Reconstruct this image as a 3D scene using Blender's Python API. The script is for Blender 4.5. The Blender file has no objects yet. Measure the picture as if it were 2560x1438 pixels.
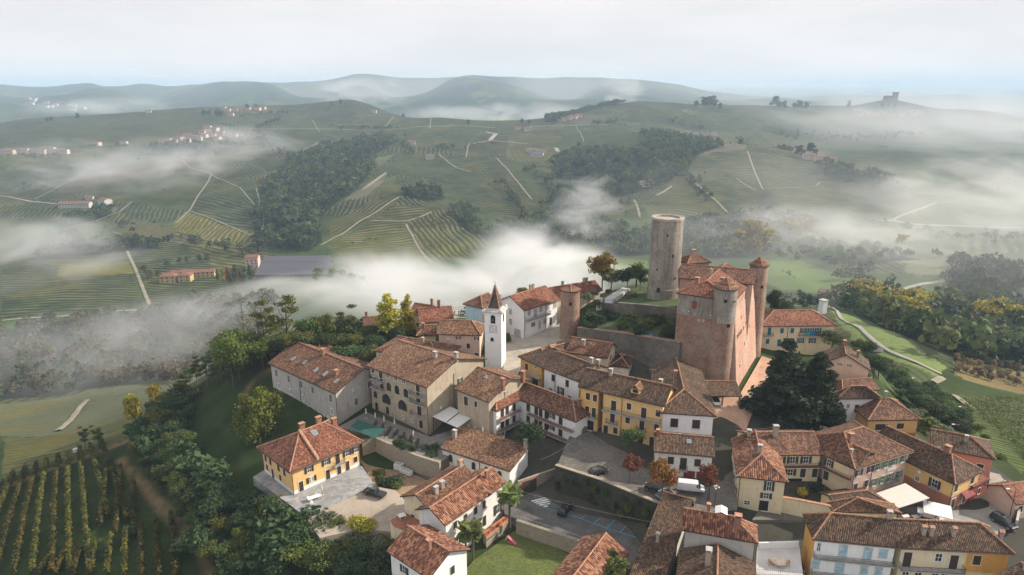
import bpy, math, random
import numpy as np
from mathutils import Vector, Matrix
R = math.radians
SC = bpy.context.scene
COL = SC.collection
# ------------------------------------------------------------------ camera, sky, sun, exposure
PITCH = R(16.5); CAM_H = 75.0; FPX = 1706.0
cam_data = bpy.data.cameras.new('camera'); cam_data.sensor_width = 36.0; cam_data.lens = 36.0 * FPX / 2560.0
cam_data.clip_start = 1.0; cam_data.clip_end = 60000.0
camera = bpy.data.objects.new('camera', cam_data); COL.objects.link(camera)
camera.location = (0, 0, CAM_H); camera.rotation_euler = (R(90) - PITCH, 0, 0)
SC.camera = camera
SUN_AZ = R(13)      # towards +X, turned this far towards +Y (away from the camera)
SUN_EL = R(31)
sd = bpy.data.lights.new('sun', 'SUN'); sd.energy = 5.0; sd.angle = R(1.2); sd.color = (1.0, 0.90, 0.76)
sun = bpy.data.objects.new('sun', sd); COL.objects.link(sun)
sv = Vector((math.cos(SUN_AZ) * math.cos(SUN_EL), math.sin(SUN_AZ) * math.cos(SUN_EL), math.sin(SUN_EL)))
sun.rotation_euler = (-sv).to_track_quat('-Z', 'Y').to_euler()
W = bpy.data.worlds.new('World'); SC.world = W; W.use_nodes = True
def build_sky():
    nt = W.node_tree; N = nt.nodes; L = nt.links
    bg = N['Background']
    sky = N.new('ShaderNodeTexSky'); sky.sky_type = 'NISHITA'; sky.sun_disc = False
    sky.sun_elevation = SUN_EL; sky.sun_rotation = math.pi / 2 - SUN_AZ
    sky.air_density = 1.0; sky.dust_density = 2.0
    tc = N.new('ShaderNodeTexCoord')
    mp = N.new('ShaderNodeMapping'); mp.inputs['Scale'].default_value = (1.6, 1.6, 9.0)
    L.new(tc.outputs['Generated'], mp.inputs['Vector'])
    nz = N.new('ShaderNodeTexNoise'); nz.inputs['Scale'].default_value = 1.6; nz.inputs['Detail'].default_value = 6; nz.inputs['Roughness'].default_value = 0.55
    L.new(mp.outputs['Vector'], nz.inputs['Vector'])
    cr = N.new('ShaderNodeValToRGB')
    cr.color_ramp.elements[0].position = 0.36; cr.color_ramp.elements[0].color = (6.4, 6.32, 6.40, 1)
    cr.color_ramp.elements[1].position = 0.62; cr.color_ramp.elements[1].color = (7.3, 7.12, 7.12, 1)
    L.new(nz.outputs['Fac'], cr.inputs['Fac'])
    mx = N.new('ShaderNodeMix'); mx.data_type = 'RGBA'; mx.inputs[0].default_value = 0.96
    L.new(sky.outputs['Color'], mx.inputs[6]); L.new(cr.outputs['Color'], mx.inputs[7])
    L.new(mx.outputs[2], bg.inputs['Color']); bg.inputs['Strength'].default_value = 0.098
build_sky()
SC.view_settings.view_transform = 'Standard'; SC.view_settings.look = 'None'
SC.view_settings.exposure = 0.45; SC.view_settings.gamma = 1.0
SC.render.engine = 'CYCLES'
cy = SC.cycles
cy.max_bounces = 8; cy.diffuse_bounces = 2; cy.glossy_bounces = 2; cy.transmission_bounces = 2; cy.transparent_max_bounces = 8; cy.volume_bounces = 4
cy.use_adaptive_sampling = True; cy.adaptive_threshold = 0.02; cy.adaptive_min_samples = 24
cy.use_denoising = True
try: cy.denoiser = 'OPENIMAGEDENOISE'
except Exception: pass
cy.sample_clamp_indirect = 6.0
cy.volume_step_rate = 0.45; cy.volume_max_steps = 160
# ------------------------------------------------------------------ helpers
SP, CP = math.sin(PITCH), math.cos(PITCH)
def ray(px, py):
    a = (px - 1280) / FPX; b = (py - 719) / FPX
    return (a, CP - b * SP, -SP - b * CP)
def P(px, py, Z):
    r = ray(px, py); t = (Z - CAM_H) / r[2]
    return (r[0] * t, r[1] * t, Z)
def ztop(X, Y, ty):
    b = (ty - 719) / FPX
    return CAM_H - (Y * SP + b * Y * CP) / (CP - b * SP)
def tag(o, label=None, cat=None, group=None, kind=None):
    if label: o['label'] = label
    if cat: o['category'] = cat
    if group: o['group'] = group
    if kind: o['kind'] = kind
    return o
def empty(name, loc=(0, 0, 0), rz=0.0):
    o = bpy.data.objects.new(name, None); COL.objects.link(o); o.location = loc; o.rotation_euler = (0, 0, rz)
    o.empty_display_size = 0.5
    return o
def link(name, me, parent=None, loc=None, rz=None):
    o = bpy.data.objects.new(name, me); COL.objects.link(o)
    if parent is not None: o.parent = parent
    if loc is not None: o.location = loc
    if rz is not None: o.rotation_euler = (0, 0, rz)
    return o
def np_mesh(name, V, F, mats, smooth=False, midx=None):
    """fast mesh from numpy arrays; F is (n,3) or (n,4)"""
    V = np.asarray(V, np.float32); F = np.asarray(F, np.int32)
    me = bpy.data.meshes.new(name); k = F.shape[1]
    me.vertices.add(len(V)); me.vertices.foreach_set('co', V.ravel())
    me.loops.add(F.size); me.loops.foreach_set('vertex_index', F.ravel())
    me.polygons.add(len(F)); me.polygons.foreach_set('loop_start', np.arange(0, F.size, k, dtype=np.int32))
    if smooth: me.polygons.foreach_set('use_smooth', np.ones(len(F), bool))
    for m in (mats if isinstance(mats, (list, tuple)) else [mats]): me.materials.append(m)
    if midx is not None: me.polygons.foreach_set('material_index', np.asarray(midx, np.int32))
    me.update(calc_edges=True)
    return me
class MB:
    """collects polygons for ONE mesh; every face has a material slot, roofs carry a UV in metres"""
    def __init__(s): s.v = []; s.f = []; s.m = []; s.uv = []; s.mats = []
    def slot(s, mat):
        if mat not in s.mats: s.mats.append(mat)
        return s.mats.index(mat)
    def face(s, pts, mat, uv=None):
        i = len(s.v); s.v += [tuple(p) for p in pts]; s.f.append(tuple(range(i, i + len(pts)))); s.m.append(s.slot(mat)); s.uv.append(uv)
    def box(s, x0, x1, y0, y1, z0, z1, mat, M=None):
        c = [(x0, y0, z0), (x1, y0, z0), (x1, y1, z0), (x0, y1, z0), (x0, y0, z1), (x1, y0, z1), (x1, y1, z1), (x0, y1, z1)]
        if M is not None: c = [tuple(M @ Vector(p)) for p in c]
        for q in ((3, 2, 1, 0), (4, 5, 6, 7), (0, 1, 5, 4), (1, 2, 6, 5), (2, 3, 7, 6), (3, 0, 4, 7)): s.face([c[k] for k in q], mat)
    def prism(s, poly, z0, z1, mat, cap=True):
        n = len(poly)
        for i in range(n):
            a, b = poly[i], poly[(i + 1) % n]
            s.face([(a[0], a[1], z0), (b[0], b[1], z0), (b[0], b[1], z1), (a[0], a[1], z1)], mat)
        if cap:
            s.face([(p[0], p[1], z1) for p in poly], mat); s.face([(p[0], p[1], z0) for p in reversed(poly)], mat)
    def tube(s, p, q, r0, r1, mat, n=6, cap=False):
        p = Vector(p); q = Vector(q); d = (q - p); 
        if d.length < 1e-6: return
        d.normalize(); u = d.orthogonal().normalized(); w = d.cross(u)
        A = [p + (u * math.cos(2 * math.pi * k / n) + w * math.sin(2 * math.pi * k / n)) * r0 for k in range(n)]
        B = [q + (u * math.cos(2 * math.pi * k / n) + w * math.sin(2 * math.pi * k / n)) * r1 for k in range(n)]
        for k in range(n): s.face([A[k], A[(k + 1) % n], B[(k + 1) % n], B[k]], mat)
        if cap: s.face(B, mat); s.face(A[::-1], mat)
    def lathe(s, prof, mat, n=24, c=(0, 0), cap=True):
        rings = [[(c[0] + r * math.cos(2 * math.pi * k / n), c[1] + r * math.sin(2 * math.pi * k / n), z) for k in range(n)] for r, z in prof]
        for i in range(len(rings) - 1):
            for k in range(n):
                A, B = rings[i], rings[i + 1]; k2 = (k + 1) % n
                per = 2 * math.pi * max(prof[i][0], prof[i + 1][0]) / n
                z0, z1 = prof[i][1], prof[i + 1][1]; sl = math.hypot(z1 - z0, prof[i + 1][0] - prof[i][0])
                s.face([A[k], A[k2], B[k2], B[k]], mat, [(k * per, 0), ((k + 1) * per, 0), ((k + 1) * per, sl), (k * per, sl)])
        if cap:
            if prof[-1][0] > 0.02: s.face(rings[-1], mat)
            if prof[0][0] > 0.02: s.face(rings[0][::-1], mat)
    def mesh(s, name, smooth=False):
        me = bpy.data.meshes.new(name); me.from_pydata(s.v, [], s.f)
        for m in s.mats: me.materials.append(m)
        me.polygons.foreach_set('material_index', s.m)
        if any(u is not None for u in s.uv):
            ul = me.uv_layers.new(name='UVMap'); flat = []
            for f, u in zip(s.f, s.uv):
                for k in range(len(f)): flat += list(u[k]) if u is not None else [0.0, 0.0]
            ul.data.foreach_set('uv', flat)
        if smooth: me.polygons.foreach_set('use_smooth', [True] * len(me.polygons))
        me.update(); return me
    def build(s, name, parent=None, smooth=False, loc=None, rz=None):
        return link(name, s.mesh(name, smooth), parent, loc, rz)
def copy_tree(o, parent=None):
    c = o.copy(); COL.objects.link(c)
    if parent is not None: c.parent = parent
    for ch in list(o.children): copy_tree(ch, c)
    return c
# value noise in numpy
def _h(ix, iy, s):
    n = (ix * 374761393 + iy * 668265263 + s * 144665) & 0xffffffff
    n = ((n ^ (n >> 13)) * 1274126177) & 0xffffffff
    return ((n ^ (n >> 16)) & 0xffff) / 65535.0
def vnoise(x, y, s=0):
    x = np.asarray(x, float); y = np.asarray(y, float)
    ix = np.floor(x).astype(np.int64); iy = np.floor(y).astype(np.int64); fx = x - ix; fy = y - iy
    fx = fx * fx * (3 - 2 * fx); fy = fy * fy * (3 - 2 * fy)
    a = _h(ix, iy, s); b = _h(ix + 1, iy, s); c = _h(ix, iy + 1, s); d = _h(ix + 1, iy + 1, s)
    return (a * (1 - fx) + b * fx) * (1 - fy) + (c * (1 - fx) + d * fx) * fy
def fbm(x, y, s=0, o=4):
    r = 0; a = 0.5
    for k in range(o): r = r + a * (vnoise(x * 2 ** k, y * 2 ** k, s + k * 17) - 0.5); a *= 0.55
    return r
def inpoly(X, Y, poly):
    X = np.asarray(X); Y = np.asarray(Y); res = np.zeros(X.shape, bool); n = len(poly)
    for i in range(n):
        x1, y1 = poly[i]; x2, y2 = poly[(i + 1) % n]
        if y1 == y2: continue
        c = ((y1 > Y) != (y2 > Y)) & (X < (x2 - x1) * (Y - y1) / (y2 - y1) + x1)
        res ^= c
    return res
# ------------------------------------------------------------------ materials
def new_mat(name):
    m = bpy.data.materials.new(name); m.use_nodes = True
    return m, m.node_tree.nodes, m.node_tree.links, m.node_tree.nodes['Principled BSDF']
def mixrgb(N, L, a, b, fac, mode='MIX'):
    x = N.new('ShaderNodeMix'); x.data_type = 'RGBA'; x.blend_type = mode
    for sock, v in ((x.inputs[0], fac), (x.inputs[6], a), (x.inputs[7], b)):
        if hasattr(v, 'is_linked') or hasattr(v, 'links'): L.new(v, sock)
        elif isinstance(v, (tuple, list)): sock.default_value = tuple(v)[:3] + (1,)
        else: sock.default_value = v
    return x.outputs[2]
def noise(N, L, vec, scale, detail=4, rough=0.55, lo=0.35, hi=0.65):
    n = N.new('ShaderNodeTexNoise'); n.inputs['Scale'].default_value = scale; n.inputs['Detail'].default_value = detail; n.inputs['Roughness'].default_value = rough
    if vec is not None: L.new(vec, n.inputs['Vector'])
    r = N.new('ShaderNodeMapRange'); r.inputs[1].default_value = lo; r.inputs[2].default_value = hi
    L.new(n.outputs['Fac'], r.inputs[0]); return r.outputs[0]
def mul(N, L, a, b):
    m = N.new('ShaderNodeMath'); m.operation = 'MULTIPLY'
    for sock, v in ((m.inputs[0], a), (m.inputs[1], b)):
        if hasattr(v, 'links'): L.new(v, sock)
        else: sock.default_value = v
    return m.outputs[0]
_MC = {}
def plain(name, col, rough=0.8, metal=0.0, var=0.25, scale=1.5):
    if name in _MC: return _MC[name]
    m, N, L, B = new_mat(name); g = N.new('ShaderNodeNewGeometry').outputs['Position']
    f = noise(N, L, g, scale, 5)
    L.new(mixrgb(N, L, tuple(c * (1 - var) for c in col), tuple(min(1, c * (1 + var * 0.6)) for c in col), f), B.inputs['Base Color'])
    B.inputs['Roughness'].default_value = rough; B.inputs['Metallic'].default_value = metal
    _MC[name] = m; return m
def plaster(name, col, stain=(0.25, 0.21, 0.17), amount=0.5, var=0.16):
    """lime plaster: cloudy tone, damp patches and streaks that run down the wall"""
    if name in _MC: return _MC[name]
    amount = min(1, amount * 1.5)
    m, N, L, B = new_mat(name); g = N.new('ShaderNodeNewGeometry').outputs['Position']
    c = mixrgb(N, L, tuple(v * (1 - var) for v in col), col, noise(N, L, g, 0.7, 5))
    mp = N.new('ShaderNodeMapping'); mp.inputs['Scale'].default_value = (1.4, 1.4, 0.22); L.new(g, mp.inputs['Vector'])
    s = mul(N, L, noise(N, L, mp.outputs[0], 1.0, 6, 0.65, 0.52, 0.80), amount)
    c = mixrgb(N, L, c, stain, s)
    p = mul(N, L, noise(N, L, g, 0.35, 6, 0.7, 0.56, 0.66), amount * 0.5)
    c = mixrgb(N, L, c, tuple(v * 0.6 for v in col), p)
    L.new(c, B.inputs['Base Color']); B.inputs['Roughness'].default_value = 0.92
    bp = N.new('ShaderNodeBump'); bp.inputs['Strength'].default_value = 0.25; bp.inputs['Distance'].default_value = 0.04
    n2 = N.new('ShaderNodeTexNoise'); n2.inputs['Scale'].default_value = 6; L.new(g, n2.inputs['Vector'])
    L.new(n2.outputs['Fac'], bp.inputs['Height']); L.new(bp.outputs[0], B.inputs['Normal'])
    _MC[name] = m; return m
def masonry(name, c1, c2, c3, sc=(2.2, 2.2, 4.5), patch=0.25, stain=None, holes=False):
    """rubble/brick courses: squashed voronoi cells, patches of another colour, dark mortar"""
    if name in _MC: return _MC[name]
    m, N, L, B = new_mat(name); g = N.new('ShaderNodeNewGeometry').outputs['Position']
    mp = N.new('ShaderNodeMapping'); mp.inputs['Scale'].default_value = sc; L.new(g, mp.inputs['Vector'])
    v = N.new('ShaderNodeTexVoronoi'); v.feature = 'F1'; v.inputs['Scale'].default_value = 1.0; L.new(mp.outputs[0], v.inputs['Vector'])
    sx = N.new('ShaderNodeSeparateColor'); L.new(v.outputs['Color'], sx.inputs[0])
    c = mixrgb(N, L, c1, c2, sx.outputs[0])
    c = mixrgb(N, L, c, c3, noise(N, L, g, patch, 6, 0.65, 0.44, 0.62))
    c = mixrgb(N, L, c, tuple(x * 0.45 for x in c1), mul(N, L, noise(N, L, g, 1.3, 6, 0.7, 0.52, 0.75), 0.7))
    if stain:
        mp2 = N.new('ShaderNodeMapping'); mp2.inputs['Scale'].default_value = (1.2, 1.2, 0.12); L.new(g, mp2.inputs['Vector'])
        c = mixrgb(N, L, c, stain, mul(N, L, noise(N, L, mp2.outputs[0], 1.0, 6, 0.6, 0.50, 0.66), 0.75))
    e = N.new('ShaderNodeTexVoronoi'); e.feature = 'DISTANCE_TO_EDGE'; L.new(mp.outputs[0], e.inputs['Vector'])
    r = N.new('ShaderNodeMapRange'); r.inputs[1].default_value = 0.0; r.inputs[2].default_value = 0.14; L.new(e.outputs['Distance'], r.inputs[0])
    c = mixrgb(N, L, tuple(x * 0.55 for x in c1), c, r.outputs[0])
    L.new(c, B.inputs['Base Color']); B.inputs['Roughness'].default_value = 0.95
    bp = N.new('ShaderNodeBump'); bp.inputs['Strength'].default_value = 0.6; bp.inputs['Distance'].default_value = 0.08
    L.new(r.outputs[0], bp.inputs['Height']); L.new(bp.outputs[0], B.inputs['Normal'])
    _MC[name] = m; return m
def tiles(name, dark, mid, light, bias=0.0, tw=0.28, tl=0.36, moss=0.35):
    """clay coppi tiles: UV is in metres (u along the eave, v up the slope)"""
    if name in _MC: return _MC[name]
    m, N, L, B = new_mat(name)
    uv = N.new('ShaderNodeTexCoord').outputs['UV']; g = N.new('ShaderNodeNewGeometry').outputs['Position']
    sep = N.new('ShaderNodeSeparateXYZ'); L.new(uv, sep.inputs[0])
    def mth(op, a, b=None):
        n = N.new('ShaderNodeMath'); n.operation = op
        for i, v in enumerate((a, b)):
            if v is None: continue
            if hasattr(v, 'links'): L.new(v, n.inputs[i])
            else: n.inputs[i].default_value = v
        return n.outputs[0]
    u = mth('DIVIDE', sep.outputs[0], tw); fu = mth('FLOOR', u)
    off = N.new('ShaderNodeTexWhiteNoise'); off.noise_dimensions = '1D'; L.new(fu, off.inputs['W'])
    v = mth('ADD', mth('DIVIDE', sep.outputs[1], tl), off.outputs['Value']); fv = mth('FLOOR', v)
    cmb = N.new('ShaderNodeCombineXYZ'); L.new(fu, cmb.inputs[0]); L.new(fv, cmb.inputs[1])
    oi = N.new('ShaderNodeObjectInfo'); L.new(oi.outputs['Random'], cmb.inputs[2])
    wn = N.new('ShaderNodeTexWhiteNoise'); wn.noise_dimensions = '3D'; L.new(cmb.outputs[0], wn.inputs['Vector'])
    big = noise(N, L, g, 0.22, 5, 0.6, 0.30, 0.70)
    val = mth('ADD', mth('MULTIPLY', wn.outputs['Value'], 0.72), mth('MULTIPLY', big, 0.34))
    val = mth('ADD', val, bias)
    cr = N.new('ShaderNodeValToRGB'); e = cr.color_ramp.elements
    e[0].position = 0.08; e[0].color = dark + (1,); e[1].position = 1.0; e[1].color = light + (1,)
    x = e.new(0.50); x.color = mid + (1,)
    L.new(val, cr.inputs['Fac'])
    c = mixrgb(N, L, cr.outputs['Color'], (0.085, 0.075, 0.045), mul(N, L, noise(N, L, g, 0.5, 7, 0.7, 0.50, 0.70), moss))
    fr = mth('FRACT', u); arch = mth('SINE', mth('MULTIPLY', fr, math.pi))
    gap = N.new('ShaderNodeMapRange'); gap.inputs[1].default_value = 0.0; gap.inputs[2].default_value = 0.62; L.new(arch, gap.inputs[0])
    c = mixrgb(N, L, tuple(q * 0.55 for q in dark), c, gap.outputs[0])
    L.new(c, B.inputs['Base Color']); B.inputs['Roughness'].default_value = 0.9
    step = mth('MULTIPLY', mth('FRACT', v), -0.35)
    bp = N.new('ShaderNodeBump'); bp.inputs['Strength'].default_value = 0.9; bp.inputs['Distance'].default_value = 0.10
    L.new(mth('ADD', arch, step), bp.inputs['Height']); L.new(bp.outputs[0], B.inputs['Normal'])
    _MC[name] = m; return m
def foliage(name, c_dark, c_light, c_alt=None, alt=0.0):
    if name in _MC: return _MC[name]
    m, N, L, B = new_mat(name)
    at = N.new('ShaderNodeAttribute'); at.attribute_name = 'tone'
    oi = N.new('ShaderNodeObjectInfo')
    c = mixrgb(N, L, c_dark, c_light, at.outputs['Fac'])
    if c_alt:
        g = N.new('ShaderNodeNewGeometry').outputs['Position']
        c = mixrgb(N, L, c, c_alt, mul(N, L, noise(N, L, g, 0.33, 3, 0.6, 0.45, 0.62), alt))
    hs = N.new('ShaderNodeHueSaturation')
    for i, (lo, hi) in enumerate(((0.475, 0.515), (0.85, 1.05), (0.70, 1.25))):
        mr = N.new('ShaderNodeMapRange'); mr.inputs[3].default_value = lo; mr.inputs[4].default_value = hi
        if i != 1: L.new(oi.outputs['Random'], mr.inputs[0]); L.new(mr.outputs[0], hs.inputs[('Hue', 'Saturation', 'Value')[i]])
    L.new(c, hs.inputs['Color']); L.new(hs.outputs[0], B.inputs['Base Color'])
    B.inputs['Roughness'].default_value = 0.75; B.inputs['Specular IOR Level'].default_value = 0.25
    # thin leaves let some light through
    tr = N.new('ShaderNodeBsdfTranslucent'); L.new(hs.outputs[0], tr.inputs['Color'])
    ms = N.new('ShaderNodeMixShader'); ms.inputs[0].default_value = 0.28
    L.new(B.outputs[0], ms.inputs[1]); L.new(tr.outputs[0], ms.inputs[2]); L.new(ms.outputs[0], N['Material Output'].inputs['Surface'])
    _MC[name] = m; return m
# ------------------------------------------------------------------ terrain: one sheet to the horizon
CTRL = []   # X, Y, Z
def cz(px, py, Z): CTRL.append(P(px, py, Z))
def ct(px, py, t):
    r = ray(px, py); CTRL.append((r[0] * t, r[1] * t, CAM_H + r[2] * t))
def cx(px, t, Z):   # hidden ground: column direction, horizontal distance, height
    CTRL.append(((px - 1280) / FPX * t, t * 0.95, Z))
# village hill (heights at places whose foot shows in the photograph)
for q in [(1727,1225,-.5),(1480,1110,-.5),(1600,1180,-.6),(1850,1200,-1.2),(1450,1060,-.4),(1640,1105,0),(1330,900,3.0),(1290,870,3.8),(1400,815,5.6),(1300,850,4.4),(1350,830,5.0),(1275,890,3.4),(1160,792,6.2),
          (1254,918,3.2),(1819,963,2.4),(1810,1010,2),(1950,1050,1.5),(2080,860,2.4),(2100,950,.5),(2200,1070,-2.6),(2300,1090,-3.5),(2440,1230,-3.6),(2490,1310,-4),(2540,1260,-4),
          (1947,1275,-3),(2000,1360,-4.6),(2300,1438,-6),(1100,1180,-8.6),(935,1230,-8.4),(737,1248,-8.6),(651,1190,-8.8),(850,1290,-8.4),(820,1235,-8.6),(790,1190,-8.6),(860,1180,-8.4),(900,1270,-8.4),(960,1300,-8.6),(847,1064,-5.6),(690,1010,-5.4),(1071,1088,-4.9),
          (950,1080,-5.4),(1350,1270,-6.9),(1550,1325,-6.9),(1290,1390,-8.9),(1400,1425,-8.9),(1107,1360,-9),(600,1180,-10.5),(520,1180,-14),(420,1220,-17),(560,1300,-14),(700,1400,-14.5),
          (850,1400,-13),(960,1400,-11),(640,950,-4.5),(610,1000,-7),(540,1010,-11),(560,1080,-11),(480,1060,-16),(430,1110,-19),(330,1110,-22.5),(250,1140,-25),(100,1185,-28),(0,1220,-29.5),
          (150,1300,-21),(300,1400,-17.5),(0,1438,-20),(450,1430,-15.5),(400,1300,-18),(1620,900,5),(1560,900,5.5),(1500,860,6.5),(1600,790,8),(1655,752,9),(1560,740,9),(1480,740,8),
          (1000,850,0),(900,850,-3),(800,870,-4),(1050,800,4),(900,800,-4),(760,840,-6),
          (2150,830,-29),(2200,880,-30),(2250,930,-27),(2300,980,-26),(2350,1050,-20),(2420,1110,-15),(2520,1160,-10),(2560,1200,-8),(2620,1300,-5),(2210,960,-13),(2160,900,-10),(2070,775,-52),(2400,1152,-6.5),(2470,1168,-7),(2340,1130,-5.5),(1990,885,.6),(1930,885,1.2),(2045,885,0),(1960,850,2.0),(2280,1030,-14)]:
    cz(*q)
CTRL += [(55,205,6),(78,203,1),(60,240,-22),(20,236,-14),(100,205,-8),(97,240,-34),(-20,212,0),(-20,245,-24),(-60,205,-14),(-60,250,-44),(40,275,-45),(15,205,4),(118,225,-40)]
for x in (-60, -20, 20, 60, 100): CTRL.append((x, 62, -9 - abs(x) * .03)); CTRL.append((x, 35, -14))
# beyond the village: (column px, [(py, depth)...])
for px, prof in [
 (-500,[(1100,230),(1000,330),(800,520),(600,840),(480,1150),(380,1500),(300,2050)]),
 (0,[(1080,262),(1010,330),(900,425),(800,512),(700,645),(600,820),(500,1050),(400,1350),(330,1820)]),
 (250,[(1040,285),(1000,325),(900,420),(800,510),(700,645),(600,825),(500,1050),(420,1290),(360,1600),(300,2000)]),
 (480,[(960,350),(900,425),(800,512),(700,648),(600,830),(500,1040),(430,1240),(350,1600),(290,2050)]),
 (750,[(740,560),(650,712),(600,790),(500,990),(400,1330),(330,1740),(285,2150)]),
 (1000,[(700,640),(640,735),(560,850),(520,905),(480,990),(440,1150),(350,1590),(305,1900)]),
 (1250,[(700,640),(620,770),(560,870),(500,1000),(400,1300),(330,1700)]),
 (1500,[(660,690),(600,800),(540,900),(450,1150),(380,1400),(300,1900)]),
 (1750,[(650,712),(600,800),(560,880),(480,1020),(410,1210)]),
 (2000,[(740,585),(700,645),(600,812),(560,890),(500,1005),(425,1190)]),
 (2250,[(840,385),(780,505),(700,648),(620,780),(560,900),(480,1080),(440,1290),(380,1750),(320,2450)]),
 (2450,[(900,345),(800,490),(700,648),(600,830),(500,1100),(400,1700),(330,2400)]),
 (2700,[(950,310),(850,430),(750,570),(600,830),(450,1350),(330,2500)]),
 (3200,[(950,320),(750,590),(600,840),(450,1350),(330,2500)])]:
    for py, t in prof: ct(px, py, t)
# crests seen against what lies behind
for px, py, t in [(-500,315,1900),(0,311,1950),(130,298,2000),(250,285,2080),(380,274,2180),(500,267,2280),(650,262,2380),(800,258,2450),(900,257,2450),(980,285,2150),(1100,292,1980),(1250,307,1860),(1310,309,1850),
                  (1380,296,1920),(1500,264,2200),(1590,257,2320),(1700,268,2500),(1850,272,2800),
                  (1640,340,1500),(1720,352,1420),(1800,363,1360),(1880,362,1360),(1960,382,1290),(2060,408,1230),(2150,430,1190),
                  (2000,274,3200),(2130,268,3300),(2220,258,3350),(2300,272,3300),(2450,285,3400),(2560,300,3400)]:
    ct(px, py, t)
for px, t, Z in [(-500,2900,-95),(0,2700,-95),(250,2800,-95),(500,2950,-90),(800,3100,-90),(1000,2800,-90),(1250,2500,-90),(1500,2900,-90),(1750,1750,-75),(1900,1800,-95),(2050,1700,-95),(1800,3600,-80),(2200,4100,-80),(2560,4300,-90),(3200,4300,-90)]:
    cx(px, t, Z)
for px, py, t in [(0,286,3300),(0,250,4300),(250,255,4300),(500,240,4600),(750,250,4400),(1000,255,4300),(1250,262,4200),(1500,240,4600)]: ct(px, py, t)
for px, py in [(-500,220),(0,214),(130,221),(220,211),(300,221),(350,208),(420,214),(520,216),(640,208),(760,203),(830,195),(930,186),(1000,190),(1150,186),(1250,194),(1330,198),(1450,196),(1550,199),(1650,208),(1750,222),(1850,234),(1950,243),(2100,246),(2280,250),(2420,248),(2560,262),(3200,262)]:
    ct(px, py, 6300)
for px, py in [(-500,236),(0,234),(250,226),(450,229),(700,222),(900,216),(1100,214),(1300,217),(1500,219),(1700,232),(1900,248),(2200,262),(2560,272)]: ct(px, py, 4950)
for px in range(-500, 2700, 320): cx(px, 5500, -40)
for px in range(-500, 3300, 400): cx(px, 9000, -60); cx(px, 14000, -60); cx(px, 26000, 20)
CTRL = np.array(CTRL)
def warp(X, Y): return np.stack([np.asarray(X) / np.asarray(Y) * 1.6, np.log(np.asarray(Y))], -1)
_cw = warp(CTRL[:, 0], CTRL[:, 1])
def _phi(r2): return 0.5 * r2 * np.log(r2 + 1e-12)
def _fit():
    n = len(CTRL); D = ((_cw[:, None] - _cw[None]) ** 2).sum(-1); A = np.zeros((n + 3, n + 3)); A[:n, :n] = _phi(D) + np.eye(n) * 2e-4
    A[:n, n] = 1; A[:n, n + 1:] = _cw; A[n, :n] = 1; A[n + 1:, :n] = _cw.T
    return np.linalg.solve(A, np.concatenate([CTRL[:, 2], [0, 0, 0]]))
_wt = _fit()
def _tps(q):
    out = np.zeros(len(q)); n = len(CTRL)
    for i in range(0, len(q), 20000):
        s = q[i:i + 20000]; D = ((s[:, None] - _cw[None]) ** 2).sum(-1)
        out[i:i + 20000] = _phi(D) @ _wt[:n] + _wt[n] + s @ _wt[n + 1:]
    return out
GA = np.linspace(-1.25, 1.25, 261); GL = np.linspace(math.log(30), math.log(27000), 420)     # lookup grid: X/Y, log Y
def _grid():
    a, l = np.meshgrid(GA, GL); Y = np.exp(l)
    z = _tps(np.stack([a.ravel() * 1.6, l.ravel()], -1)).reshape(a.shape)
    X = a * Y
    amp = np.clip((Y - 230) / 300, 0, 1)
    z += amp * (fbm(X / 160 + 7, Y / 160, 3, 4) * 15 + fbm(X / 520, Y / 520 + 3, 9, 3) * 24 * np.clip((Y - 800) / 900, 0, 1))
    z += np.clip((Y - 2600) / 1500, 0, 1) * fbm(X / 700 + 2, Y / 900, 21, 5) * 95
    return z
GZ = _grid()
def ground(X, Y):
    X = np.asarray(X, float); Y = np.maximum(np.asarray(Y, float), 31)
    a = np.clip((X / Y - GA[0]) / (GA[1] - GA[0]), 0, len(GA) - 1.001); l = np.clip((np.log(Y) - GL[0]) / (GL[1] - GL[0]), 0, len(GL) - 1.001)
    ia = a.astype(int); il = l.astype(int); fa = a - ia; fl = l - il
    return (GZ[il, ia] * (1 - fa) + GZ[il, ia + 1] * fa) * (1 - fl) + (GZ[il + 1, ia] * (1 - fa) + GZ[il + 1, ia + 1] * fa) * fl
_TT = 70 * 1.012 ** np.arange(480)
def T(px, py):
    """where the line of sight through a point of the photograph meets the ground"""
    r = ray(px, py); X = r[0] * _TT; Y = r[1] * _TT; Z = CAM_H + r[2] * _TT
    b = np.nonzero(Z < ground(X, Y))[0]
    if len(b) == 0: return None
    i = b[0]; lo, hi = _TT[max(i - 1, 0)], _TT[i]
    for _ in range(12):
        m = (lo + hi) / 2
        if CAM_H + r[2] * m < ground(r[0] * m, r[1] * m): hi = m
        else: lo = m
    return (r[0] * hi, r[1] * hi, CAM_H + r[2] * hi)
def TP(poly):
    out = []
    for p in poly:
        q = T(*p)
        if q is not None: out.append((q[0], q[1]))
    return out
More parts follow.
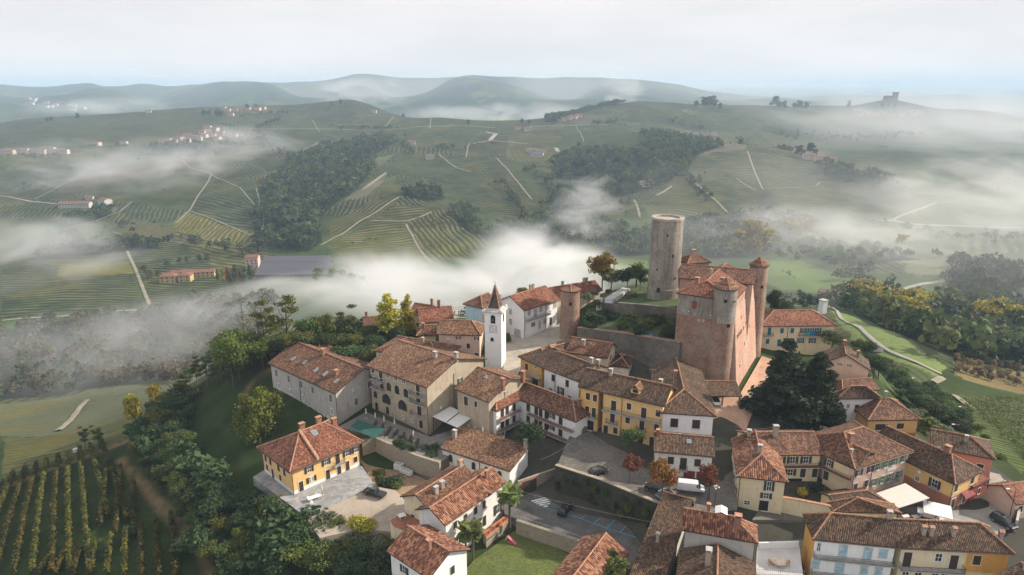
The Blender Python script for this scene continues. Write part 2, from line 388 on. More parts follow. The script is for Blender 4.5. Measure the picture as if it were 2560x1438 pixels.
# land cover: colours are those of the crops themselves
VG = (.062, .092, .030); VD = (.040, .066, .026); VY = (.26, .21, .04); VO = (.14, .13, .036); MEAD = (.165, .20, .085); SOIL = (.26, .20, .165); PALE = (.20, .215, .13)
GRASS = (.042, .062, .018); WOODF = (.022, .032, .014); TRACK = (.30, .245, .17)
FIELDS = [  # polygon in the photograph, colour, row direction seen in the photograph as two points, spacing, strength
 ([(0,640),(310,630),(360,770),(0,800)], VD, ((0,700),(300,690)), 4.2, .75),
 ([(325,625),(450,600),(600,640),(640,690),(560,720),(390,765),(365,760)], VD, ((330,650),(560,660)), 4.0, .8),
 ([(150,662),(320,655),(338,684),(250,690),(140,690)], VY, ((150,675),(320,672)), 4.2, .5),
 ([(0,545),(160,580),(90,620),(0,630)], VG, ((0,590),(90,585)), 4.5, .5),
 ([(430,570),(445,540),(485,530),(560,560),(655,592),(668,618),(560,612)], VY, ((500,536),(470,565)), 5, .8),
 ([(350,600),(430,572),(560,612),(670,622),(690,655),(560,690),(450,600)], VO, ((400,590),(640,640)), 4.6, .8),
 ([(480,475),(510,470),(660,530),(650,580),(600,575),(470,530)], VD, ((500,500),(640,530)), 5, .6),
 ([(520,440),(600,440),(680,480),(650,530),(510,470)], VG, ((520,450),(640,490)), 5, .5),
 ([(300,420),(450,395),(475,420),(330,445),(210,470),(180,455)], (.22,.15,.125), ((200,450),(450,410)), 6, .15),
 ([(330,450),(480,425),(520,440),(470,530),(300,510),(250,470)], VG, ((330,470),(480,450)), 5.5, .5),
 ([(0,430),(180,420),(200,460),(120,500),(0,480)], VD, ((0,460),(150,455)), 5.5, .6),
 ([(440,600),(300,580),(330,545),(430,570)], (.15,.125,.075), None, 6, .2),
 ([(0,330),(300,290),(520,272),(600,290),(480,330),(250,370),(0,370)], (.075,.092,.034), ((0,340),(500,290)), 9, .45),
 ([(600,310),(820,310),(960,330),(640,330)], VG, ((620,320),(900,322)), 9, .4),
 ([(660,330),(800,325),(790,350),(740,390),(680,370)], VG, ((670,350),(780,350)), 7, .45),
 ([(820,560),(920,505),(990,490),(1000,500),(925,550),(830,605)], VO, ((830,590),(960,520)), 4.6, .75),
 ([(920,548),(985,515),(1060,525),(1062,545),(1010,556)], VO, ((930,545),(1050,535)), 4.6, .7),
 ([(820,615),(930,552),(1012,558),(1060,645),(900,672)], (.16,.15,.034), ((840,620),(1030,610)), 4.4, .8),
 ([(1015,556),(1075,530),(1130,600),(1180,640),(1070,655)], VO, ((1030,570),(1090,640)), 5.0, .9),
 ([(1075,530),(1120,530),(1240,595),(1190,640),(1130,600)], (.105,.115,.05), ((1090,535),(1160,620)), 5.0, .8),
 ([(985,492),(1040,490),(1070,522),(985,512)], VD, ((1000,490),(1040,520)), 5.0, .9),
 ([(920,455),(990,440),(1000,488),(925,500)], VO, None, 5, .4),
 ([(945,450),(995,437),(992,447),(940,458)], MEAD, None, 5, 0),
 ([(930,395),(985,385),(970,400),(930,425)], PALE, None, 5, 0),
 ([(860,500),(905,470),(965,430),(970,436),(920,490),(880,500)], SOIL, None, 5, 0),
 ([(1000,440),(1120,420),(1250,460),(1310,540),(1330,590),(1240,570),(1160,500),(1100,450)], VD, ((1020,450),(1300,480)), 5.5, .6),
 ([(1130,400),(1250,400),(1270,430),(1120,425)], VD, ((1130,410),(1260,412)), 6, .6),
 ([(1260,400),(1350,405),(1380,480),(1330,500)], VG, ((1280,420),(1360,440)), 6, .5),
 ([(980,380),(1090,395),(1120,420),(1000,440),(990,410)], VG, ((990,400),(1100,405)), 6, .5),
 ([(1000,330),(1200,328),(1180,360),(1080,365),(1010,352)], VG, ((1010,340),(1190,342)), 7, .5),
 ([(980,290),(1080,290),(1065,322),(950,322)], VG, ((990,300),(1070,300)), 7, .5),
 ([(1085,292),(1180,298),(1290,322),(1070,322)], VG, ((1090,305),(1250,315)), 7, .5),
 ([(1440,315),(1530,312),(1470,365),(1380,370)], VG, ((1440,330),(1500,330)), 7, .4),
 ([(1430,300),(1480,285),(1530,300),(1440,312)], (.17,.14,.10), None, 7, .1),
 ([(1530,315),(1640,315),(1610,370),(1520,365)], VG, ((1540,330),(1620,330)), 7, .4),
 ([(1600,270),(1720,285),(1850,330),(1690,325),(1560,300)], VD, ((1600,290),(1800,310)), 9, .4),
 ([(1725,378),(1750,365),(1840,361),(1868,374),(1760,390)], (.30,.23,.20), None, 7, .05),
 ([(1720,392),(1868,378),(1905,470),(1800,440),(1720,440)], (.10,.105,.045), ((1730,410),(1880,405)), 5.5, .8),
 ([(1870,372),(1960,384),(2060,450),(1990,470),(1910,470)], (.085,.10,.040), ((1880,400),(1980,410)), 5.0, .9),
 ([(1720,445),(1800,440),(1900,475),(1890,520),(1800,540),(1740,500)], VG, ((1740,470),(1880,480)), 5, .8),
 ([(1910,472),(2060,452),(2180,545),(1960,535)], VG, ((1920,490),(2120,510)), 5, .8),
 ([(1690,440),(1720,460),(1820,545),(1700,545),(1620,500)], (.155,.145,.045), ((1640,500),(1800,510)), 4.6, .6),
 ([(2060,450),(2250,455),(2340,500),(2200,545)], VD, ((2080,470),(2300,490)), 5.5, .6),
 ([(1900,650),(2000,650),(2140,700),(2110,735),(1950,725),(1890,700)], MEAD, None, 5, 0),
 ([(1380,640),(1620,650),(1630,700),(1400,690)], MEAD, None, 5, 0),
 ([(1950,560),(2100,575),(2120,620),(1960,630)], (.16,.15,.11), None, 5, .1),
 ([(2100,575),(2310,565),(2330,600),(2120,610)], (.26,.235,.17), None, 5, .1),
 ([(2120,645),(2260,640),(2510,655),(2480,680),(2300,690)], (.27,.235,.175), None, 5, .1),
 ([(2400,600),(2550,598),(2540,640),(2400,630)], (.14,.16,.09), ((2440,600),(2450,640)), 9, .8),
 ([(2170,655),(2270,660),(2250,690),(2160,680)], (.12,.14,.08), ((2180,660),(2240,690)), 7, .8),
 ([(2070,775),(2130,790),(2300,880),(2370,920),(2350,950),(2200,910),(2130,850)], (.19,.235,.085), None, 5, 0),
 ([(2380,900),(2560,930),(2560,985),(2390,940)], (.24,.175,.075), None, 5, .1),
 ([(2140,850),(2200,905),(2350,950),(2330,985),(2180,930)], (.10,.14,.05), ((2160,870),(2320,950)), 4, .5),
 ([(2390,985),(2560,1000),(2560,1190),(2500,1140),(2440,1080)], (.10,.15,.035), ((2450,1030),(2560,1060)), 3.0, .65),
 ([(0,1010),(200,985),(480,925),(560,915),(430,1010),(330,1050),(0,1090)], (.155,.165,.10), ((0,1050),(300,1010)), 4.0, .35),
 ([(0,1095),(320,1045),(380,1040),(300,1100),(0,1200)], (.12,.125,.045), ((0,1120),(300,1060)), 3.0, .4),
]
 
FIELDS.insert(0, ([(850,1072),(1060,985),(1230,950),(1300,885),(1400,826),(1700,900),(1830,958),(1850,1000),(2090,1010),(2150,1000),(2290,1085),(2480,1165),(2530,1200),(2570,1300),(2570,1460),(1500,1460),(1430,1330),(1300,1280),(1260,1330),(1100,1350),(1000,1335),(985,1235),(1000,1150),(900,1080)], (.095,.085,.072), None, 5, 0))
WOODS = {}
EDGES = []
NEARPATHS = [([(0,1222),(70,1195),(150,1165),(250,1130),(308,1105)], 2.6), ([(300,1150),(340,1195),(390,1250),(450,1310),(500,1370),(530,1430),(545,1470)], 1.7), ([(615,1020),(610,985),(640,945),(690,918)], 1.5)]
def build_terrain():
    na, nl = 760, 640
    A = np.linspace(-1.05, 1.05, na); Lg = np.linspace(math.log(52), math.log(26000), nl)
    a, l = np.meshgrid(A, Lg); Y = np.exp(l).ravel(); X = (a * np.exp(l)).ravel(); Z = ground(X, Y)
    Z = Z + fbm(X / 9, Y / 9, 5, 3) * 0.5
    n = na * nl
    # default patchwork of vineyard plots on the hills
    cs = 150.0; gx = np.floor(X / cs).astype(np.int64); gy = np.floor(Y / (cs * 1.5)).astype(np.int64)
    d1 = np.full(n, 1e9); d2 = np.full(n, 1e9); cid = np.zeros(n, np.int64)
    wx = X + fbm(X / 90, Y / 90, 31, 2) * 30; wy = Y + fbm(X / 90 + 5, Y / 90, 32, 2) * 30
    for i in (-1, 0, 1):
        for j in (-1, 0, 1):
            kx, ky = gx + i, gy + j
            px = (kx + .1 + .8 * _h(kx, ky, 1)) * cs; py = (ky + .1 + .8 * _h(kx, ky, 2)) * cs * 1.5
            d = np.abs(wx - px) * (0.75 + .5 * _h(kx, ky, 4)) + np.abs(wy - py) * .62
            near = d < d1; d2 = np.where(near, d1, np.minimum(d2, d)); cid = np.where(near, kx * 7919 + ky, cid); d1 = np.where(near, d, d1)
    rc = _h(cid, cid * 0 + 3, 5); rd = _h(cid, cid * 0 + 9, 6)
    pal = np.array([VG, VD, VD, (.078, .098, .036), VO, VD, (.050, .075, .034), (.13, .12, .05)])
    C = pal[(rc * 7.99).astype(int)] * (.60 + .75 * _h(cid, cid * 0 + 5, 11))[:, None]
    edge = (d2 - d1) < (5 + 2 * rd)
    C[edge] = C[edge] * .3 + np.array((.21, .19, .12)) * .7
    # contour-following rows by default
    e = 4.0; gxz = (ground(X + e, Y) - ground(X - e, Y)); gyz = (ground(X, Y + e) - ground(X, Y - e)); gl = np.hypot(gxz, gyz) + 1e-6
    ang = np.arctan2(gyz, gxz) + (rd - .5) * 1.2
    ang = np.round(_h(cid, cid * 0 + 1, 8) * 5) / 5 * 1.2 - .6 + np.where(_h(cid, cid * 0 + 1, 8) > .42, 0.0, np.pi / 2)
    ROW = np.stack([np.cos(ang), np.sin(ang), np.full(n, 6.5) + 3 * (Y > 1300), .8 * (Y < 3500) * (~edge)], -1)
    far = Y > 2700
    EDGES.append((X[edge & (Y > 600) & (Y < 2600)], Y[edge & (Y > 600) & (Y < 2600)]))
    f2 = fbm(X / 260, Y / 420, 44, 4)
    C[far] = np.where((f2[far] > .02)[:, None], np.array((.045, .06, .034)), C[far] * 1.1)
    # village hill and its banks: grass
    gz = (Y < 250)
    near = np.clip((300 - Y) / 60, 0, 1)[:, None]
    g = np.array(GRASS) * (0.8 + 1.0 * (fbm(X / 7, Y / 7, 12, 4) + .3))[:, None]
    C = C * (1 - near) + g * near; ROW[:, 3] *= (1 - near[:, 0])
    valley = (Z < -88) & (Y > 300) & (Y < 900)
    v = np.array((.085, .11, .048)) * (0.8 + .9 * (fbm(X / 25, Y / 25, 14, 4) + .25))[:, None]
    C[valley] = v[valley]; ROW[valley, 3] = .15
    wx = X + fbm(X / 30, Y / 30, 61, 2) * 5; wy = Y + fbm(X / 30, Y / 30, 62, 2) * 5
    for poly, col, rd_, sp_, st in FIELDS:
        q = TP(poly)
        if len(q) < 3: continue
        m = inpoly(wx, wy, q)
        C[m] = col; ROW[m, 2] = sp_ * 1.35; ROW[m, 3] = min(1, st * 1.25)
        if rd_:
            p0, p1 = T(*rd_[0]), T(*rd_[1])
            if p0 and p1:
                th = math.atan2(p1[1] - p0[1], p1[0] - p0[0]) + math.pi / 2
                ROW[m, 0] = math.cos(th); ROW[m, 1] = math.sin(th); ROW[m, 2] *= 1.5 if abs(math.sin(th)) > .8 and q[0][1] > 620 else 1.0
    for q in WOODS.values():
        m = inpoly(wx, wy, q); C[m] = WOODF; ROW[m, 3] = 0
    for pl, w in NEARPATHS:
        q = TP(pl); dm = np.full(n, 1e9)
        for (ax, ay), (bx, by) in zip(q[:-1], q[1:]):
            L2 = (bx - ax) ** 2 + (by - ay) ** 2; t_ = np.clip(((X - ax) * (bx - ax) + (Y - ay) * (by - ay)) / L2, 0, 1); dm = np.minimum(dm, np.hypot(X - ax - t_ * (bx - ax), Y - ay - t_ * (by - ay)))
        f = np.clip(1.25 - dm / (w * (.55 + .9 * (fbm(X / 4, Y / 4, 91, 3) + .5))), 0, 1) * np.clip(.75 + fbm(X / 2.2, Y / 2.2, 92, 3) * 1.6, .15, 1) * (Y < 330)
        f = f[:, None]; C = C * (1 - f) + np.array((.30, .195, .11)) * f
    # ripening: yellow and rusty drifts, tone varies inside every plot
    t = fbm(X / 45, Y / 60, 71, 4); C = C * (1 + .75 * t)[:, None]
    yl = np.clip(fbm(X / 38 + 9, Y / 70, 77, 4) * 3.6 - .25, 0, .65)[:, None] * (ROW[:, 3:4] > .2)
    C = C * (1 - yl) + np.array((.22, .18, .045)) * yl
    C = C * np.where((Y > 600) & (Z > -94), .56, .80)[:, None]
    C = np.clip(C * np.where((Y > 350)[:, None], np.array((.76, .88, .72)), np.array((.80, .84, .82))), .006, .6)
    i = np.arange(na - 1); j = np.arange(nl - 1); ii, jj = np.meshgrid(i, j); b = (jj * na + ii).ravel()
    F = np.stack([b, b + 1, b + na + 1, b + na], -1)
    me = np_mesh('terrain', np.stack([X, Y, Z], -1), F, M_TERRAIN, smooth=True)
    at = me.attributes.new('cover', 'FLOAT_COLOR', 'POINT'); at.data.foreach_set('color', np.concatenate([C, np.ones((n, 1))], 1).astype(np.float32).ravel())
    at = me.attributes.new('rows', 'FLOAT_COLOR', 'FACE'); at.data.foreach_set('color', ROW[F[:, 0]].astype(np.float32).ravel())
    tag(link('terrain', me), 'rolling green vineyard hills and valley floor around the village', 'terrain', None, 'structure')
def mat_terrain():
    m, N, L, B = new_mat('terrain'); g = N.new('ShaderNodeNewGeometry').outputs['Position']
    a = N.new('ShaderNodeAttribute'); a.attribute_name = 'cover'; r = N.new('ShaderNodeAttribute'); r.attribute_name = 'rows'
    s = N.new('ShaderNodeSeparateColor'); L.new(r.outputs['Color'], s.inputs[0])
    cm = N.new('ShaderNodeCombineXYZ'); L.new(s.outputs[0], cm.inputs[0]); L.new(s.outputs[1], cm.inputs[1])
    def mth(op, x, y=None):
        n = N.new('ShaderNodeMath'); n.operation = op
        for k, v in enumerate((x, y)):
            if v is None: continue
            if hasattr(v, 'links'): L.new(v, n.inputs[k])
            else: n.inputs[k].default_value = v
        return n.outputs[0]
    wob = N.new('ShaderNodeTexNoise'); wob.inputs['Scale'].default_value = .02; L.new(g, wob.inputs['Vector'])
    dt = N.new('ShaderNodeVectorMath'); dt.operation = 'DOT_PRODUCT'; L.new(g, dt.inputs[0]); L.new(cm.outputs[0], dt.inputs[1])
    ph = mth('DIVIDE', mth('ADD', dt.outputs['Value'], mth('MULTIPLY', wob.outputs['Fac'], 14.0)), s.outputs[2])
    w = mth('ADD', mth('MULTIPLY', mth('SINE', mth('MULTIPLY', ph, 2 * math.pi)), .5), .5)
    w = mth('MULTIPLY', mth('MULTIPLY', mth('POWER', w, 1.2), r.outputs['Alpha']), mth('ADD', noise(N, L, g, .035, 4, .6, .35, .65), .25))
    soil = mixrgb(N, L, a.outputs['Color'], (.20, .185, .10), .50)
    dark = mixrgb(N, L, a.outputs['Color'], (0, 0, 0), mul(N, L, r.outputs['Alpha'], .55))
    c = mixrgb(N, L, dark, soil, w)
    c = mixrgb(N, L, c, (.02, .03, .012), mul(N, L, noise(N, L, g, .35, 6, .7, .5, .75), .55))
    c = mixrgb(N, L, c, (.14, .15, .06), mul(N, L, noise(N, L, g, .11, 5, .65, .55, .8), .35))
    L.new(c, B.inputs['Base Color']); B.inputs['Roughness'].default_value = 1.0; B.inputs['Specular IOR Level'].default_value = .1
    bp = N.new('ShaderNodeBump'); bp.inputs['Strength'].default_value = .5; bp.inputs['Distance'].default_value = 1.2
    L.new(mth('MULTIPLY', w, -1.0), bp.inputs['Height']); L.new(bp.outputs[0], B.inputs['Normal'])
    return m
M_TERRAIN = mat_terrain()
# woods (outlines in the photograph, brought down to the ground)
WOODPX = {
 'ravine': [(800,372),(930,348),(1000,350),(925,392),(930,432),(880,482),(845,505),(800,545),(806,605),(770,630),(700,622),(652,560),(650,492),(705,440),(755,398)],
 'centre': [(1380,395),(1480,372),(1620,372),(1720,402),(1700,440),(1640,470),(1560,490),(1500,505),(1470,530),(1400,565),(1300,592),(1235,565),(1330,555),(1395,490)],
 'spur': [(1612,332),(1700,345),(1800,362),(1790,370),(1735,395),(1705,440),(1632,430),(1602,395)],
 'castle': [(1280,575),(1400,545),(1490,562),(1600,582),(1700,560),(1820,548),(1950,540),(2050,560),(1990,605),(1900,645),(1760,645),(1690,640),(1480,635),(1330,615)],
 'valley': [(0,838),(200,800),(420,770),(660,735),(720,775),(640,850),(430,950),(150,985),(0,1000)],
 'strip': [(80,622),(165,592),(330,600),(405,622),(300,632),(100,652)],
 'east': [(2110,735),(2240,765),(2400,760),(2560,765),(2560,930),(2400,890),(2320,890),(2150,800)],
 'fareast': [(2390,680),(2470,665),(2560,668),(2560,750),(2400,742)],
 'shoulder': [(2040,402),(2150,432),(2240,448),(2180,470),(2060,445)],
 'clump': [(1005,490),(1040,470),(1100,478),(1112,500),(1060,505)],
 'hedge': [(1115,505),(1165,520),(1215,580),(1270,600),(1230,605),(1150,570)],
 'farm': [(165,545),(270,520),(290,540),(170,570)],
 'ridgewood': [(1360,300),(1450,270),(1560,262),(1480,275),(1380,310)],
 'plain': [(2000,590),(2120,610),(2300,650),(2170,665),(2050,650),(1960,620)],
 'hamlet': [(380,360),(500,365),(610,358),(600,375),(450,390),(380,380)],
}
for k, v in WOODPX.items(): WOODS[k] = TP(v)
build_terrain()
# ------------------------------------------------------------------ building materials
W_GREY = plaster('plaster_grey', (.47, .445, .41), (.20, .17, .14), .6)
W_STONE = masonry('stone_sandy', (.36, .31, .23), (.46, .40, .31), (.42, .36, .28), (1.2, 1.2, 2.4), .15)
W_SAND = plaster('plaster_sand', (.44, .37, .275), (.19, .15, .11), .7)
W_WHITE = plaster('plaster_white', (.80, .80, .80), (.45, .42, .40), .3, .07)
W_CHALK = plaster('plaster_chalk', (.74, .74, .72), (.36, .33, .30), .45, .10)
W_YEL = plaster('plaster_yellow', (.70, .46, .19), (.42, .27, .13), .35, .10)
W_OCHRE = plaster('plaster_ochre', (.66, .40, .12), (.36, .22, .10), .4, .12)
W_ORANGE = plaster('plaster_orange', (.68, .36, .09), (.36, .20, .10), .4, .12)
W_CREAM = plaster('plaster_cream', (.70, .59, .40), (.36, .28, .19), .4, .10)
W_ROSE = plaster('plaster_rose', (.66, .47, .39), (.36, .25, .21), .4, .10)
W_PEACH = plaster('plaster_peach', (.72, .50, .36), (.42, .29, .21), .4, .10)
W_SALMON = plaster('plaster_salmon', (.58, .25, .18), (.32, .16, .12), .4, .12)
W_TERRA = plaster('plaster_terracotta', (.40, .17, .11), (.22, .11, .08), .5, .15)
W_AQUA = plaster('plaster_pale_blue', (.40, .60, .68), (.30, .34, .36), .4, .10)
W_RUBBLE = masonry('rubble_wall', (.20, .175, .15), (.30, .265, .22), (.13, .115, .10), (1.6, 1.6, 3.0), .2)
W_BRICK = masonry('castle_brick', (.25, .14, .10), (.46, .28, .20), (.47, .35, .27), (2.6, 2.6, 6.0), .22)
W_BRICKSUN = masonry('castle_brick_sunlit', (.60, .33, .24), (.72, .44, .335), (.68, .50, .40), (2.6, 2.6, 6.0), .16)  # castle brick lightened: sunlight on the right face is put into the colour
W_KEEP = masonry('keep_stone', (.33, .295, .25), (.45, .41, .35), (.26, .215, .175), (1.8, 1.8, 3.8), .22, (.07, .06, .05))
R_BRN = tiles('tiles_brown', (0.043, 0.019, 0.012), (0.130, 0.054, 0.029), (0.319, 0.163, 0.090))
R_RED = tiles('tiles_red', (0.070, 0.022, 0.013), (0.203, 0.065, 0.036), (0.397, 0.183, 0.109), moss=.2)
R_OLD = tiles('tiles_old', (0.025, 0.015, 0.009), (0.076, 0.038, 0.021), (0.220, 0.125, 0.068), moss=.5)
R_TAN = tiles('tiles_tan', (0.060, 0.028, 0.016), (0.173, 0.079, 0.043), (0.397, 0.232, 0.126), moss=.3)
R_LAR = tiles('tiles_large', (0.048, 0.018, 0.011), (0.181, 0.060, 0.031), (0.414, 0.210, 0.116), .02, .40, .58, .25)
M_RIDGE = plain('ridge_tile', (.40, .21, .13), .9, 0, .4, 2.5)
M_EAVE = plain('eave_wood', (.045, .030, .022), .9)
M_BROWN = plain('shutter_brown', (.045, .022, .016), .7)
M_DKGREEN = plain('shutter_dark_green', (.035, .045, .035), .7)
M_GREEN = plain('shutter_green', (.12, .26, .15), .7)
M_TEAL = plain('shutter_teal', (.02, .13, .17), .7)
M_REDSH = plain('shutter_red', (.20, .03, .028), .7)
M_BLUESH = plain('shutter_grey_blue', (.36, .50, .57), .7)
M_GREYSH = plain('shutter_grey', (.16, .17, .16), .7)
M_TAUPE = plain('shutter_taupe', (.42, .38, .36), .7)
M_FRAME = plain('window_frame_white', (.72, .72, .70), .6, 0, .1)
M_SURR = plain('window_surround', (.66, .64, .60), .8, 0, .1)
M_METAL = plain('dark_metal', (.05, .05, .05), .5, .4)
M_LEAD = plain('grey_metal', (.42, .43, .45), .45, .5)
M_PIPE = plain('drainpipe_brown', (.12, .07, .05), .5, .3)
M_CHIM = plaster('chimney_plaster', (.36, .30, .25), (.18, .13, .10), .7)
M_CHIMB = masonry('chimney_brick', (.34, .15, .10), (.42, .20, .13), (.30, .18, .13), (6, 6, 12), .8)
M_CAP = plain('chimney_cap', (.40, .38, .36), .8)
M_SLAB = plain('balcony_slab', (.42, .40, .38), .85)
M_FLOOR = plain('balcony_floor', (.20, .085, .050), .8)
M_WHITE = plain('white_paint', (.68, .68, .68), .5, 0, .06)
M_AWN = plain('awning_cloth', (.60, .57, .51), .8, 0, .06)
M_DARK = plain('dark_opening', (.012, .011, .011), .9)
def mat_glass():
    m, N, L, B = new_mat('window_glass'); g = N.new('ShaderNodeNewGeometry').outputs['Position']
    L.new(mixrgb(N, L, (.012, .014, .017), (.05, .055, .06), noise(N, L, g, .8, 3)), B.inputs['Base Color'])
    B.inputs['Roughness'].default_value = .08; B.inputs['Specular IOR Level'].default_value = .6; return m
M_GLASS = mat_glass()
# ------------------------------------------------------------------ windows, chimneys, balconies (shared meshes)
_MESH = {}
def cached(key, fn):
    if key not in _MESH: _MESH[key] = fn()
    return _MESH[key]
def arch_pts(w, h, n=8):
    r = w / 2; return [(-r, 0), (r, 0)] + [(r * math.cos(math.pi * k / n), h - r + r * math.sin(math.pi * k / n)) for k in range(n + 1)]
def win_mesh(kind, w, h, frame, leaf):
    b = MB()
    if kind in ('arch', 'archsh'):
        o = arch_pts(w + .36, h + .18, 10); b_ = arch_pts(w, h, 10)
        for q, m, y, d in ((o, frame, -.05, .25), (b_, M_GLASS if kind == 'arch' else leaf, -.09, .05)):
            b.face([(x, y, z) for x, z in q], m)
            for i in range(len(q)):
                a, c = q[i], q[(i + 1) % len(q)]
                b.face([(a[0], y, a[1]), (a[0], y + d, a[1]), (c[0], y + d, c[1]), (c[0], y, c[1])], m)
        b.box(-.03, .03, -.12, -.08, .05, h - .1, M_BROWN); b.box(-w / 2, w / 2, -.12, -.08, h - w / 2 - .03, h - w / 2 + .03, M_BROWN)
        return b.mesh('window')
    t = .10 if kind != 'surround' else .22
    b.box(-w / 2 - t, -w / 2, -.06, .12, -t, h + t, frame); b.box(w / 2, w / 2 + t, -.06, .12, -t, h + t, frame)
    b.box(-w / 2, w / 2, -.06, .12, h, h + t, frame); b.box(-w / 2 - t - .05, w / 2 + t + .05, -.14, .12, -t - .06, -t + .002, frame)
    b.box(-w / 2, w / 2, -.02, .12, 0, h, M_GLASS if kind not in ('door', 'garage') else leaf)
    if kind in ('open', 'pane', 'surround'):
        for x in (-w / 2 + .04, 0, w / 2 - .04): b.box(x - .035, x + .035, -.045, -.015, 0, h, M_FRAME)
        for z in (.035, h * .5, h - .035): b.box(-w / 2, w / 2, -.043, -.017, z - .03, z + .03, M_FRAME)
    if kind == 'door':
        for x in (-w / 4, w / 4): b.box(x - w / 5, x + w / 5, -.04, -.02, .15, h - .15, leaf)
    if kind == 'garage':
        for k in range(5): b.box(-w / 2, w / 2, -.035, -.018, h * k / 5 + .03, h * (k + 1) / 5 - .03, leaf)
    return b.mesh('window')
def shut_mesh(w, h, leaf):
    b = MB(); b.box(0, w, -.05, 0, 0, h, leaf)
    n = max(4, int(h / .16))
    for k in range(n): b.box(.06, w - .06, -.066, -.049, h * k / n + .03, h * (k + 1) / n - .02, leaf)
    return b.mesh('shutter')
def chim_mesh(kind, w, d, h):
    b = MB(); m = M_CHIMB if kind == 'brick' else M_CHIM
    b.box(-w / 2, w / 2, -d / 2, d / 2, -1.0, h, m)
    b.box(-w / 2 - .07, w / 2 + .07, -d / 2 - .07, d / 2 + .07, h, h + .10, m)
    for x in (-w / 2 + .08, w / 2 - .08):
        for y in (-d / 2 + .08, d / 2 - .08): b.box(x - .07, x + .07, y - .07, y + .07, h + .10, h + .38, m)
    b.box(-w / 2 + .13, w / 2 - .13, -d / 2 + .13, d / 2 - .13, h + .101, h + .36, M_DARK)
    if kind == 'tile':
        b.face([(-w / 2 - .12, -d / 2 - .12, h + .38), (w / 2 + .12, -d / 2 - .12, h + .38), (w / 2 + .12, 0, h + .62), (-w / 2 - .12, 0, h + .62)], M_RIDGE)
        b.face([(w / 2 + .12, d / 2 + .12, h + .38), (-w / 2 - .12, d / 2 + .12, h + .38), (-w / 2 - .12, 0, h + .62), (w / 2 + .12, 0, h + .62)], M_RIDGE)
        b.box(-w / 2 - .1, w / 2 + .1, -d / 2 - .1, d / 2 + .1, h + .34, h + .381, M_RIDGE)
    else: b.box(-w / 2 - .12, w / 2 + .12, -d / 2 - .12, d / 2 + .12, h + .38, h + .46, M_CAP if kind != 'brick' else M_RIDGE)
    return b.mesh('chimney')
def fnormal(f):
    n = Vector((0, 0, 0))
    for i in range(len(f)):
        a, b = Vector(f[i]), Vector(f[(i + 1) % len(f)])
        n += Vector(((a.y - b.y) * (a.z + b.z), (a.z - b.z) * (a.x + b.x), (a.x - b.x) * (a.y + b.y)))
    n.normalize(); return n if n.z > 0 else -n
def roof_mesh(faces, mat, th=.24, caps=(), name='roof', sag=0.0):
    """closed tile roof from slopes given as 3D polygons; UV in metres; ridge and hip tiles as a raised row"""
    b = MB(); cnt = {}
    key = lambda p: (round(p[0], 2), round(p[1], 2), round(p[2], 2))
    for f in faces:
        for i in range(len(f)):
            k = tuple(sorted((key(f[i]), key(f[(i + 1) % len(f)])))); cnt[k] = cnt.get(k, 0) + 1
    for f in faces:
        n = fnormal(f)
        u = Vector((-n.y, n.x, 0)); u = u.normalized() if u.length > 1e-5 else Vector((1, 0, 0))
        v = n.cross(u); 
        if v.z < 0: v = -v
        uv = [(Vector(p).dot(u), Vector(p).dot(v)) for p in f]
        # orientation up
        nn = (Vector(f[1]) - Vector(f[0])).cross(Vector(f[2]) - Vector(f[1]))
        if nn.z < 0: f = f[::-1]; uv = uv[::-1]
        b.face(f, mat, uv); lo = [(p[0], p[1], p[2] - th) for p in f]; b.face(lo[::-1], M_EAVE)
        for i in range(len(f)):
            j = (i + 1) % len(f)
            if cnt[tuple(sorted((key(f[i]), key(f[j]))))] == 1: b.face([lo[i], lo[j], f[j], f[i]], M_EAVE)
    for p, q in caps:
        p = Vector(p); q = Vector(q); n = max(1, int((q - p).length / .5))
        for k in range(n):
            a = p.lerp(q, k / n); c = p.lerp(q, (k + 1) / n); b.tube(a + Vector((0, 0, .03)), c + Vector((0, 0, .03)), .17, .13, M_RIDGE, 6)
    return b.mesh(name)
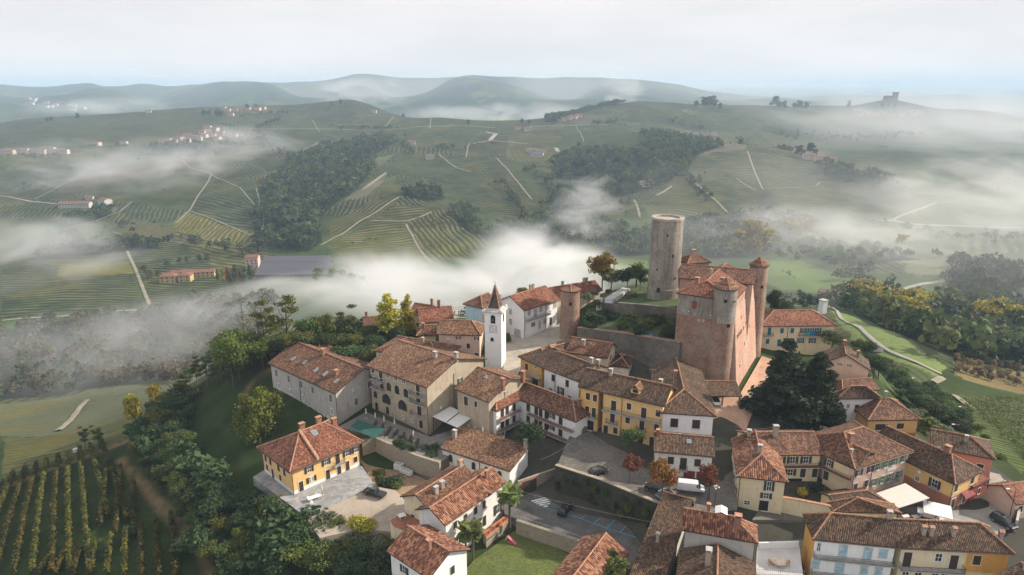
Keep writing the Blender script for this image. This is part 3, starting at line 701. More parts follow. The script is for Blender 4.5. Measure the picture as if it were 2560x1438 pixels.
class Block:
    """one rectangular wing of a building: x runs along its front eave, y into its depth; corners are roof corners"""
    def __init__(s, root, a, ang, L, W, zg, ze, typ='gable', axis='x', rise=2.5, hips=(0, 0), ov=.55, wall=None, roof=None, base=None, deep=3.0, back=None, wallname='wall', caps=True, sidemat=None, eave=None):
        s.root = root; s.L, s.W, s.ov, s.e = L, W, ov, ze - zg; e = s.e; s.rise = rise; s.typ = typ; s.axis = axis
        s.M = Matrix.Translation((a[0] - root.location.x, a[1] - root.location.y, zg - root.location.z)) @ Matrix.Rotation(ang, 4, 'Z')
        s.loc = s.M.to_translation(); s.rz = ang
        zr = e + rise; h0, h1 = hips; caplist = []
        if typ == 'mono':
            F = [[(0, 0, e), (L, 0, e), (L, W, e + rise), (0, W, e + rise)]]
        elif typ == 'flat':
            F = [[(0, 0, e), (L, 0, e), (L, W, e + .1), (0, W, e + .1)]]
        else:
            if axis == 'x': sw, A, Lx, Wy = (lambda x, y, z: (x, y, z)), None, L, W
            else: sw, A, Lx, Wy = (lambda x, y, z: (y, x, z)), None, W, L
            r = .5 if back is None else back; yr = Wy * r
            r0, r1 = sw(h0, yr, zr), sw(Lx - h1, yr, zr); c00, c10, c11, c01 = sw(0, 0, e), sw(Lx, 0, e), sw(Lx, Wy, e), sw(0, Wy, e)
            F = [[c00, c10, r1, r0], [c11, c01, r0, r1]]
            if abs(h0 + h1 - Lx) < .05: F = [[c00, c10, r0], [c11, c01, r0]]; r1 = r0
            if h0 > 0: F.append([c01, c00, r0]); caplist += [(c00, r0), (c01, r0)]
            if h1 > 0: F.append([c10, c11, r1]); caplist += [(c10, r1), (c11, r1)]
            if r0 != r1: caplist.append((r0, r1))
            s.r0, s.r1 = r0, r1
        s.F = F
        rm = roof_mesh(F, roof, .24, caplist if caps else ())
        s.roof = link('roof', rm, root, s.loc, s.rz)
        # walls up to the underside of the roof
        b = MB(); x0, x1, y0, y1 = ov, L - ov, ov, W - ov
        if typ in ('mono', 'flat'): x0, x1, y0, y1 = ov, L - ov, ov, W - ov
        sides = [((x0, y0), (x1, y0)), ((x1, y0), (x1, y1)), ((x1, y1), (x0, y1)), ((x0, y1), (x0, y0))]
        zb = -deep
        for (p, q), sk in zip(sides, 'FRBL'):
            ts = [0, 1]; wm = (sidemat or {}).get(sk, wall)
            if typ not in ('mono', 'flat'):
                m = (W if axis == 'x' else L) * (.5 if back is None else back)
                k = 1 if axis == 'x' else 0
                if abs(q[k] - p[k]) > .1: ts = [0, (m - p[k]) / (q[k] - p[k]), 1]
            top = []
            for t in ts:
                x, y = p[0] + (q[0] - p[0]) * t, p[1] + (q[1] - p[1]) * t; top.append((x, y, s.rz_at(x, y) - .16))
            if base:
                hb, mb = base[0], (base[2].get(sk, base[1]) if len(base) > 2 else base[1])
                b.face([(p[0], p[1], zb), (q[0], q[1], zb), (q[0], q[1], hb), (p[0], p[1], hb)], mb)
                b.face([(p[0], p[1], hb), (q[0], q[1], hb)] + top[::-1], wm)
            else: b.face([(p[0], p[1], zb), (q[0], q[1], zb)] + top[::-1], wm)
        s.wall = link(wallname, b.mesh(wallname), root, s.loc, s.rz)
    def rz_at(s, x, y):
        best = None
        for f in s.F:
            n = fnormal(f); p = f[0]; z = p[2] - (n.x * (x - p[0]) + n.y * (y - p[1])) / n.z
            best = z if best is None else min(best, z)
        return best
    def side(s, k):
        o = s.ov; L, W = s.L, s.W
        return {'F': ((o, o), (1, 0), L - 2 * o, 0), 'R': ((L - o, o), (0, 1), W - 2 * o, R(90)), 'B': ((L - o, W - o), (-1, 0), L - 2 * o, R(180)), 'L': ((o, W - o), (0, -1), W - 2 * o, R(270))}[k]
    def put(s, name, me, k, u, z, parent=None, out=0.0):
        o0, d, ln, rz = s.side(k); x, y = o0[0] + d[0] * u * ln, o0[1] + d[1] * u * ln
        nx, ny = (d[1], -d[0]); v = s.M @ Vector((x + nx * out, y + ny * out, z))
        return link(name, me, parent or s.root, v, s.rz + rz)
    def win(s, k, kind, us, zc, w=1.0, h=1.5, leaf=M_BROWN, frame=M_SURR, label=None):
        """zc: height of the middle of the window above the ground"""
        for u in (us if isinstance(us, (list, tuple)) else [us]):
            base = {'open': 'open', 'shut': 'shut'}.get(kind, kind)
            me = cached((base, w, h, leaf.name, frame.name), lambda: win_mesh(base, w, h, frame, leaf))
            nm = 'door' if kind == 'door' else 'garage_door' if kind == 'garage' else 'window'
            o = s.put(nm, me, k, u, zc - h / 2)
            if kind in ('open', 'shut'):
                sm = cached(('sh', w, h, leaf.name), lambda: shut_mesh(w / 2, h, leaf))
                for x in ((-w, w / 2) if kind == 'open' else (-w / 2, 0)):
                    link('shutter', sm, o, (x - (.04 if x < -.6 * w / 1 else -.04 if kind == 'open' else 0), -.065 if kind == 'open' else -.025, 0))
    def chim(s, pts, kind='plaster', w=.7, d=.55, h=.9):
        for x, y in pts:
            me = cached(('ch', kind, w, d, h), lambda: chim_mesh(kind, w, d, h))
            x, y = x * s.L, y * s.W
            link('chimney', me, s.roof, (x, y, s.rz_at(x, y) + .1), 0)
    def sky(s, pts, w=.8, l=1.2, mat=None):
        for x, y in pts:
            x, y = x * s.L, y * s.W; z = s.rz_at(x, y)
            d = .3; gx, gy = (s.rz_at(x + d, y) - z) / d, (s.rz_at(x, y + d) - z) / d
            n = Vector((-gx, -gy, 1)).normalized(); up = Vector((gx, gy, gx * gx + gy * gy)); up.normalize(); rt = up.cross(n)
            M = Matrix((rt, up, n)).transposed().to_4x4()
            b = MB(); b.box(-w / 2, w / 2, -l / 2, l / 2, -.05, .12, M_LEAD); b.box(-w / 2 + .07, w / 2 - .07, -l / 2 + .07, l / 2 - .07, .12, .135, mat or M_SKYL)
            o = link('skylight', b.mesh('skylight'), s.roof); o.matrix_local = Matrix.Translation((x, y, z)) @ M
    def balcony(s, k, u0, u1, z, dep=1.1, floor=None, rail=M_METAL, solid=False):
        o0, d, ln, rz = s.side(k); w = (u1 - u0) * ln
        b = MB(); b.box(0, w, -dep, .05, -.16, 0, M_SLAB); b.box(.04, w - .04, -dep + .04, .05, 0, .012, floor or M_SLAB)
        for x in np.arange(.4, w, 1.5): b.box(x - .08, x + .08, -dep * .7, .05, -.36, -.16, M_SLAB)
        o = s.put('balcony', b.mesh('balcony'), k, u0, z)
        r = MB(); H = .95
        for p, q in (((.04, -dep + .04), (w - .04, -dep + .04)), ((.04, -dep + .04), (.04, 0)), ((w - .04, -dep + .04), (w - .04, 0))):
            r.tube((p[0], p[1], H), (q[0], q[1], H), .035, .035, rail, 4); r.tube((p[0], p[1], .1), (q[0], q[1], .1), .025, .025, rail, 4)
            L_ = math.hypot(q[0] - p[0], q[1] - p[1]); n = max(2, int(L_ / .22))
            for i in range(n + 1):
                x, y = p[0] + (q[0] - p[0]) * i / n, p[1] + (q[1] - p[1]) * i / n; r.box(x - .014, x + .014, y - .014, y + .014, 0, H, rail)
        link('railing', r.mesh('railing'), o)
    def pipe(s, pts, mat=M_PIPE):
        for k, u in pts:
            b = MB(); b.tube((0, -.10, -1), (0, -.10, s.e - .15), .07, .07, mat, 6)
            s.put('drainpipe', b.mesh('drainpipe'), k, u, 0)
    def gutter(s, ks='F'):
        for k in ks:
            b = MB(); 
            p, q = {'F': ((0, -.08), (s.L, -.08)), 'R': ((s.L + .08, 0), (s.L + .08, s.W)), 'L': ((-.08, 0), (-.08, s.W))}[k]
            b.tube((p[0], p[1], s.e - .2), (q[0], q[1], s.e - .2), .09, .09, M_PIPE, 6, True); link('gutter', b.mesh('gutter'), s.roof)
    def antenna(s, x, y, h=2.4):
        x, y = x * s.L, y * s.W; z = s.rz_at(x, y); b = MB(); b.tube((0, 0, -.2), (0, 0, h), .03, .025, M_LEAD, 5)
        b.tube((-.7, 0, h - .15), (.7, 0, h - .15), .018, .018, M_LEAD, 4)
        for i in range(6): b.tube((-.6 + i * .24, -.3, h - .15), (-.6 + i * .24, .3, h - .15), .012, .012, M_LEAD, 4)
        link('aerial', b.mesh('aerial'), s.roof, (x, y, z), random.uniform(0, 3))
    def dish(s, k, u, z):
        b = MB(); n = 12
        ring = [(.4 * math.cos(2 * math.pi * i / n), -.35, .4 * math.sin(2 * math.pi * i / n)) for i in range(n)]
        for i in range(n): b.face([(0, -.25, 0), ring[i], ring[(i + 1) % n]], M_WHITE)
        b.tube((0, 0, -.1), (0, -.27, 0), .03, .03, M_LEAD, 5); s.put('satellite_dish', b.mesh('satellite_dish'), k, u, z)
def mat_skyl():
    m, N, L, B = new_mat('skylight_glass'); B.inputs['Base Color'].default_value = (.16, .20, .25, 1); B.inputs['Roughness'].default_value = .05; B.inputs['Specular IOR Level'].default_value = 1.0; return m
M_SKYL = mat_skyl()
def house(name, label, A, B, Ze, Wd, Zg, rise=2.5, group=None, cat='house', **kw):
    """A, B: the two ends of the front eave in the photograph, both at height Ze; Wd metres, ('C', px, py): a back eave corner, ('R', px, py): a ridge end"""
    a, b = P(A[0], A[1], Ze), P(B[0], B[1], Ze); L = math.hypot(b[0] - a[0], b[1] - a[1]); ang = math.atan2(b[1] - a[1], b[0] - a[0])
    if isinstance(Wd, tuple):
        c = P(Wd[1], Wd[2], Ze if Wd[0] == 'C' else Ze + rise); w = -(b[1] - a[1]) / L * (c[0] - a[0]) + (b[0] - a[0]) / L * (c[1] - a[1])
        Wd = w if Wd[0] == 'C' else 2 * w
    root = empty(name, (a[0], a[1], Zg)); tag(root, label, cat, group)
    bl = Block(root, a, ang, L, Wd, Zg, Ze, rise=rise, **kw); bl.ang = ang; bl.a = a
    return bl

def ridge_house(name, label, p0, p1, Zr, half, drop, Zg, hips=(0, 0), ext=(0, 0), group=None, cat='house', root=None, **kw):
    """p0, p1: ridge ends in the photograph at height Zr; half: half width of the roof; drop: ridge to eave"""
    a, b = P(p0[0], p0[1], Zr), P(p1[0], p1[1], Zr); d = Vector((b[0] - a[0], b[1] - a[1])); Lr = d.length; d.normalize(); n = Vector((-d.y, d.x))
    o = Vector(a[:2]) - d * (hips[0] + ext[0]) - n * half; L = Lr + sum(hips) + sum(ext); ang = math.atan2(d.y, d.x)
    if root is None:
        root = empty(name, (o.x, o.y, Zg)); tag(root, label, cat, group)
    bl = Block(root, (o.x, o.y), ang, L, 2 * half, Zg, Zr - drop, rise=drop, hips=hips, **kw); bl.ang = ang; bl.a = o
    return bl
# ------------------------------------------------------------------ the village houses
h = house('stone_house', 'long grey plastered house with five small skylights in its brown roof', (669,907), (838,984), 3.4, ('R',907,920), -7.5, 3.6, wall=W_GREY, roof=R_BRN)
h.win('F','shut',[.085,.29,.485,.66,.92],8.6,1.1,1.9,M_GREYSH); h.win('F','surround',[.105,.30,.495,.925],5.0,.75,1.3,frame=M_WHITE); h.win('F','arch',[.37],1.3,1.5,2.6); h.win('F','pane',[.57,.72,.8,.86],2.9,.4,.5)
h.win('R','shut',[.6,.86],9.3,1.1,1.8,M_GREYSH); h.win('R','shut',[.34,.8],6.2,1.1,1.9,M_GREYSH); h.win('R','pane',[.3],9.6,.4,.6)
h.sky([(.21,.22),(.37,.24),(.57,.20),(.70,.20),(.88,.17)],.85,1.5); h.chim([(.46,.46)],'brick',1.0,.8,1.2); h.chim([(.81,.26)],'brick',1.1,.9,.7); h.pipe([('F',.46),('F',1.0),('R',.9)]); h.gutter('F')
h = house('stone_hotel', 'tall sandy stone hotel with arched openings and iron balconies', (914,914), (1067,969), 8.1, ('R',1172,905), -4, 3.6, cat='hotel', wall=W_SAND, roof=R_TAN, ov=.7)
h.win('F','shut',[.06],11.0,.9,1.1); h.win('F','door',[.20,.85],10.2,1.3,2.4); h.win('F','pane',[.33,.47,.61],11.1,1.2,1.0); h.win('F','open',[.06],8.6,.9,1.5); h.win('F','door',[.21,.85],8.3,1.4,2.6)
h.win('F','arch',[.34,.485,.64],8.2,1.5,2.2,frame=W_SAND); h.win('F','arch',[.08],4.6,1.2,1.8,frame=W_SAND); h.win('F','arch',[.28,.57],4.6,2.9,2.6,frame=W_SAND); h.win('F','door',[.86],5.0,1.5,2.6)
h.win('F','arch',[.09,.29,.88],1.5,1.0,2.0,frame=W_SAND); h.win('F','pane',[.57,.72],1.4,.7,.9)
h.win('R','open',[.56,.78],9.2,.9,1.5,M_DKGREEN); h.win('R','open',[.56,.78],5.9,.9,1.6,M_DKGREEN)
for u0, u1, z in ((.03,.27,9.0),(.03,.27,6.9),(.74,.97,8.9),(.74,.97,6.9),(.74,.97,3.6)): h.balcony('F',u0,u1,z,1.1)
h.chim([(.72,.42),(.97,.5)],'plaster',.9,.7,1.0); h.pipe([('F',.0),('F',1.0),('R',.45)]); h.gutter('F'); h.dish('R',.2,5.0)
h = house('hip_roofed_house', 'hip roofed house directly behind the sandy stone hotel', (933,877), (1100,905), 8.6, ('C',1163,866), 0, 2.6, hips=(7,6), wall=W_CREAM, roof=R_BRN)
h.win('R','open',[.3,.7],6.2,.9,1.3,M_DKGREEN); h.chim([(.62,.4)],'plaster',.5,.5,1.2); h.chim([(.9,.7)],'plaster',.4,.4,1.5)
h = house('rose_house', 'rose pink house against the left side of the bell tower', (1091,835), (1203,839), 11, ('R',1106,799), 3.5, 2.6, hips=(0,3.2), wall=W_ROSE, roof=R_TAN)
h.win('F','open',[.48,.93],6.4,.6,.9); h.win('F','shut',[.72],4.2,.9,1.4); h.win('F','arch',[.5,.92],1.2,1.4,2.2)
ridge_house('barn_house', 'house with dark red tiled roof behind the yellow poplars', (1043,771), (1113,766), 11.5, 4.8, 3, 3, wall=W_CREAM, roof=R_RED, ext=(0,2)).chim([(.62,.5)],'brick',.8,.6,1.6)
ridge_house('valley_edge_house', 'farthest small red roofed house at the valley edge behind the poplars', (1036,757), (1085,764), 9, 4, 2.2, 1, wall=W_CREAM, roof=R_RED).chim([(.9,.5)],'brick',.7,.6,1.6)
ridge_house('ivy_house', 'pale house with ivy covered wall between garden trees and poplars', (912,793), (958,788), 5, 3.4, 2, -4, wall=W_CREAM, roof=R_BRN, ext=(1,3)).chim([(.15,.5)],'brick',.7,.6,1.2)
h = house('low_tiled_house', 'low house with tiled hip roof between rose house and poplars', (1040,840), (1092,838), 8.4, 6, 2, 2.0, hips=(2.5,0), wall=W_CREAM, roof=R_BRN); h.chim([(.35,.35)],'brick',.7,.6,1.0)
h = house('garden_pavilion', 'small square pavilion with bright red pyramid roof', (764,866), (799,879), 4.6, ('C',822,865), -1, 2.0, cat='pavilion', hips=(2.6,2.6), wall=W_TERRA, roof=R_RED, ov=.3)
h = house('white_house', 'white gabled house with taupe shutters and a long balcony near the bell tower', (1310,776.5), (1400,748), 14.4, ('C',1251,750), 5.6, 3.0, wall=W_WHITE, roof=R_RED)
h.win('F','shut',[.15,.49,.71,.93],7.3,1.3,1.5,M_TAUPE); h.win('F','door',[.33],6.7,1.3,2.4,M_TAUPE); h.win('F','pane',[.27],3.4,1.6,1.3); h.win('F','door',[.46],2.6,1.0,2.3,M_TAUPE); h.win('F','shut',[.62],3.2,1.2,1.4,M_TAUPE); h.win('F','door',[.8],2.6,1.0,2.4); h.balcony('F',.02,.72,5.4,1.2)
h.win('L','shut',[.12,.5],7.0,1.1,1.6,M_TAUPE); h.win('L','shut',[.14,.5],4.0,1.1,1.6,M_TAUPE); h.win('L','garage',[.76],1.2,2.6,2.2,M_TAUPE)
h.chim([(.02,.88)],'plaster',.7,.7,1.2); h.chim([(.65,.6),(.74,.62)],'plaster',.6,.6,1.2); h.pipe([('F',.02),('F',.64),('L',.05)]); h.gutter('F')
h = house('corner_house', 'small house with pale blue side wall behind the bell tower', (1206,771), (1246,754), 14.0, ('C',1181,750), 6, 2.2, hips=(4,0), wall=W_ROSE, roof=R_BRN, sidemat={'L': W_AQUA})
h = ridge_house('long_low_house', 'long low building with faded red roof beyond the round brick turret', (1393,716), (1482,702), 15.4, 4.2, 2.2, 7, wall=W_CREAM, roof=R_RED, ext=(3,1)); h.chim([(.3,.55),(.75,.52),(.81,.52)],'plaster',.6,.6,.9)
h = ridge_house('stepped_house', 'house under the curtain wall with white walled roof terrace', (1447,845), (1533,858), 12.6, 4.6, 2.4, 5, wall=W_CREAM, roof=R_BRN, ext=(2,0))
h.chim([(.35,.3)],'plaster',.8,.6,.9); h.win('R','shut',[.5],3.6,1.0,1.4,M_REDSH)
h = ridge_house('dormer_house', 'house whose roof has a lit dormer window, beside the curving street', (1360,872), (1420,856), 11.2, 4.2, 2.4, 4, wall=W_CREAM, roof=R_BRN, ext=(1,3)); h.chim([(.2,.3)],'brick',.8,.7,1.2)
h = house('pyramid_roof_house', 'small white house with mossy pyramid roof under the curtain wall', (1525,914), (1574,920), 7.2, ('C',1596,895), 2.5, 2.0, hips=(3.2,3.2), wall=W_CHALK, roof=R_OLD, ov=.4)
h = house('yellow_corner_house', 'strong yellow house at the street bend below the bell tower', (1294,891), (1353,918), 9.2, ('R',1483,910), 2.6, 2.6, hips=(4.5,0), wall=W_OCHRE, roof=R_OLD)
h.win('F','shut',[.3],4.6,1.1,1.6); h.win('F','pane',[.75],5.6,1.0,.8); h.win('F','garage',[.72],1.6,2.3,2.0); h.balcony('F',.45,.98,3.2,.9,rail=M_TAUPE)
h = house('white_terrace_house', 'white house with black shutters joined to the yellow corner house', (1353,918), (1448,955), 9.2, ('R',1483,910), 2.0, 2.6, wall=W_WHITE, roof=R_OLD)
h.win('F','shut',[.27,.68],5.3,1.0,1.7,M_METAL); h.win('F','open',[.5],2.6,1.0,2.2,M_METAL); h.win('F','pane',[.2,.75],1.9,1.0,1.0); h.pipe([('F',.33)]); h.chim([(.9,.5),(.98,.62)],'plaster',.8,.6,.9)
h = house('skylight_house', 'house with one skylight between the sandy hotel and white balcony building', (1135,972), (1222,1006), 6.5, ('R',1203,920), -1, 3.0, wall=W_SAND, roof=R_TAN)
h.sky([(.42,.38)],.8,1.0); h.win('F','door',[.28],5.2,1.3,2.2); h.chim([(.97,.32),(.99,.75)],'brick',.9,.7,1.6); h.win('F','shut',[.6],5.4,.9,1.4)
# white building with wrap-around balconies: two wings at a right angle
A0, B0 = P(1177,1000,4.2), P(1241,1027,4.2); ang = math.atan2(B0[1]-A0[1], B0[0]-A0[0]); Lw = math.hypot(B0[1]-A0[1], B0[0]-A0[0])
root = tag(empty('balcony_building', (A0[0], A0[1], -4.3)), 'white three storey building with brown wrap around balconies', 'building')
w1 = Block(root, A0, ang, Lw, 16.2, -4.3, 4.2, 'gable', 'y', 2.5, (4.2, 4.2), wall=W_WHITE, roof=R_RED)
C0 = P(1305,1001,4.2); D0 = P(1439,1055.5,4.2); L2 = math.hypot(D0[0]-C0[0], D0[1]-C0[1]); dx = Vector((math.cos(ang), math.sin(ang)))
w2 = Block(root, (C0[0]-dx.x*Lw/2, C0[1]-dx.y*Lw/2), ang, L2+Lw/2, 8.0, -4.3, 4.2, 'gable', 'x', 2.5, (0, 4.0), wall=W_WHITE, roof=R_BRN)
w1.win('F','door',[.16,.34],6.9,1.1,2.3); w1.win('F','door',[.2,.36],4.0,1.1,2.3); w1.balcony('F',.02,.5,5.75,1.0,M_FLOOR)
for z in (1.1, 4.0, 6.9): w1.win('R','door',[.13,.24,.40],z,1.15,2.3); w2.win('F','door',[.27,.40,.47,.56,.78],z,1.1,2.2)
for z in (4.3, 7.2): w2.win('F','open',[.64],z,1.0,1.3)
for z in (2.85, 5.75): w1.balcony('R',.0,.49,z,1.3,M_FLOOR,M_LEAD); w2.balcony('F',.29,.995,z,1.3,M_FLOOR,M_LEAD)
w1.chim([(.78,.3)],'plaster',.5,.5,.9); w2.chim([(.88,.52)],'brick',.7,.6,1.2); w2.antenna(.62,.5,1.6); w1.gutter('FR'); w2.gutter('F')
b = MB(); q = arch_pts(2.2, 2.4, 10); b.face([(x, -.03, z) for x, z in q], M_GREYSH); w2.put('mural', b.mesh('mural'), 'R', .5, 3.2)
b = MB(); b.lathe([(.75,0),(.75,.05),(.55,.06),(.55,.05)], M_METAL, 20, cap=False); b.lathe([(.5,.04),(.25,.055),(.02,.055)], M_WHITE, 16, cap=False); o = w2.put('round_sign', b.mesh('round_sign'), 'R', .55, 1.9, out=.02); o.rotation_euler = (R(90), 0, w2.rz + R(90))
h = house('yellow_house', 'deep yellow end house with a garage facing the cobbled square', (1444,966), (1500,979), 10.4, ('R',1475,921), 0, 2.8, wall=W_OCHRE, roof=R_OLD)
h.win('F','shut',[.42,.82],8.3,1.0,1.6); h.win('F','shut',[.4],5.0,1.0,1.7); h.win('F','door',[.78],4.7,1.0,2.3); h.balcony('F',.55,.98,3.5,.9); h.win('F','garage',[.5],1.3,2.6,2.4,M_DARK)
h2 = house('ochre_house', 'pale ochre house with long balcony and a roof dormer facing the square', (1500,979), (1662,1016), 10.4, 2*(h.W/2), 0, 2.8, wall=W_YEL, roof=R_OLD); h = h2
h.win('F','door',[.19,.70],7.5,1.2,2.4); h.win('F','shut',[.45,.93],8.2,1.0,1.5); h.balcony('F',.0,.99,6.2,1.0); h.win('F','door',[.18,.68],4.6,1.1,2.4); h.win('F','shut',[.44,.92],4.9,1.0,1.5); h.balcony('F',.08,.28,3.3,.9); h.balcony('F',.60,.76,3.3,.9)
h.win('F','door',[.07,.86],1.2,1.1,2.2); h.win('F','shut',[.24],1.6,1.0,1.5); h.win('F','arch',[.67],1.3,1.2,2.6); h.pipe([('F',.0),('F',.33)]); h.gutter('F'); h.chim([(.75,.9),(.05,.45)],'plaster',.7,.6,1.0); h.antenna(.68,.55,3.0)
def dormer(bl, x, y):
    x, y = x * bl.L, y * bl.W; z = bl.rz_at(x, y); b = MB(); w = 1.0
    b.box(x-w, x+w, y, y+1.8, z-.4, z+1.0, W_YEL); b.box(x-.6, x+.6, y-.03, y, z+.15, z+.9, M_DARK)
    me = roof_mesh([[(x-w-.3, y-.3, z+.9), (x, y-.3, z+1.8), (x, y+2.8, z+1.8), (x-w-.3, y+2.8, z+.9)], [(x, y-.3, z+1.8), (x+w+.3, y-.3, z+.9), (x+w+.3, y+2.8, z+.9), (x, y+2.8, z+1.8)]], R_TAN, .12, [((x, y-.3, z+1.8), (x, y+2.8, z+1.8))], 'dormer')
    o = link('dormer', me, bl.roof); link('dormer_wall', b.mesh('dormer_wall'), bl.roof)
dormer(h, .52, .14)
h = ridge_house('hip_end_house', 'white fronted house with a long red and brown roof reaching back to the castle', (1710,973), (1694,907), 11.4, 6.2, 2.8, 0, hips=(6.5,0), ext=(0,3), wall=W_WHITE, roof=R_OLD)
h.win('L','shut',[.30,.70],6.2,1.6,2.0); h.win('L','pane',[.68],2.6,1.4,1.2); h.win('L','garage',[.22],1.8,2.6,1.8,M_DKGREEN); h.chim([(.55,.6)],'brick',.7,.6,1.4); h.antenna(.45,.65,3.2)
h = house('shutter_house', 'small white house with brown door behind the autumn trees on the square', (1634,1128), (1789,1142), 5.4, ('R',1783,1093), 0, 1.9, wall=W_CHALK, roof=R_OLD)
h.win('F','shut',[.27,.75],3.4,1.2,1.6); h.win('F','door',[.5],2.9,1.3,2.6); h.balcony('F',.43,.58,1.6,.7); h.win('F','garage',[.62,.85],.7,2.2,1.5,M_REDSH); h.sky([(.58,.33)],.9,1.0); h.chim([(.07,.46)],'brick',.6,.6,.5); h.gutter('F')
h = house('cream_hip_house', 'cream house with bright red hip roof ending in a tiled triangle', (1842,1191), (1972,1206), 4.4, ('C',1812,1095), -2.2, 2.6, axis='y', hips=(4.6,0), wall=W_CREAM, roof=R_LAR)
h.win('F','open',[.67],5.0,.9,2.0,M_DKGREEN); h.win('F','open',[.63],2.9,1.0,1.2,M_DKGREEN); h.win('F','pane',[.23],.9,1.1,.9); h.win('F','door',[.6],.7,1.7,2.2,M_DARK); h.win('L','open',[.45,.72],4.8,.9,1.5,M_DKGREEN); h.win('L','open',[.25,.55,.86],2.4,.9,1.3,M_DKGREEN)
h.chim([(.48,.37),(.35,.86)],'plaster',.7,.6,1.2); h.pipe([('F',.02)]); h.antenna(.3,.25,3.0); h.antenna(.5,.3,2.2)
# courtyard complex
a = P(1890,1139,4.6)
root = tag(empty('courtyard_house', (a[0], a[1], -3)), 'large courtyard house, rose front with green shutters beside the big awning', 'house')
def wing(A, B, Ze, half, rise, **kw):
    a, b = P(*A, Ze), P(*B, Ze); return Block(root, a, math.atan2(b[1]-a[1], b[0]-a[0]), math.hypot(b[0]-a[0], b[1]-a[1]), 2*half, -3, Ze, rise=rise, **kw)
w = wing((1880,1139),(2062,1137),4.6,5.2,2.3, wall=W_CREAM, roof=R_BRN); w.win('F','open',[.40,.59,.79],6.2,1.1,1.5,M_DKGREEN); w.win('F','open',[.58],3.4,1.1,1.5,M_DKGREEN); w.win('F','door',[.77,.95],3.3,1.1,2.2,M_DKGREEN); w.win('F','garage',[.66],1.0,3.0,2.0,M_DARK); w.balcony('F',.3,.99,4.9,1.0,M_FLOOR); w.chim([(.42,.42)],'plaster',.9,.7,1.8); w.dish('F',.3,7.5)
w = wing((2055,1136),(2140,1174),4.6,4.6,2.3, wall=W_CREAM, roof=R_BRN, base=None); w.win('F','open',[.14],6.2,.9,1.5,M_DKGREEN); w.win('F','door',[.10],3.3,1.1,2.2,M_DKGREEN); w.balcony('F',.0,.98,4.9,1.0,M_FLOOR); w.chim([(.65,.25)],'plaster',.4,.4,.8)
w = wing((2138,1173),(2284,1128),4.8,7.0,3.4, hips=(4.5,6.5), wall=W_ROSE, roof=R_BRN)
w.win('F','open',[.09,.30],6.3,.95,1.5,M_DKGREEN); w.win('F','open',[.45,.59,.73,.90],6.3,.9,1.5,M_GREEN); w.win('F','shut',[.07,.26],3.2,.95,1.5,M_DKGREEN); w.win('F','open',[.42,.57,.71,.87],2.9,.9,1.6,M_GREEN); w.balcony('F',.62,.82,1.9,.9)
b = MB(); b.box(-1.2,1.2,-.08,0,0,.55,M_WHITE); w.put('sign_board', b.mesh('sign_board'), 'F', .71, 4.4); w.chim([(.25,.36)],'brick',1.0,.8,1.3); w.pipe([('F',.33),('F',1.0),('F',.0)]); w.gutter('F')
h = house('awning_house', 'long orange house with dark red ground floor and a red shop awning', (2172,1109), (2389,1212), 2.6, ('C',2470,1181), -3.4, 3.0, hips=(0,4.0), wall=W_YEL, roof=R_OLD, base=(2.7, W_TERRA))
h.win('F','open',[.80],4.0,1.1,1.7,M_DKGREEN); h.win('F','pane',[.6],3.2,.9,.9); h.balcony('F',.74,.86,3.0,.5); h.win('R','shut',[.12],4.4,1.1,1.4,M_DKGREEN); h.win('R','shut',[.75],4.4,1.1,1.4); h.win('R','door',[.12,.55],1.1,1.2,2.1,M_DKGREEN); h.chim([(.72,.52)],'brick',1.0,.8,1.0); h.pipe([('F',1.0)]); h.dish('F',.62,5.0)
b = MB(); b.face([(-1.6,0,2.6),(1.6,0,2.6),(1.6,-1.2,1.9),(-1.6,-1.2,1.9)], plain('awning_red',(.22,.03,.035))); b.face([(-1.6,-1.2,1.9),(1.6,-1.2,1.9),(1.6,-1.2,1.65),(-1.6,-1.2,1.65)], plain('awning_red',(0,0,0))); h.put('shop_awning', b.mesh('shop_awning'), 'R', .55, .2)
k = house('red_annexe', 'small dark red annexe at the street end of the orange house', (2434,1219), (2476,1198), -.2, 4.2, -3.6, .6, typ='mono', wall=plaster('plaster_dark_red', (.34,.075,.06), (.16,.05,.04), .4), roof=R_RED, ov=.25); k.win('F','shut',[.5],1.6,.8,1.2)
k = house('edge_house', 'red roofed house cut by the right picture edge beside the curving street', (2542,1262), (2600,1252), -.4, 7, -3.8, 2.0, wall=W_ROSE, roof=R_RED); k.win('F','shut',[.3],1.8,.9,1.3)
h = house('salmon_house', 'salmon pink house with mossy hip roof beside the east vineyard', (2326,1117), (2491,1149), 1.4, 8.6, -4.8, 2.2, hips=(0,4.5), wall=W_SALMON, roof=R_OLD)
h.win('F','shut',[.45],3.9,1.0,1.2); h.win('F','shut',[.83],3.3,1.2,1.9); h.chim([(.55,.33)],'plaster',.6,.5,.9); h.antenna(.06,.3,2.6); h.dish('F',.1,6.2)
h = house('loggia_house', 'yellow house with broad hip roof and dark balcony on the eastern slope', (2169.5,1051), (2305,1049), 3.2, ('R',2199,996), -3, 3.0, hips=(5.5,5), wall=W_YEL, roof=R_BRN, base=(2.6, W_TERRA))
h.win('F','garage',[.28],4.2,2.9,1.5); h.win('F','shut',[.66],4.4,1.6,1.3); h.balcony('F',.0,.5,2.7,1.2); h.chim([(.5,.5)],'plaster',.5,.5,1.2)
h = house('white_hip_house', 'white house with brown hip roof behind the tall conifers', (2092,997), (2206,996), 6, ('R',2117,965), -1, 2.6, hips=(3.6,3.6), wall=W_CHALK, roof=R_OLD)
h.win('F','pane',[.28],4.9,.7,1.0); h.win('F','garage',[.22],1.5,1.2,2.2,M_DARK); h.win('F','door',[.5],4.2,1.0,2.0)
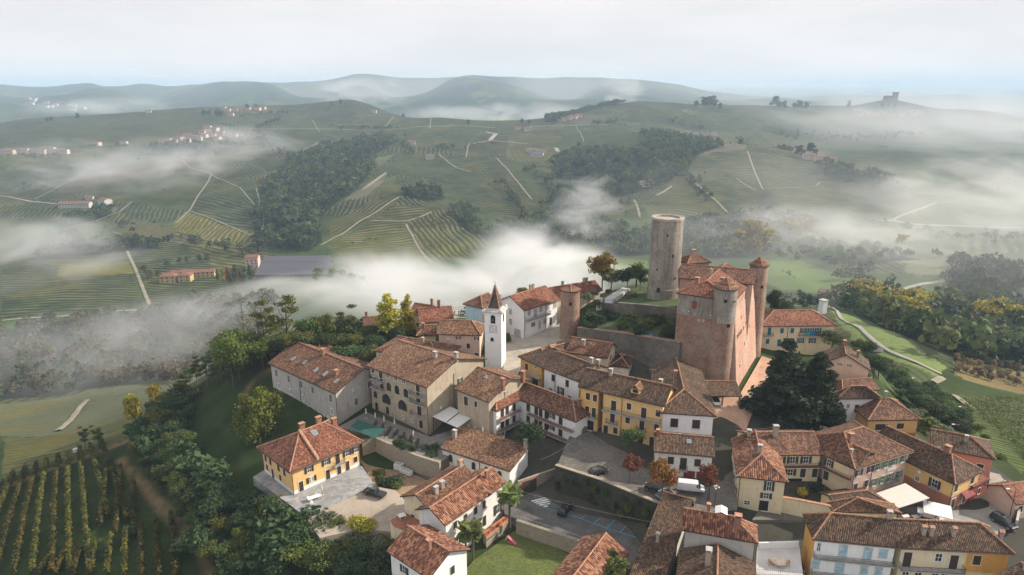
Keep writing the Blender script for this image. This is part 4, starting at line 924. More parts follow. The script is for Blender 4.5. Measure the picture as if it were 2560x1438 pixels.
h = ridge_house('brown_roof_house', 'low brown roofed house above the white hip roofed house', (2105,950), (2180,944), 6.5, 3.5, 1.6, 0, hips=(2,0), wall=W_CREAM, roof=R_BRN)
h = ridge_house('peach_gable_house', 'plain peach gabled house with two small attic vents', (2116,887), (2110,861), 11.5, 6.0, 3.3, 0, wall=W_PEACH, roof=R_OLD)
h.win('L','pane',[.40,.60],8.6,1.3,.6,frame=W_PEACH); h.chim([(.85,.5)],'brick',.8,.6,1.0); h.chim([(.5,.25)],'brick',.6,.5,1.2)
h = house('teal_shutter_house', 'cream house with teal shutters and a blue banner on its balcony behind the castle', (1900,816), (2094,814), 9.2, ('R',1944,775), 2.6, 3.0, hips=(6,5.5), wall=W_CREAM, roof=R_RED)
h.win('F','door',[.12],4.9,1.0,2.3,M_TEAL); h.win('F','shut',[.29,.43],5.0,1.0,1.5,M_TEAL); h.win('F','open',[.58,.68,.78],5.0,.9,1.5,M_TEAL); h.win('F','shut',[.11],1.8,1.0,1.5,M_TEAL); h.win('F','door',[.27],1.3,1.1,2.2,M_TEAL); h.win('F','open',[.42,.56,.72],1.9,1.0,1.6,M_TEAL)
h.balcony('F',.04,.17,3.7,.9); h.balcony('F',.52,.83,3.7,1.0); h.pipe([('F',.37)])
b = MB(); b.box(-1.6,1.6,-1.18,-1.14,-.1,1.0,plain('banner_blue',(.015,.16,.42))); b.box(-1.55,-.4,-1.2,-1.13,.0,.95,plain('banner_green',(.05,.30,.16))); h.put('banner', b.mesh('banner'), 'F', .67, 3.9)
h = house('blue_white_house', 'two storey pale white house with grey blue shutters and an orange end wall', (2032,1347.6), (2251,1369), 3.2, ('R',2239,1297), -5, 3.0, hips=(3.4,0), wall=W_WHITE, roof=R_OLD, sidemat={'L': W_ORANGE})
h.win('F','door',[.37,.68],6.1,1.3,2.3,M_BLUESH); h.win('F','shut',[.87],6.4,1.3,1.5,M_BLUESH); h.win('F','pane',[.06],6.4,.6,1.6,frame=M_WHITE); h.win('F','shut',[.05],3.1,1.2,1.7,M_BLUESH); h.win('F','door',[.36],2.7,1.4,2.3,M_BLUESH); h.win('F','shut',[.67,.85],2.9,1.1,1.6,M_BLUESH); h.balcony('F',.0,1.0,4.7,1.1); h.balcony('F',.0,1.0,1.4,1.1); h.chim([(.93,.52)],'plaster',.7,.6,.9); h.gutter('F')
h2 = house('orange_row_house', 'long row house, half cream half orange, with dark doors and four chimneys', (2251,1369), (2538,1384), 3.2, h.W, -5, 3.0, hips=(0,4), wall=W_CREAM, roof=R_OLD, sidemat={'R': W_ORANGE}); h = h2
h.win('F','door',[.07],5.6,1.3,2.8); h.win('F','pane',[.36],6.3,1.1,1.5,frame=M_WHITE); h.win('F','door',[.51],5.6,1.3,2.6); h.win('F','shut',[.72],6.2,1.2,1.7); h.win('F','pane',[.08,.2,.36,.45,.58,.8],2.6,1.1,1.6); h.balcony('F',.0,.60,4.2,1.2); h.chim([(.235,.27),(.30,.26),(.50,.27),(.97,.47)],'tile',.6,.6,.9); h.gutter('F')
b = MB(); b.box(0, h.L*.36, -.04, .02, 0, 4.1, W_ORANGE); h.put('orange_wall', b.mesh('orange_wall'), 'F', .62, 3.9)
h = house('corner_tile_roof', 'mossy tiled house at the bottom right corner beside the orange row house', (2470,1442), (2540,1500), 1.5, ('C',2570,1386), -5, 2.0, wall=W_CREAM, roof=R_OLD); h.chim([(.3,.45)],'tile',.7,.7,1.2)
h = house('big_chimney_house', 'house with red ridge tiles, red chimney pot and blank grey front wall', (1705,1325), (1896,1358), 3.2, ('R',1710,1270), -4, 2.7, hips=(0,4.2), wall=W_GREY, roof=R_LAR)
h.chim([(.33,.54)],'brick',.5,.5,1.2); h.chim([(.72,.30)],'brick',1.0,.9,1.6); h.dish('F',.68,4.6); h.pipe([('R',.05)])
b = MB(); x, y = h.L*.50, h.W*.62; z = h.rz_at(x, h.W*.5); b.box(x-.8, x+.8, y-.9, y+.9, z-1.6, z+.35, W_TERRA); link('roof_box', b.mesh('roof_box'), h.roof)
me = roof_mesh([[(x-1,y-1.1,z+.3),(x,y-1.1,z+.7),(x,y+1.1,z+.7),(x-1,y+1.1,z+.3)],[(x,y-1.1,z+.7),(x+1,y-1.1,z+.3),(x+1,y+1.1,z+.3),(x,y+1.1,z+.7)]], M_WHITE, .12); link('box_roof', me, h.roof)
h = ridge_house('long_mossy_house', 'long dark mossy roof with a stove pipe at the bottom edge', (1621,1296), (1701,1319), 2.0, 13, 5.0, -5.5, wall=W_GREY, roof=R_OLD, back=.86); h.chim([(.42,.42)],'plaster',.5,.5,1.2)
h = ridge_house('slab_chimney_house', 'dark roofed house with a tall slab capped chimney at the bottom edge', (1793,1452), (1795,1359), 1.8, 6.2, 2.4, -5.5, wall=W_GREY, roof=R_OLD, ext=(4,0)); h.chim([(.62,.62)],'plaster',1.0,.8,2.4); h.root['label'] = 'dark roofed house with a tall slab capped chimney at the bottom edge'
h = ridge_house('creeper_roof_house', 'house with green creeper climbing over its lit tiled roof', (1434,1440), (1516,1332), 0.6, 4.4, 2.4, -7, wall=W_PEACH, roof=R_LAR, ext=(4,0))
h.win('F','shut',[.8],2.6,.9,1.2)
h = house('arched_window_house', 'long white house with five arched brown shutters below the balcony building', (1100,1120), (1275.6,1178), -2, 8.2, -7.5, 1.9, typ='mono', wall=W_CHALK, roof=R_TAN, ov=.35)
h.win('F','archsh',[.13,.30,.48,.67,.86],3.6,1.0,1.8,M_BROWN,frame=W_CHALK); h.chim([(.06,.5)],'plaster',.8,.7,1.4); h.chim([(.97,.9)],'plaster',.8,.7,1.6); h.pipe([('F',.57)]); h.gutter('F')
h = house('yellow_villa', 'yellow villa with hip roof and brown shutters on a grey stone terrace', (724,1181), (909,1103), -1, ('C',630,1123), -7, 4.0, cat='villa', hips=(6.6,5.5), wall=W_YEL, roof=R_RED, ov=.8, base=(.8, W_CHALK))
h.win('F','open',[.24,.49,.81,.95],4.3,1.0,1.4); h.win('F','door',[.66],3.9,1.1,2.4); h.win('F','door',[.11,.5,.67,.8],1.2,1.0,2.3); h.win('F','open',[.26],1.8,1.1,1.3); h.win('F','shut',[.93],1.9,1.0,1.3); h.balcony('F',.58,.75,2.7,.9); h.win('L','shut',[.1,.27,.55,.75],4.1,1.0,2.0); h.win('L','shut',[.12,.58],1.7,.9,1.4); h.win('L','door',[.31],1.2,1.0,2.3); h.win('F','pane',[.27],1.8,.6,.8)
h.chim([(.44,.58),(.66,.56),(.9,.62)],'brick',1.1,.8,1.3); h.sky([(.52,.40)],1.2,1.4); h.pipe([('F',.0),('F',1.0)]); h.gutter('FL')
b = MB(); x = h.L*.37; p0, p1 = Vector((x, .1, h.e+.05)), Vector((x, h.W*.5, h.e+h.rise+.05))
b.face([p0+Vector((-.25,0,.55)), p0+Vector((.25,0,.55)), p1+Vector((.25,0,.55)), p1+Vector((-.25,0,.55))], M_RIDGE)
for s_ in (-.25,.25): b.face([p0+Vector((s_,0,-.3)), p0+Vector((s_,0,.55)), p1+Vector((s_,0,.55)), p1+Vector((s_,0,-.3))], W_SAND)
b.face([p0+Vector((-.25,0,-.3)), p0+Vector((.25,0,-.3)), p0+Vector((.25,0,.55)), p0+Vector((-.25,0,.55))], W_SAND); link('firewall', b.mesh('firewall'), h.roof)
h = house('palm_house', 'white house with long red roof and brown shutters beside the palms', (1112,1314), (1267,1206), -.4, ('C',1034,1276), -7.8, 2.0, wall=W_CHALK, roof=R_LAR)
h.win('F','shut',[.16,.33,.5,.65,.92],5.5,.95,1.5); h.win('F','shut',[.17],2.0,1.0,1.7); h.win('F','door',[.34,.65],1.8,1.1,2.3); h.win('F','open',[.9],2.4,1.2,2.2); h.win('L','shut',[.6],3.2,1.2,1.8); h.chim([(.83,.36)],'brick',.5,.5,1.1); h.pipe([('F',.0),('F',1.0)]); h.gutter('F')
d = Vector((math.cos(h.ang), math.sin(h.ang))); n = Vector((-d.y, d.x)); o = Vector(h.a[:2]) + n * 4.2 + d * 1.0
k = Block(h.root, o, h.ang, 13.5, 8.6, -7.8, -.2, rise=2.1, wall=W_CREAM, roof=R_BRN); k.chim([(.28,.30),(.42,.33)],'plaster',.8,.6,.9); k.chim([(.93,.52)],'tile',.9,.7,1.0); k.win('L','shut',[.72],5.4,.8,1.3); k.win('L','door',[.30],3.4,1.0,2.2); k.antenna(.5,.3,1.2)
h = house('corner_white_house', 'white house with mottled red roof and dark green shutters at the bottom edge', (965,1377), (1072,1448), -2, ('R',1040,1327), -9.5, 2.4, wall=W_WHITE, roof=R_LAR)
h.win('F','open',[.36],5.4,1.0,1.5,M_DKGREEN); h.win('R','shut',[.6],5.4,1.0,1.6,M_DKGREEN); h.chim([(.66,.36)],'brick',.8,.7,1.5)
# bar roof beside the courtyard house
h = house('terrace_roof_house', 'low pyramid roofed house in front of the big cream awning', (2082,1279), (2255,1283), 0.2, ('R',2142,1243), -3.6, 2.2, hips=(5,8), wall=W_CREAM, roof=R_BRN)
h = ridge_house('courtyard_shed', 'low tiled shed roof inside the courtyard next to the awning', (2070,1238), (2165,1226), .6, 3.0, 1.2, -3.2, hips=(0,3), wall=W_CREAM, roof=R_OLD)
# ------------------------------------------------------------------ castle, keep, turret, bell tower
root = tag(empty('castle', (53.2, 155.1, 2.5)), 'big brick castle with round corner towers and red hip roofs', 'castle')
ca = R(60)
cb = Block(root, (53.2, 155.1), ca, 25.0, 14.4, 2.5, 25.6, rise=2.8, hips=(5.0, 0), back=.57, ov=.45, wall=W_KEEP, roof=R_RED, base=(17.6, W_BRICK, {'F': W_BRICKSUN}), sidemat={'F': W_BRICKSUN})
cb.win('L', 'shut', [.32, .86], 20.6, 1.1, 1.8, M_REDSH, W_KEEP); cb.win('L', 'shut', [.80], 14.6, 1.1, 2.4, M_BROWN, W_KEEP); cb.balcony('L', .72, .9, 13.3, .8); cb.win('L', 'pane', [.5, .42], 16.8, .5, .6, frame=W_BRICK); cb.win('L', 'pane', [.12, .22, .62, .7, .95], 18.6, .25, .25, frame=W_KEEP)
cb.win('F', 'pane', [.12, .17, .22, .28, .34, .42, .5], 15.5, .35, 1.3, frame=W_BRICKSUN); cb.win('F', 'pane', [.18, .3, .45, .6, .75], 21.5, .45, 1.6, frame=W_BRICKSUN); cb.win('F', 'pane', [.3, .62], 6.0, .5, .9, frame=W_BRICKSUN); cb.win('F', 'pane', [.68], 14, .5, 1.1, frame=W_BRICKSUN)
cb.chim([(.16, .72), (.30, .34)], 'brick', 1.1, .9, 1.2); cb.chim([(.42, .6)], 'plaster', .4, .4, 1.3)
bw = MB(); q = [(1.2, .45), (20.2, .45)]; zt, zb_, o_ = 20.0, -3.0, -2.2
lo_ = [(2.0, o_), (31.0, o_), (31.0, 1.5), (2.0, 1.5)]; hi_ = [(2.6, .30), (24.2, .30), (24.2, 1.5), (2.6, 1.5)]
for k in range(4): bw.face([lo_[k] + (zb_,), lo_[(k + 1) % 4] + (zb_,), hi_[(k + 1) % 4] + (zt,), hi_[k] + (zt,)], W_BRICKSUN)
bw.face([p + (zt,) for p in hi_], W_BRICKSUN); link('battered_wall', bw.mesh('battered_wall'), root, cb.loc, cb.rz)
def slit(x, z, w_, h_):
    f = (z - zb_) / (zt - zb_); y = o_ + (.30 - o_) * f; b = MB(); b.box(-w_ / 2, w_ / 2, -.03, .2, 0, h_, M_DARK); link('window', b.mesh('window'), root, cb.M @ Vector((x, y, z)), cb.rz)
for x in (4.2, 5.4, 6.6, 7.9, 9.2, 11.5): slit(x, 12.2, .3, 1.1)
for x, z in ((9, 16), (12, 8), (15, 16.5), (6.5, 4.0), (18, 11), (14, 13)): slit(x, z, .35, .8)
kb = ridge_house(None, None, (1703, 660), (1874, 674), 28.8, 5.2, 2.5, 2.5, root=root, ext=(0, 1.5), wall=W_BRICKSUN, roof=R_BRN, ov=.45)
k3 = ridge_house(None, None, (1728, 637), (1742, 636), 27.5, 3.4, 1.7, 2.5, root=root, hips=(3, 3), wall=W_KEEP, roof=R_BRN, ov=.45); k3.chim([(.45, .5)], 'tile', 1.3, 1.1, 1.0)
def round_tower(name, c, r0, r1, z0, z1, apex, parent, label, hole=None, split=None):
    t = parent or tag(empty(name, (c[0], c[1], z0)), label, 'tower')
    off = (c[0] - t.location.x, c[1] - t.location.y, z0 - t.location.z)
    b = MB(); n = 28; h = z1 - z0
    if split:
        zs = split - z0; rs = r0 + (r1 - r0) * zs / h
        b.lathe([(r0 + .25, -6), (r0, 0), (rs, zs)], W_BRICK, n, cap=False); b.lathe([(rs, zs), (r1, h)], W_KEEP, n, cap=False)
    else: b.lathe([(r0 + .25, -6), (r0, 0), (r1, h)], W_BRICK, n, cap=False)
    link('corner_tower' if parent else 'wall', b.mesh('tower_wall'), t, off)
    ov = .35; F = []
    R_ = r1 + ov; zz = h - .1
    for k in range(n):
        a0, a1 = 2 * math.pi * k / n, 2 * math.pi * (k + 1) / n
        F.append([(R_ * math.cos(a0), R_ * math.sin(a0), zz), (R_ * math.cos(a1), R_ * math.sin(a1), zz), (0, 0, apex - z0)])
    link('tower_roof' if parent else 'roof', roof_mesh(F, R_TAN, .2, [(F[k][0], F[k][2]) for k in range(0, n, 7)]), t, off)
    for a, z in (hole or []):
        b = MB(); b.box(-.35, .35, -.1, .25, -.4, .4, M_DARK); r = r0 + (r1 - r0) * z / h
        link('window', b.mesh('window'), t, (off[0] + r * math.cos(a), off[1] + r * math.sin(a), off[2] + z), a + R(90))
    return t
round_tower('corner_tower', (51.6, 157.6), 2.9, 2.7, 2.5, 28.6, 30.9, root, None, [(R(-105), 23.2), (R(-80), 17)], 20.0)
round_tower('corner_tower', (67.4, 180.0), 2.8, 2.35, 2.5, 28.4, 30.4, root, None, [(R(-80), 20)])
b = MB(); rnd = random.Random(3)
# ivy tuft growing out of the sunlit wall
turret = round_tower('brick_turret', (16.3, 181.9), 2.85, 2.55, 6.5, ztop(16.1, 179.4, 729), ztop(16.3, 181.9, 715) + .4, None, 'round brick turret with conical tiled roof at the end of the curtain wall', [(R(-95), 10.6)])
def keep():
    c = (44.6, 192.8); z0 = 15.0; z1 = ztop(c[0], c[1] - 4.4, 550)
    t = tag(empty('keep_tower', (c[0], c[1], z0)), 'tall round grey stone keep with flat top, highest tower of the village', 'tower')
    h = z1 - z0; n = 40; rr = random.Random(5)
    b = MB(); b.lathe([(5.0, -4), (4.85, 0), (4.78, 3.3), (4.60, 3.5), (4.50, h * .6), (4.42, h)], W_KEEP, n, cap=False)
    b.lathe([(4.42, h), (3.5, h + .02)], M_CAPST, n, cap=False); b.lathe([(3.5, h + .02), (3.5, h - .5), (.02, h - .42)], M_CAPST, n, cap=False)
    link('wall', b.mesh('wall'), t)
    b = MB(); b.lathe([(4.56, h - .55), (4.62, h - .5), (4.62, h + .12), (4.3, h + .14), (4.3, h - .3)], M_CAPST, n, cap=False); link('parapet', b.mesh('parapet'), t)
    for a, z, w, hh in ((-120, 2.6, .9, 1.3), (-75, 13, .5, .9), (-100, 19, .4, .8), (-130, 9, .4, .6), (-60, 6.5, .4, .6)):
        b = MB(); b.box(-w / 2, w / 2, -.06, .3, 0, hh, M_DARK); a = R(a); r = 4.85 - z * .018 - (.1 if z > 3.4 else 0)
        link('window', b.mesh('window'), t, (r * math.cos(a), r * math.sin(a), z), a + R(90))
    for k in range(60):   # putlog holes
        pass
M_CAPST = plain('pale_cap_stone', (.36, .32, .27), .9, 0, .25)
keep()
def bell_tower():
    b_ = P(1254, 918.5, 4); w = 4.5; ang = R(-14); a = (b_[0] - w * math.cos(ang), b_[1] - w * math.sin(ang))
    t = empty('bell_tower', (a[0], a[1], 4), ang); tag(t, 'white bell tower with clock face and steep dark pointed spire', 'tower')
    Z = lambda y: ztop(b_[0], b_[1], y) - 4
    h = Z(782); b = MB(); b.prism([(0, 0), (w, 0), (w, w), (0, w)], -3, h, W_WHITE); link('wall', b.mesh('wall'), t)
    b = MB(); b.box(-.35, w + .35, -.35, w + .35, h - .45, h - .15, W_WHITE); b.box(-.5, w + .5, -.5, w + .5, h - .15, h + .05, M_CAP); 
    lo = [(-.5, -.5, h + .05), (w + .5, -.5, h + .05), (w + .5, w + .5, h + .05), (-.5, w + .5, h + .05)]; i = .72; hi = [(i, i, h + .75), (w - i, i, h + .75), (w - i, w - i, h + .75), (i, w - i, h + .75)]
    for k in range(4): b.face([lo[k], lo[(k + 1) % 4], hi[(k + 1) % 4], hi[k]], M_CAP)
    link('cornice', b.mesh('cornice'), t)
    ap = (w / 2, w / 2, ztop(b_[0], b_[1] + 2, 713) - 4); b = MB(); F = [[hi[k], hi[(k + 1) % 4], ap] for k in range(4)]
    o = link('spire', roof_mesh(F, tiles('tiles_spire', (.03, .02, .015), (.085, .055, .04), (.17, .13, .10), 0, .3, .4, .3), .12, [(hi[k], ap) for k in range(4)]), t)
    b = MB(); b.tube((w / 2, w / 2, ap[2] - .2), (w / 2, w / 2, ap[2] + .9), .05, .03, M_METAL, 5); b.tube((w / 2 - .3, w / 2, ap[2] + .6), (w / 2 + .3, w / 2, ap[2] + .6), .03, .03, M_METAL, 5); link('cross', b.mesh('cross'), t)
    for x in (.0, w):
        for y in (.0, w):
            b = MB(); b.box(-.28, .28, -.28, .28, 0, .5, W_WHITE); b.face([(-.28, -.28, .5), (.28, -.28, .5), (0, 0, .9)], W_WHITE); b.face([(.28, -.28, .5), (.28, .28, .5), (0, 0, .9)], W_WHITE); b.face([(.28, .28, .5), (-.28, .28, .5), (0, 0, .9)], W_WHITE); b.face([(-.28, .28, .5), (-.28, -.28, .5), (0, 0, .9)], W_WHITE)
            link('pinnacle', b.mesh('pinnacle'), t, (x, y, h + .05))
    def arch(u, z, ww, hh, side=0):
        me = cached(('bt', ww, hh), lambda: bt_arch(ww, hh)); x, y, rz = ((u * w, 0, 0), (w, u * w, R(90)))[side]
        return link('belfry_opening', me, t, (x, y, z), rz)
    zb = Z(811) ; arch(.50, zb, 1.25, 2.3); arch(.5, zb, 1.25, 2.3, 1); arch(.44, Z(856), .85, 1.1)
    b = MB(); b.lathe([(.42, 0), (.40, .1), (.30, .35), (.22, .75), (.05, .85)], plain('bell_bronze', (.10, .08, .05), .5, .7), 14); link('bell', b.mesh('bell'), t, (.5 * w, -.02, zb + .7))
    # clock: square white plate, black ring of numerals, two hands
    zc = Z(826) + .2; s = 1.05; b = MB(); b.box(-s, s, -.08, .02, -s, s, M_WHITE)
    for q in ((-s, s, s - .06, s), (-s, s, -s, -s + .06), (-s, -s + .06, -s + .06, s - .06), (s - .06, s, -s + .06, s - .06)): b.box(q[0], q[1], -.10, -.08, q[2], q[3], M_METAL)
    o = link('clock', b.mesh('clock'), t, (.5 * w, 0, zc))
    b = MB()
    rom = [3, 1, 2, 3, 2, 1, 2, 3, 4, 2, 1, 2]
    for k in range(12):
        th = math.pi / 2 - k * math.pi / 6; cx, cz_ = .78 * math.cos(th), .78 * math.sin(th); m = Matrix.Translation((cx, 0, cz_)) @ Matrix.Rotation(-(th - math.pi / 2), 4, 'Y')
        for j in range(rom[k]):
            x = (j - (rom[k] - 1) / 2) * .075; b.box(x - .024, x + .024, -.098, -.08, -.13, .13, M_METAL, m)
    link('numerals', b.mesh('numerals'), o)
    for th, ln, wd in ((-28, .50, .055), (135, .70, .04)):
        b = MB(); m = Matrix.Rotation(-R(th), 4, 'Y'); b.box(-.12, ln, -.115, -.10, -wd, wd, M_METAL, m); link('clock_hand', b.mesh('clock_hand'), o)
def bt_arch(ww, hh):
    b = MB(); q = arch_pts(ww, hh, 10); b.face([(x, -.012, z) for x, z in q], M_DARK)
    o = arch_pts(ww + .24, hh + .12, 10)
    for i in range(1, len(q) - 1): b.face([(q[i][0], -.012, q[i][1]), (o[i][0], -.05, o[i][1]), (o[i + 1][0], -.05, o[i + 1][1]), (q[i + 1][0], -.012, q[i + 1][1])], W_WHITE)
    for k in range(3): b.box(-ww / 2, ww / 2, -.04, -.02, hh * (.12 + .1 * k), hh * (.12 + .1 * k) + .05, M_METAL)
    return b.mesh('belfry_opening')
bell_tower()
# ------------------------------------------------------------------ squares, streets, terraces and walls
def mat_paving(name, c1, c2, sc=1.6, patch=.25):
    m, N, L, B = new_mat(name); g = N.new('ShaderNodeNewGeometry').outputs['Position']
    v = N.new('ShaderNodeTexVoronoi'); v.inputs['Scale'].default_value = sc; L.new(g, v.inputs['Vector'])
    s = N.new('ShaderNodeSeparateColor'); L.new(v.outputs['Color'], s.inputs[0])
    c = mixrgb(N, L, c1, c2, s.outputs[0]); c = mixrgb(N, L, c, tuple(x * .6 for x in c1), mul(N, L, noise(N, L, g, patch, 6, .7, .45, .7), .8))
    c = mixrgb(N, L, c, tuple(min(1, x * 1.35) for x in c2), mul(N, L, noise(N, L, g, patch * .5, 4, .6, .5, .7), .5))
    L.new(c, B.inputs['Base Color']); B.inputs['Roughness'].default_value = .92; return m
G_COBBLE = mat_paving('cobbles', (.105, .092, .08), (.165, .148, .128), 2.5)
G_STREET = mat_paving('street_stone', (.34, .30, .25), (.42, .375, .315), 1.2)
G_ASPH = mat_paving('asphalt', (.085, .080, .077), (.125, .118, .112), .8, .3)
G_ROAD = mat_paving('pale_road', (.27, .255, .235), (.33, .31, .285), .8)
G_PATIO = mat_paving('patio_slabs', (.20, .20, .20), (.33, .33, .325), 1.1)
G_GRAV = mat_paving('gravel_yard', (.30, .245, .19), (.38, .32, .26), 5)
G_DECK = mat_paving('terrace_stone', (.155, .14, .128), (.21, .19, .172), 1.3)
G_PINK = mat_paving('red_court', (.42, .255, .175), (.50, .32, .225), 3)
G_WHITE = mat_paving('white_terrace', (.52, .50, .48), (.58, .56, .54), 1.5)
G_EARTH = mat_paving('earth_path', (.25, .165, .095), (.33, .225, .135), 1.5)
G_LAWN = mat_paving('lawn_grass', (.060, .085, .018), (.13, .15, .035), 3.0, .12)
G_GRASS = mat_paving('terrace_grass', (.035, .055, .014), (.06, .085, .022), 2.0, .3)
G_PALE = mat_paving('farm_track', (.19, .165, .115), (.25, .22, .155), .3)
W_MOSS = masonry('mossy_wall', (.050, .050, .036), (.085, .080, .058), (.028, .038, .016), (1.6, 1.6, 3), .3)
def slab(name, label, pts, mat, down=4.0, side=None, cat='ground', kind='structure'):
    v = [P(*p) for p in pts]; b = MB()
    if sum(v[i][0] * v[(i + 1) % len(v)][1] - v[(i + 1) % len(v)][0] * v[i][1] for i in range(len(v))) < 0: v = v[::-1]
    b.face(v, mat)
    for i in range(len(v)):
        a, c = v[i], v[(i + 1) % len(v)]; b.face([(a[0], a[1], a[2] - down), (c[0], c[1], c[2] - down), c, a], side or mat)
    o = b.build(name); tag(o, label, cat, None, kind)
    bm = o.data; return o
slab('square', 'sloping cobbled village square with parked cars', [(1392,1167,-.3),(1500,1205,0),(1600,1247,0),(1700,1282,-.2),(1842,1276,-.8),(1852,1215,-.8),(1800,1080,.4),(1690,1100,.3),(1640,1112,.2),(1500,1085,0),(1440,1055,-.2),(1415,1110,-.3)], G_COBBLE, 7.5, W_MOSS, 'square')
slab('parking_lot', 'asphalt parking area below the square', [(1262,1285,-6.2),(1255,1262,-6.2),(1330,1228,-6.2),(1420,1236,-6.2),(1640,1312,-6.2),(1720,1352,-6.2),(1640,1440,-6.2),(1560,1420,-6.2),(1440,1352,-6.2),(1300,1300,-6.2)], G_ASPH, 3, W_RUBBLE, 'parking')
slab('lawn', 'green garden lawn in front of the palms', [(1130,1460,-8.2),(1185,1400,-8.2),(1290,1325,-8.2),(1445,1395,-8.2),(1425,1460,-8.2)], G_LAWN, 3, None, 'lawn')
slab('hotel_terrace', 'dark stone sun terrace in front of the sandy hotel', [(848,1066,-3.6),(915,1030,-3.6),(1075,1092,-3.6),(1130,1075,-3.6),(1180,1110,-3.6),(1098,1155,-3.6),(1040,1138,-3.6),(935,1093,-3.6),(880,1078,-3.6)], G_DECK, 6, W_RUBBLE, 'terrace')
slab('villa_patio', 'grey stone terrace around the yellow villa', [(632,1193,-7),(700,1150,-7),(905,1165,-7),(938,1214,-7),(764,1292,-7)], G_PATIO, 2.0, None, 'terrace')
slab('gravel_yard', 'pale gravel yard beside the villa terrace', [(764,1294,-7.15),(936,1216,-7.15),(990,1226,-7.15),(1020,1260,-7.15),(985,1330,-7.15),(900,1322,-7.15),(800,1345,-7.15)], G_GRAV, 2.5, None, 'yard')
slab('lane', 'dark lane below the hotel terrace wall', [(895,1140,-7.6),(1060,1195,-8),(1100,1200,-8),(1000,1238,-8),(935,1212,-7.6)], G_EARTH, 2.5, None, 'lane')
slab('ramp', 'dark sunken ramp beside the white bins', [(1038,1158,-7.5),(1100,1183,-7.5),(1085,1205,-7.5),(1026,1176,-7.5)], G_ASPH, 2.5, None, 'lane')
slab('main_street', 'pale sunlit street climbing past the bell tower', [(1258,922,3.9),(1262,875,4.8),(1266,845,5.5),(1290,832,5.9),(1318,846,5.7),(1402,804,6.8),(1448,812,7.0),(1440,842,6.9),(1370,862,6.0),(1310,905,4.2),(1290,945,3.4),(1250,975,2.6),(1225,955,3.0)], G_STREET, 3, None, 'street')
slab('viewpoint_square', 'small square at the valley edge with parked cars and visitors', [(1110,800,6.6),(1128,778,6.6),(1205,768,6.6),(1214,806,6.6),(1150,822,6.6)], G_STREET, 5, None, 'square')
slab('castle_court', 'reddish earth court at the foot of the castle', [(1752,1000,2.2),(1850,985,2.4),(1905,890,2.6),(1935,900,2.6),(1870,1060,1.6),(1860,1095,.9),(1770,1092,.8)], G_PINK, 3, None, 'court')
slab('east_street', 'pale street curving past the orange house', [(2330,1300,-3.6),(2400,1262,-3.6),(2470,1240,-3.7),(2475,1180,-3.9),(2500,1186,-3.9),(2530,1230,-3.7),(2530,1300,-3.6),(2500,1345,-3.6),(2400,1330,-3.6)], G_ROAD, 3, None, 'street')
slab('white_terrace', 'white paved roof terrace with table at the bottom edge', [(1893,1368,-1.5),(1998,1362,-1.5),(2012,1470,-1.5),(1888,1470,-1.5)], G_WHITE, 5, W_CHALK, 'terrace')
slab('courtyard', 'shaded courtyard behind the cream hip roofed house', [(1940,1215,-2.9),(2060,1205,-2.9),(2140,1262,-3.2),(2330,1270,-3.3),(2340,1310,-3.3),(2000,1300,-3.2),(1880,1300,-2.6)], G_COBBLE, 3, None, 'courtyard')
slab('garden_terrace', 'overgrown dark garden terrace below the keep', [(1446,824,10.2),(1560,838,11.2),(1692,862,12.2),(1712,842,12.6),(1700,780,13.2),(1560,770,12.8),(1470,770,11.0)], G_GRASS, 6, W_RUBBLE, 'terrace')
slab('keep_terrace', 'grassy upper terrace around the round stone keep', [(1545,760,15.6),(1620,766,15.6),(1708,777,15.6),(1730,730,15.6),(1700,702,15.6),(1580,712,15.4),(1500,735,13.2),(1505,757,14)], G_GRASS, 7, W_RUBBLE, 'terrace')
def wall_line(name, label, pts, zb, th, mat, cat='wall', cap=None):
    """pts: the wall's top edge in the photograph as (px, py, Z)"""
    b = MB(); v = [Vector(P(*p)) for p in pts]
    for a, c in zip(v[:-1], v[1:]):
        d = (c - a); d.z = 0; d.normalize(); n = Vector((-d.y, d.x, 0)) * th
        q = [a, c, c + n, a + n]; lo = [Vector((p.x, p.y, zb)) for p in q]
        b.face(q, cap or mat)
        for i in range(4): b.face([lo[i], lo[(i + 1) % 4], q[(i + 1) % 4], q[i]], mat)
        if cap:
            e = .12; q2 = [a - n.normalized() * e, c - n.normalized() * e, c + n + n.normalized() * e, a + n + n.normalized() * e]; up = Vector((0, 0, .14))
            b.face([p + up for p in q2], cap)
            for i in range(4): b.face([q2[i], q2[(i + 1) % 4], q2[(i + 1) % 4] + up, q2[i] + up], cap)
    return tag(b.build(name), label, cat)
wall_line('curtain_wall', 'long rubble curtain wall between the brick turret and the castle', [(1443,820,10.7),(1560,834,11.7),(1650,849,12.6),(1700,858,12.9)], 0, 1.2, W_RUBBLE, cap=W_BRICK)
wall_line('terrace_wall', 'dark stone retaining wall below the round keep', [(1545,757,15.9),(1620,763,15.9),(1706,774,15.9)], 10, .8, W_RUBBLE)
wall_line('square_wall', 'mossy retaining wall between the cobbled square and the parking area', [(1388,1164,.5),(1500,1200,.7),(1600,1241,.7),(1700,1280,.4)], -8, .55, W_MOSS, cap=W_STONE)
wall_line('arcade_wall', 'old stone wall with blind windows under the sun terrace', [(905,1100,-3.2),(935,1094,-3.2),(1040,1139,-3.2),(1098,1157,-3.2)], -11, .6, W_STONE)
wall_line('garden_wall', 'low stone wall with railing between lawn and parking area', [(1290,1303,-5.3),(1360,1326,-5.3),(1440,1352,-5.3),(1490,1375,-5.3)], -10, .5, W_STONE, cap=W_STONE)
wall_line('yard_wall', 'cream wall with tiled coping beside the cream hip roofed house', [(1946,1243,.2),(2000,1252,.2),(2082,1268,.2)], -5, .4, W_CREAM, cap=M_RIDGE)
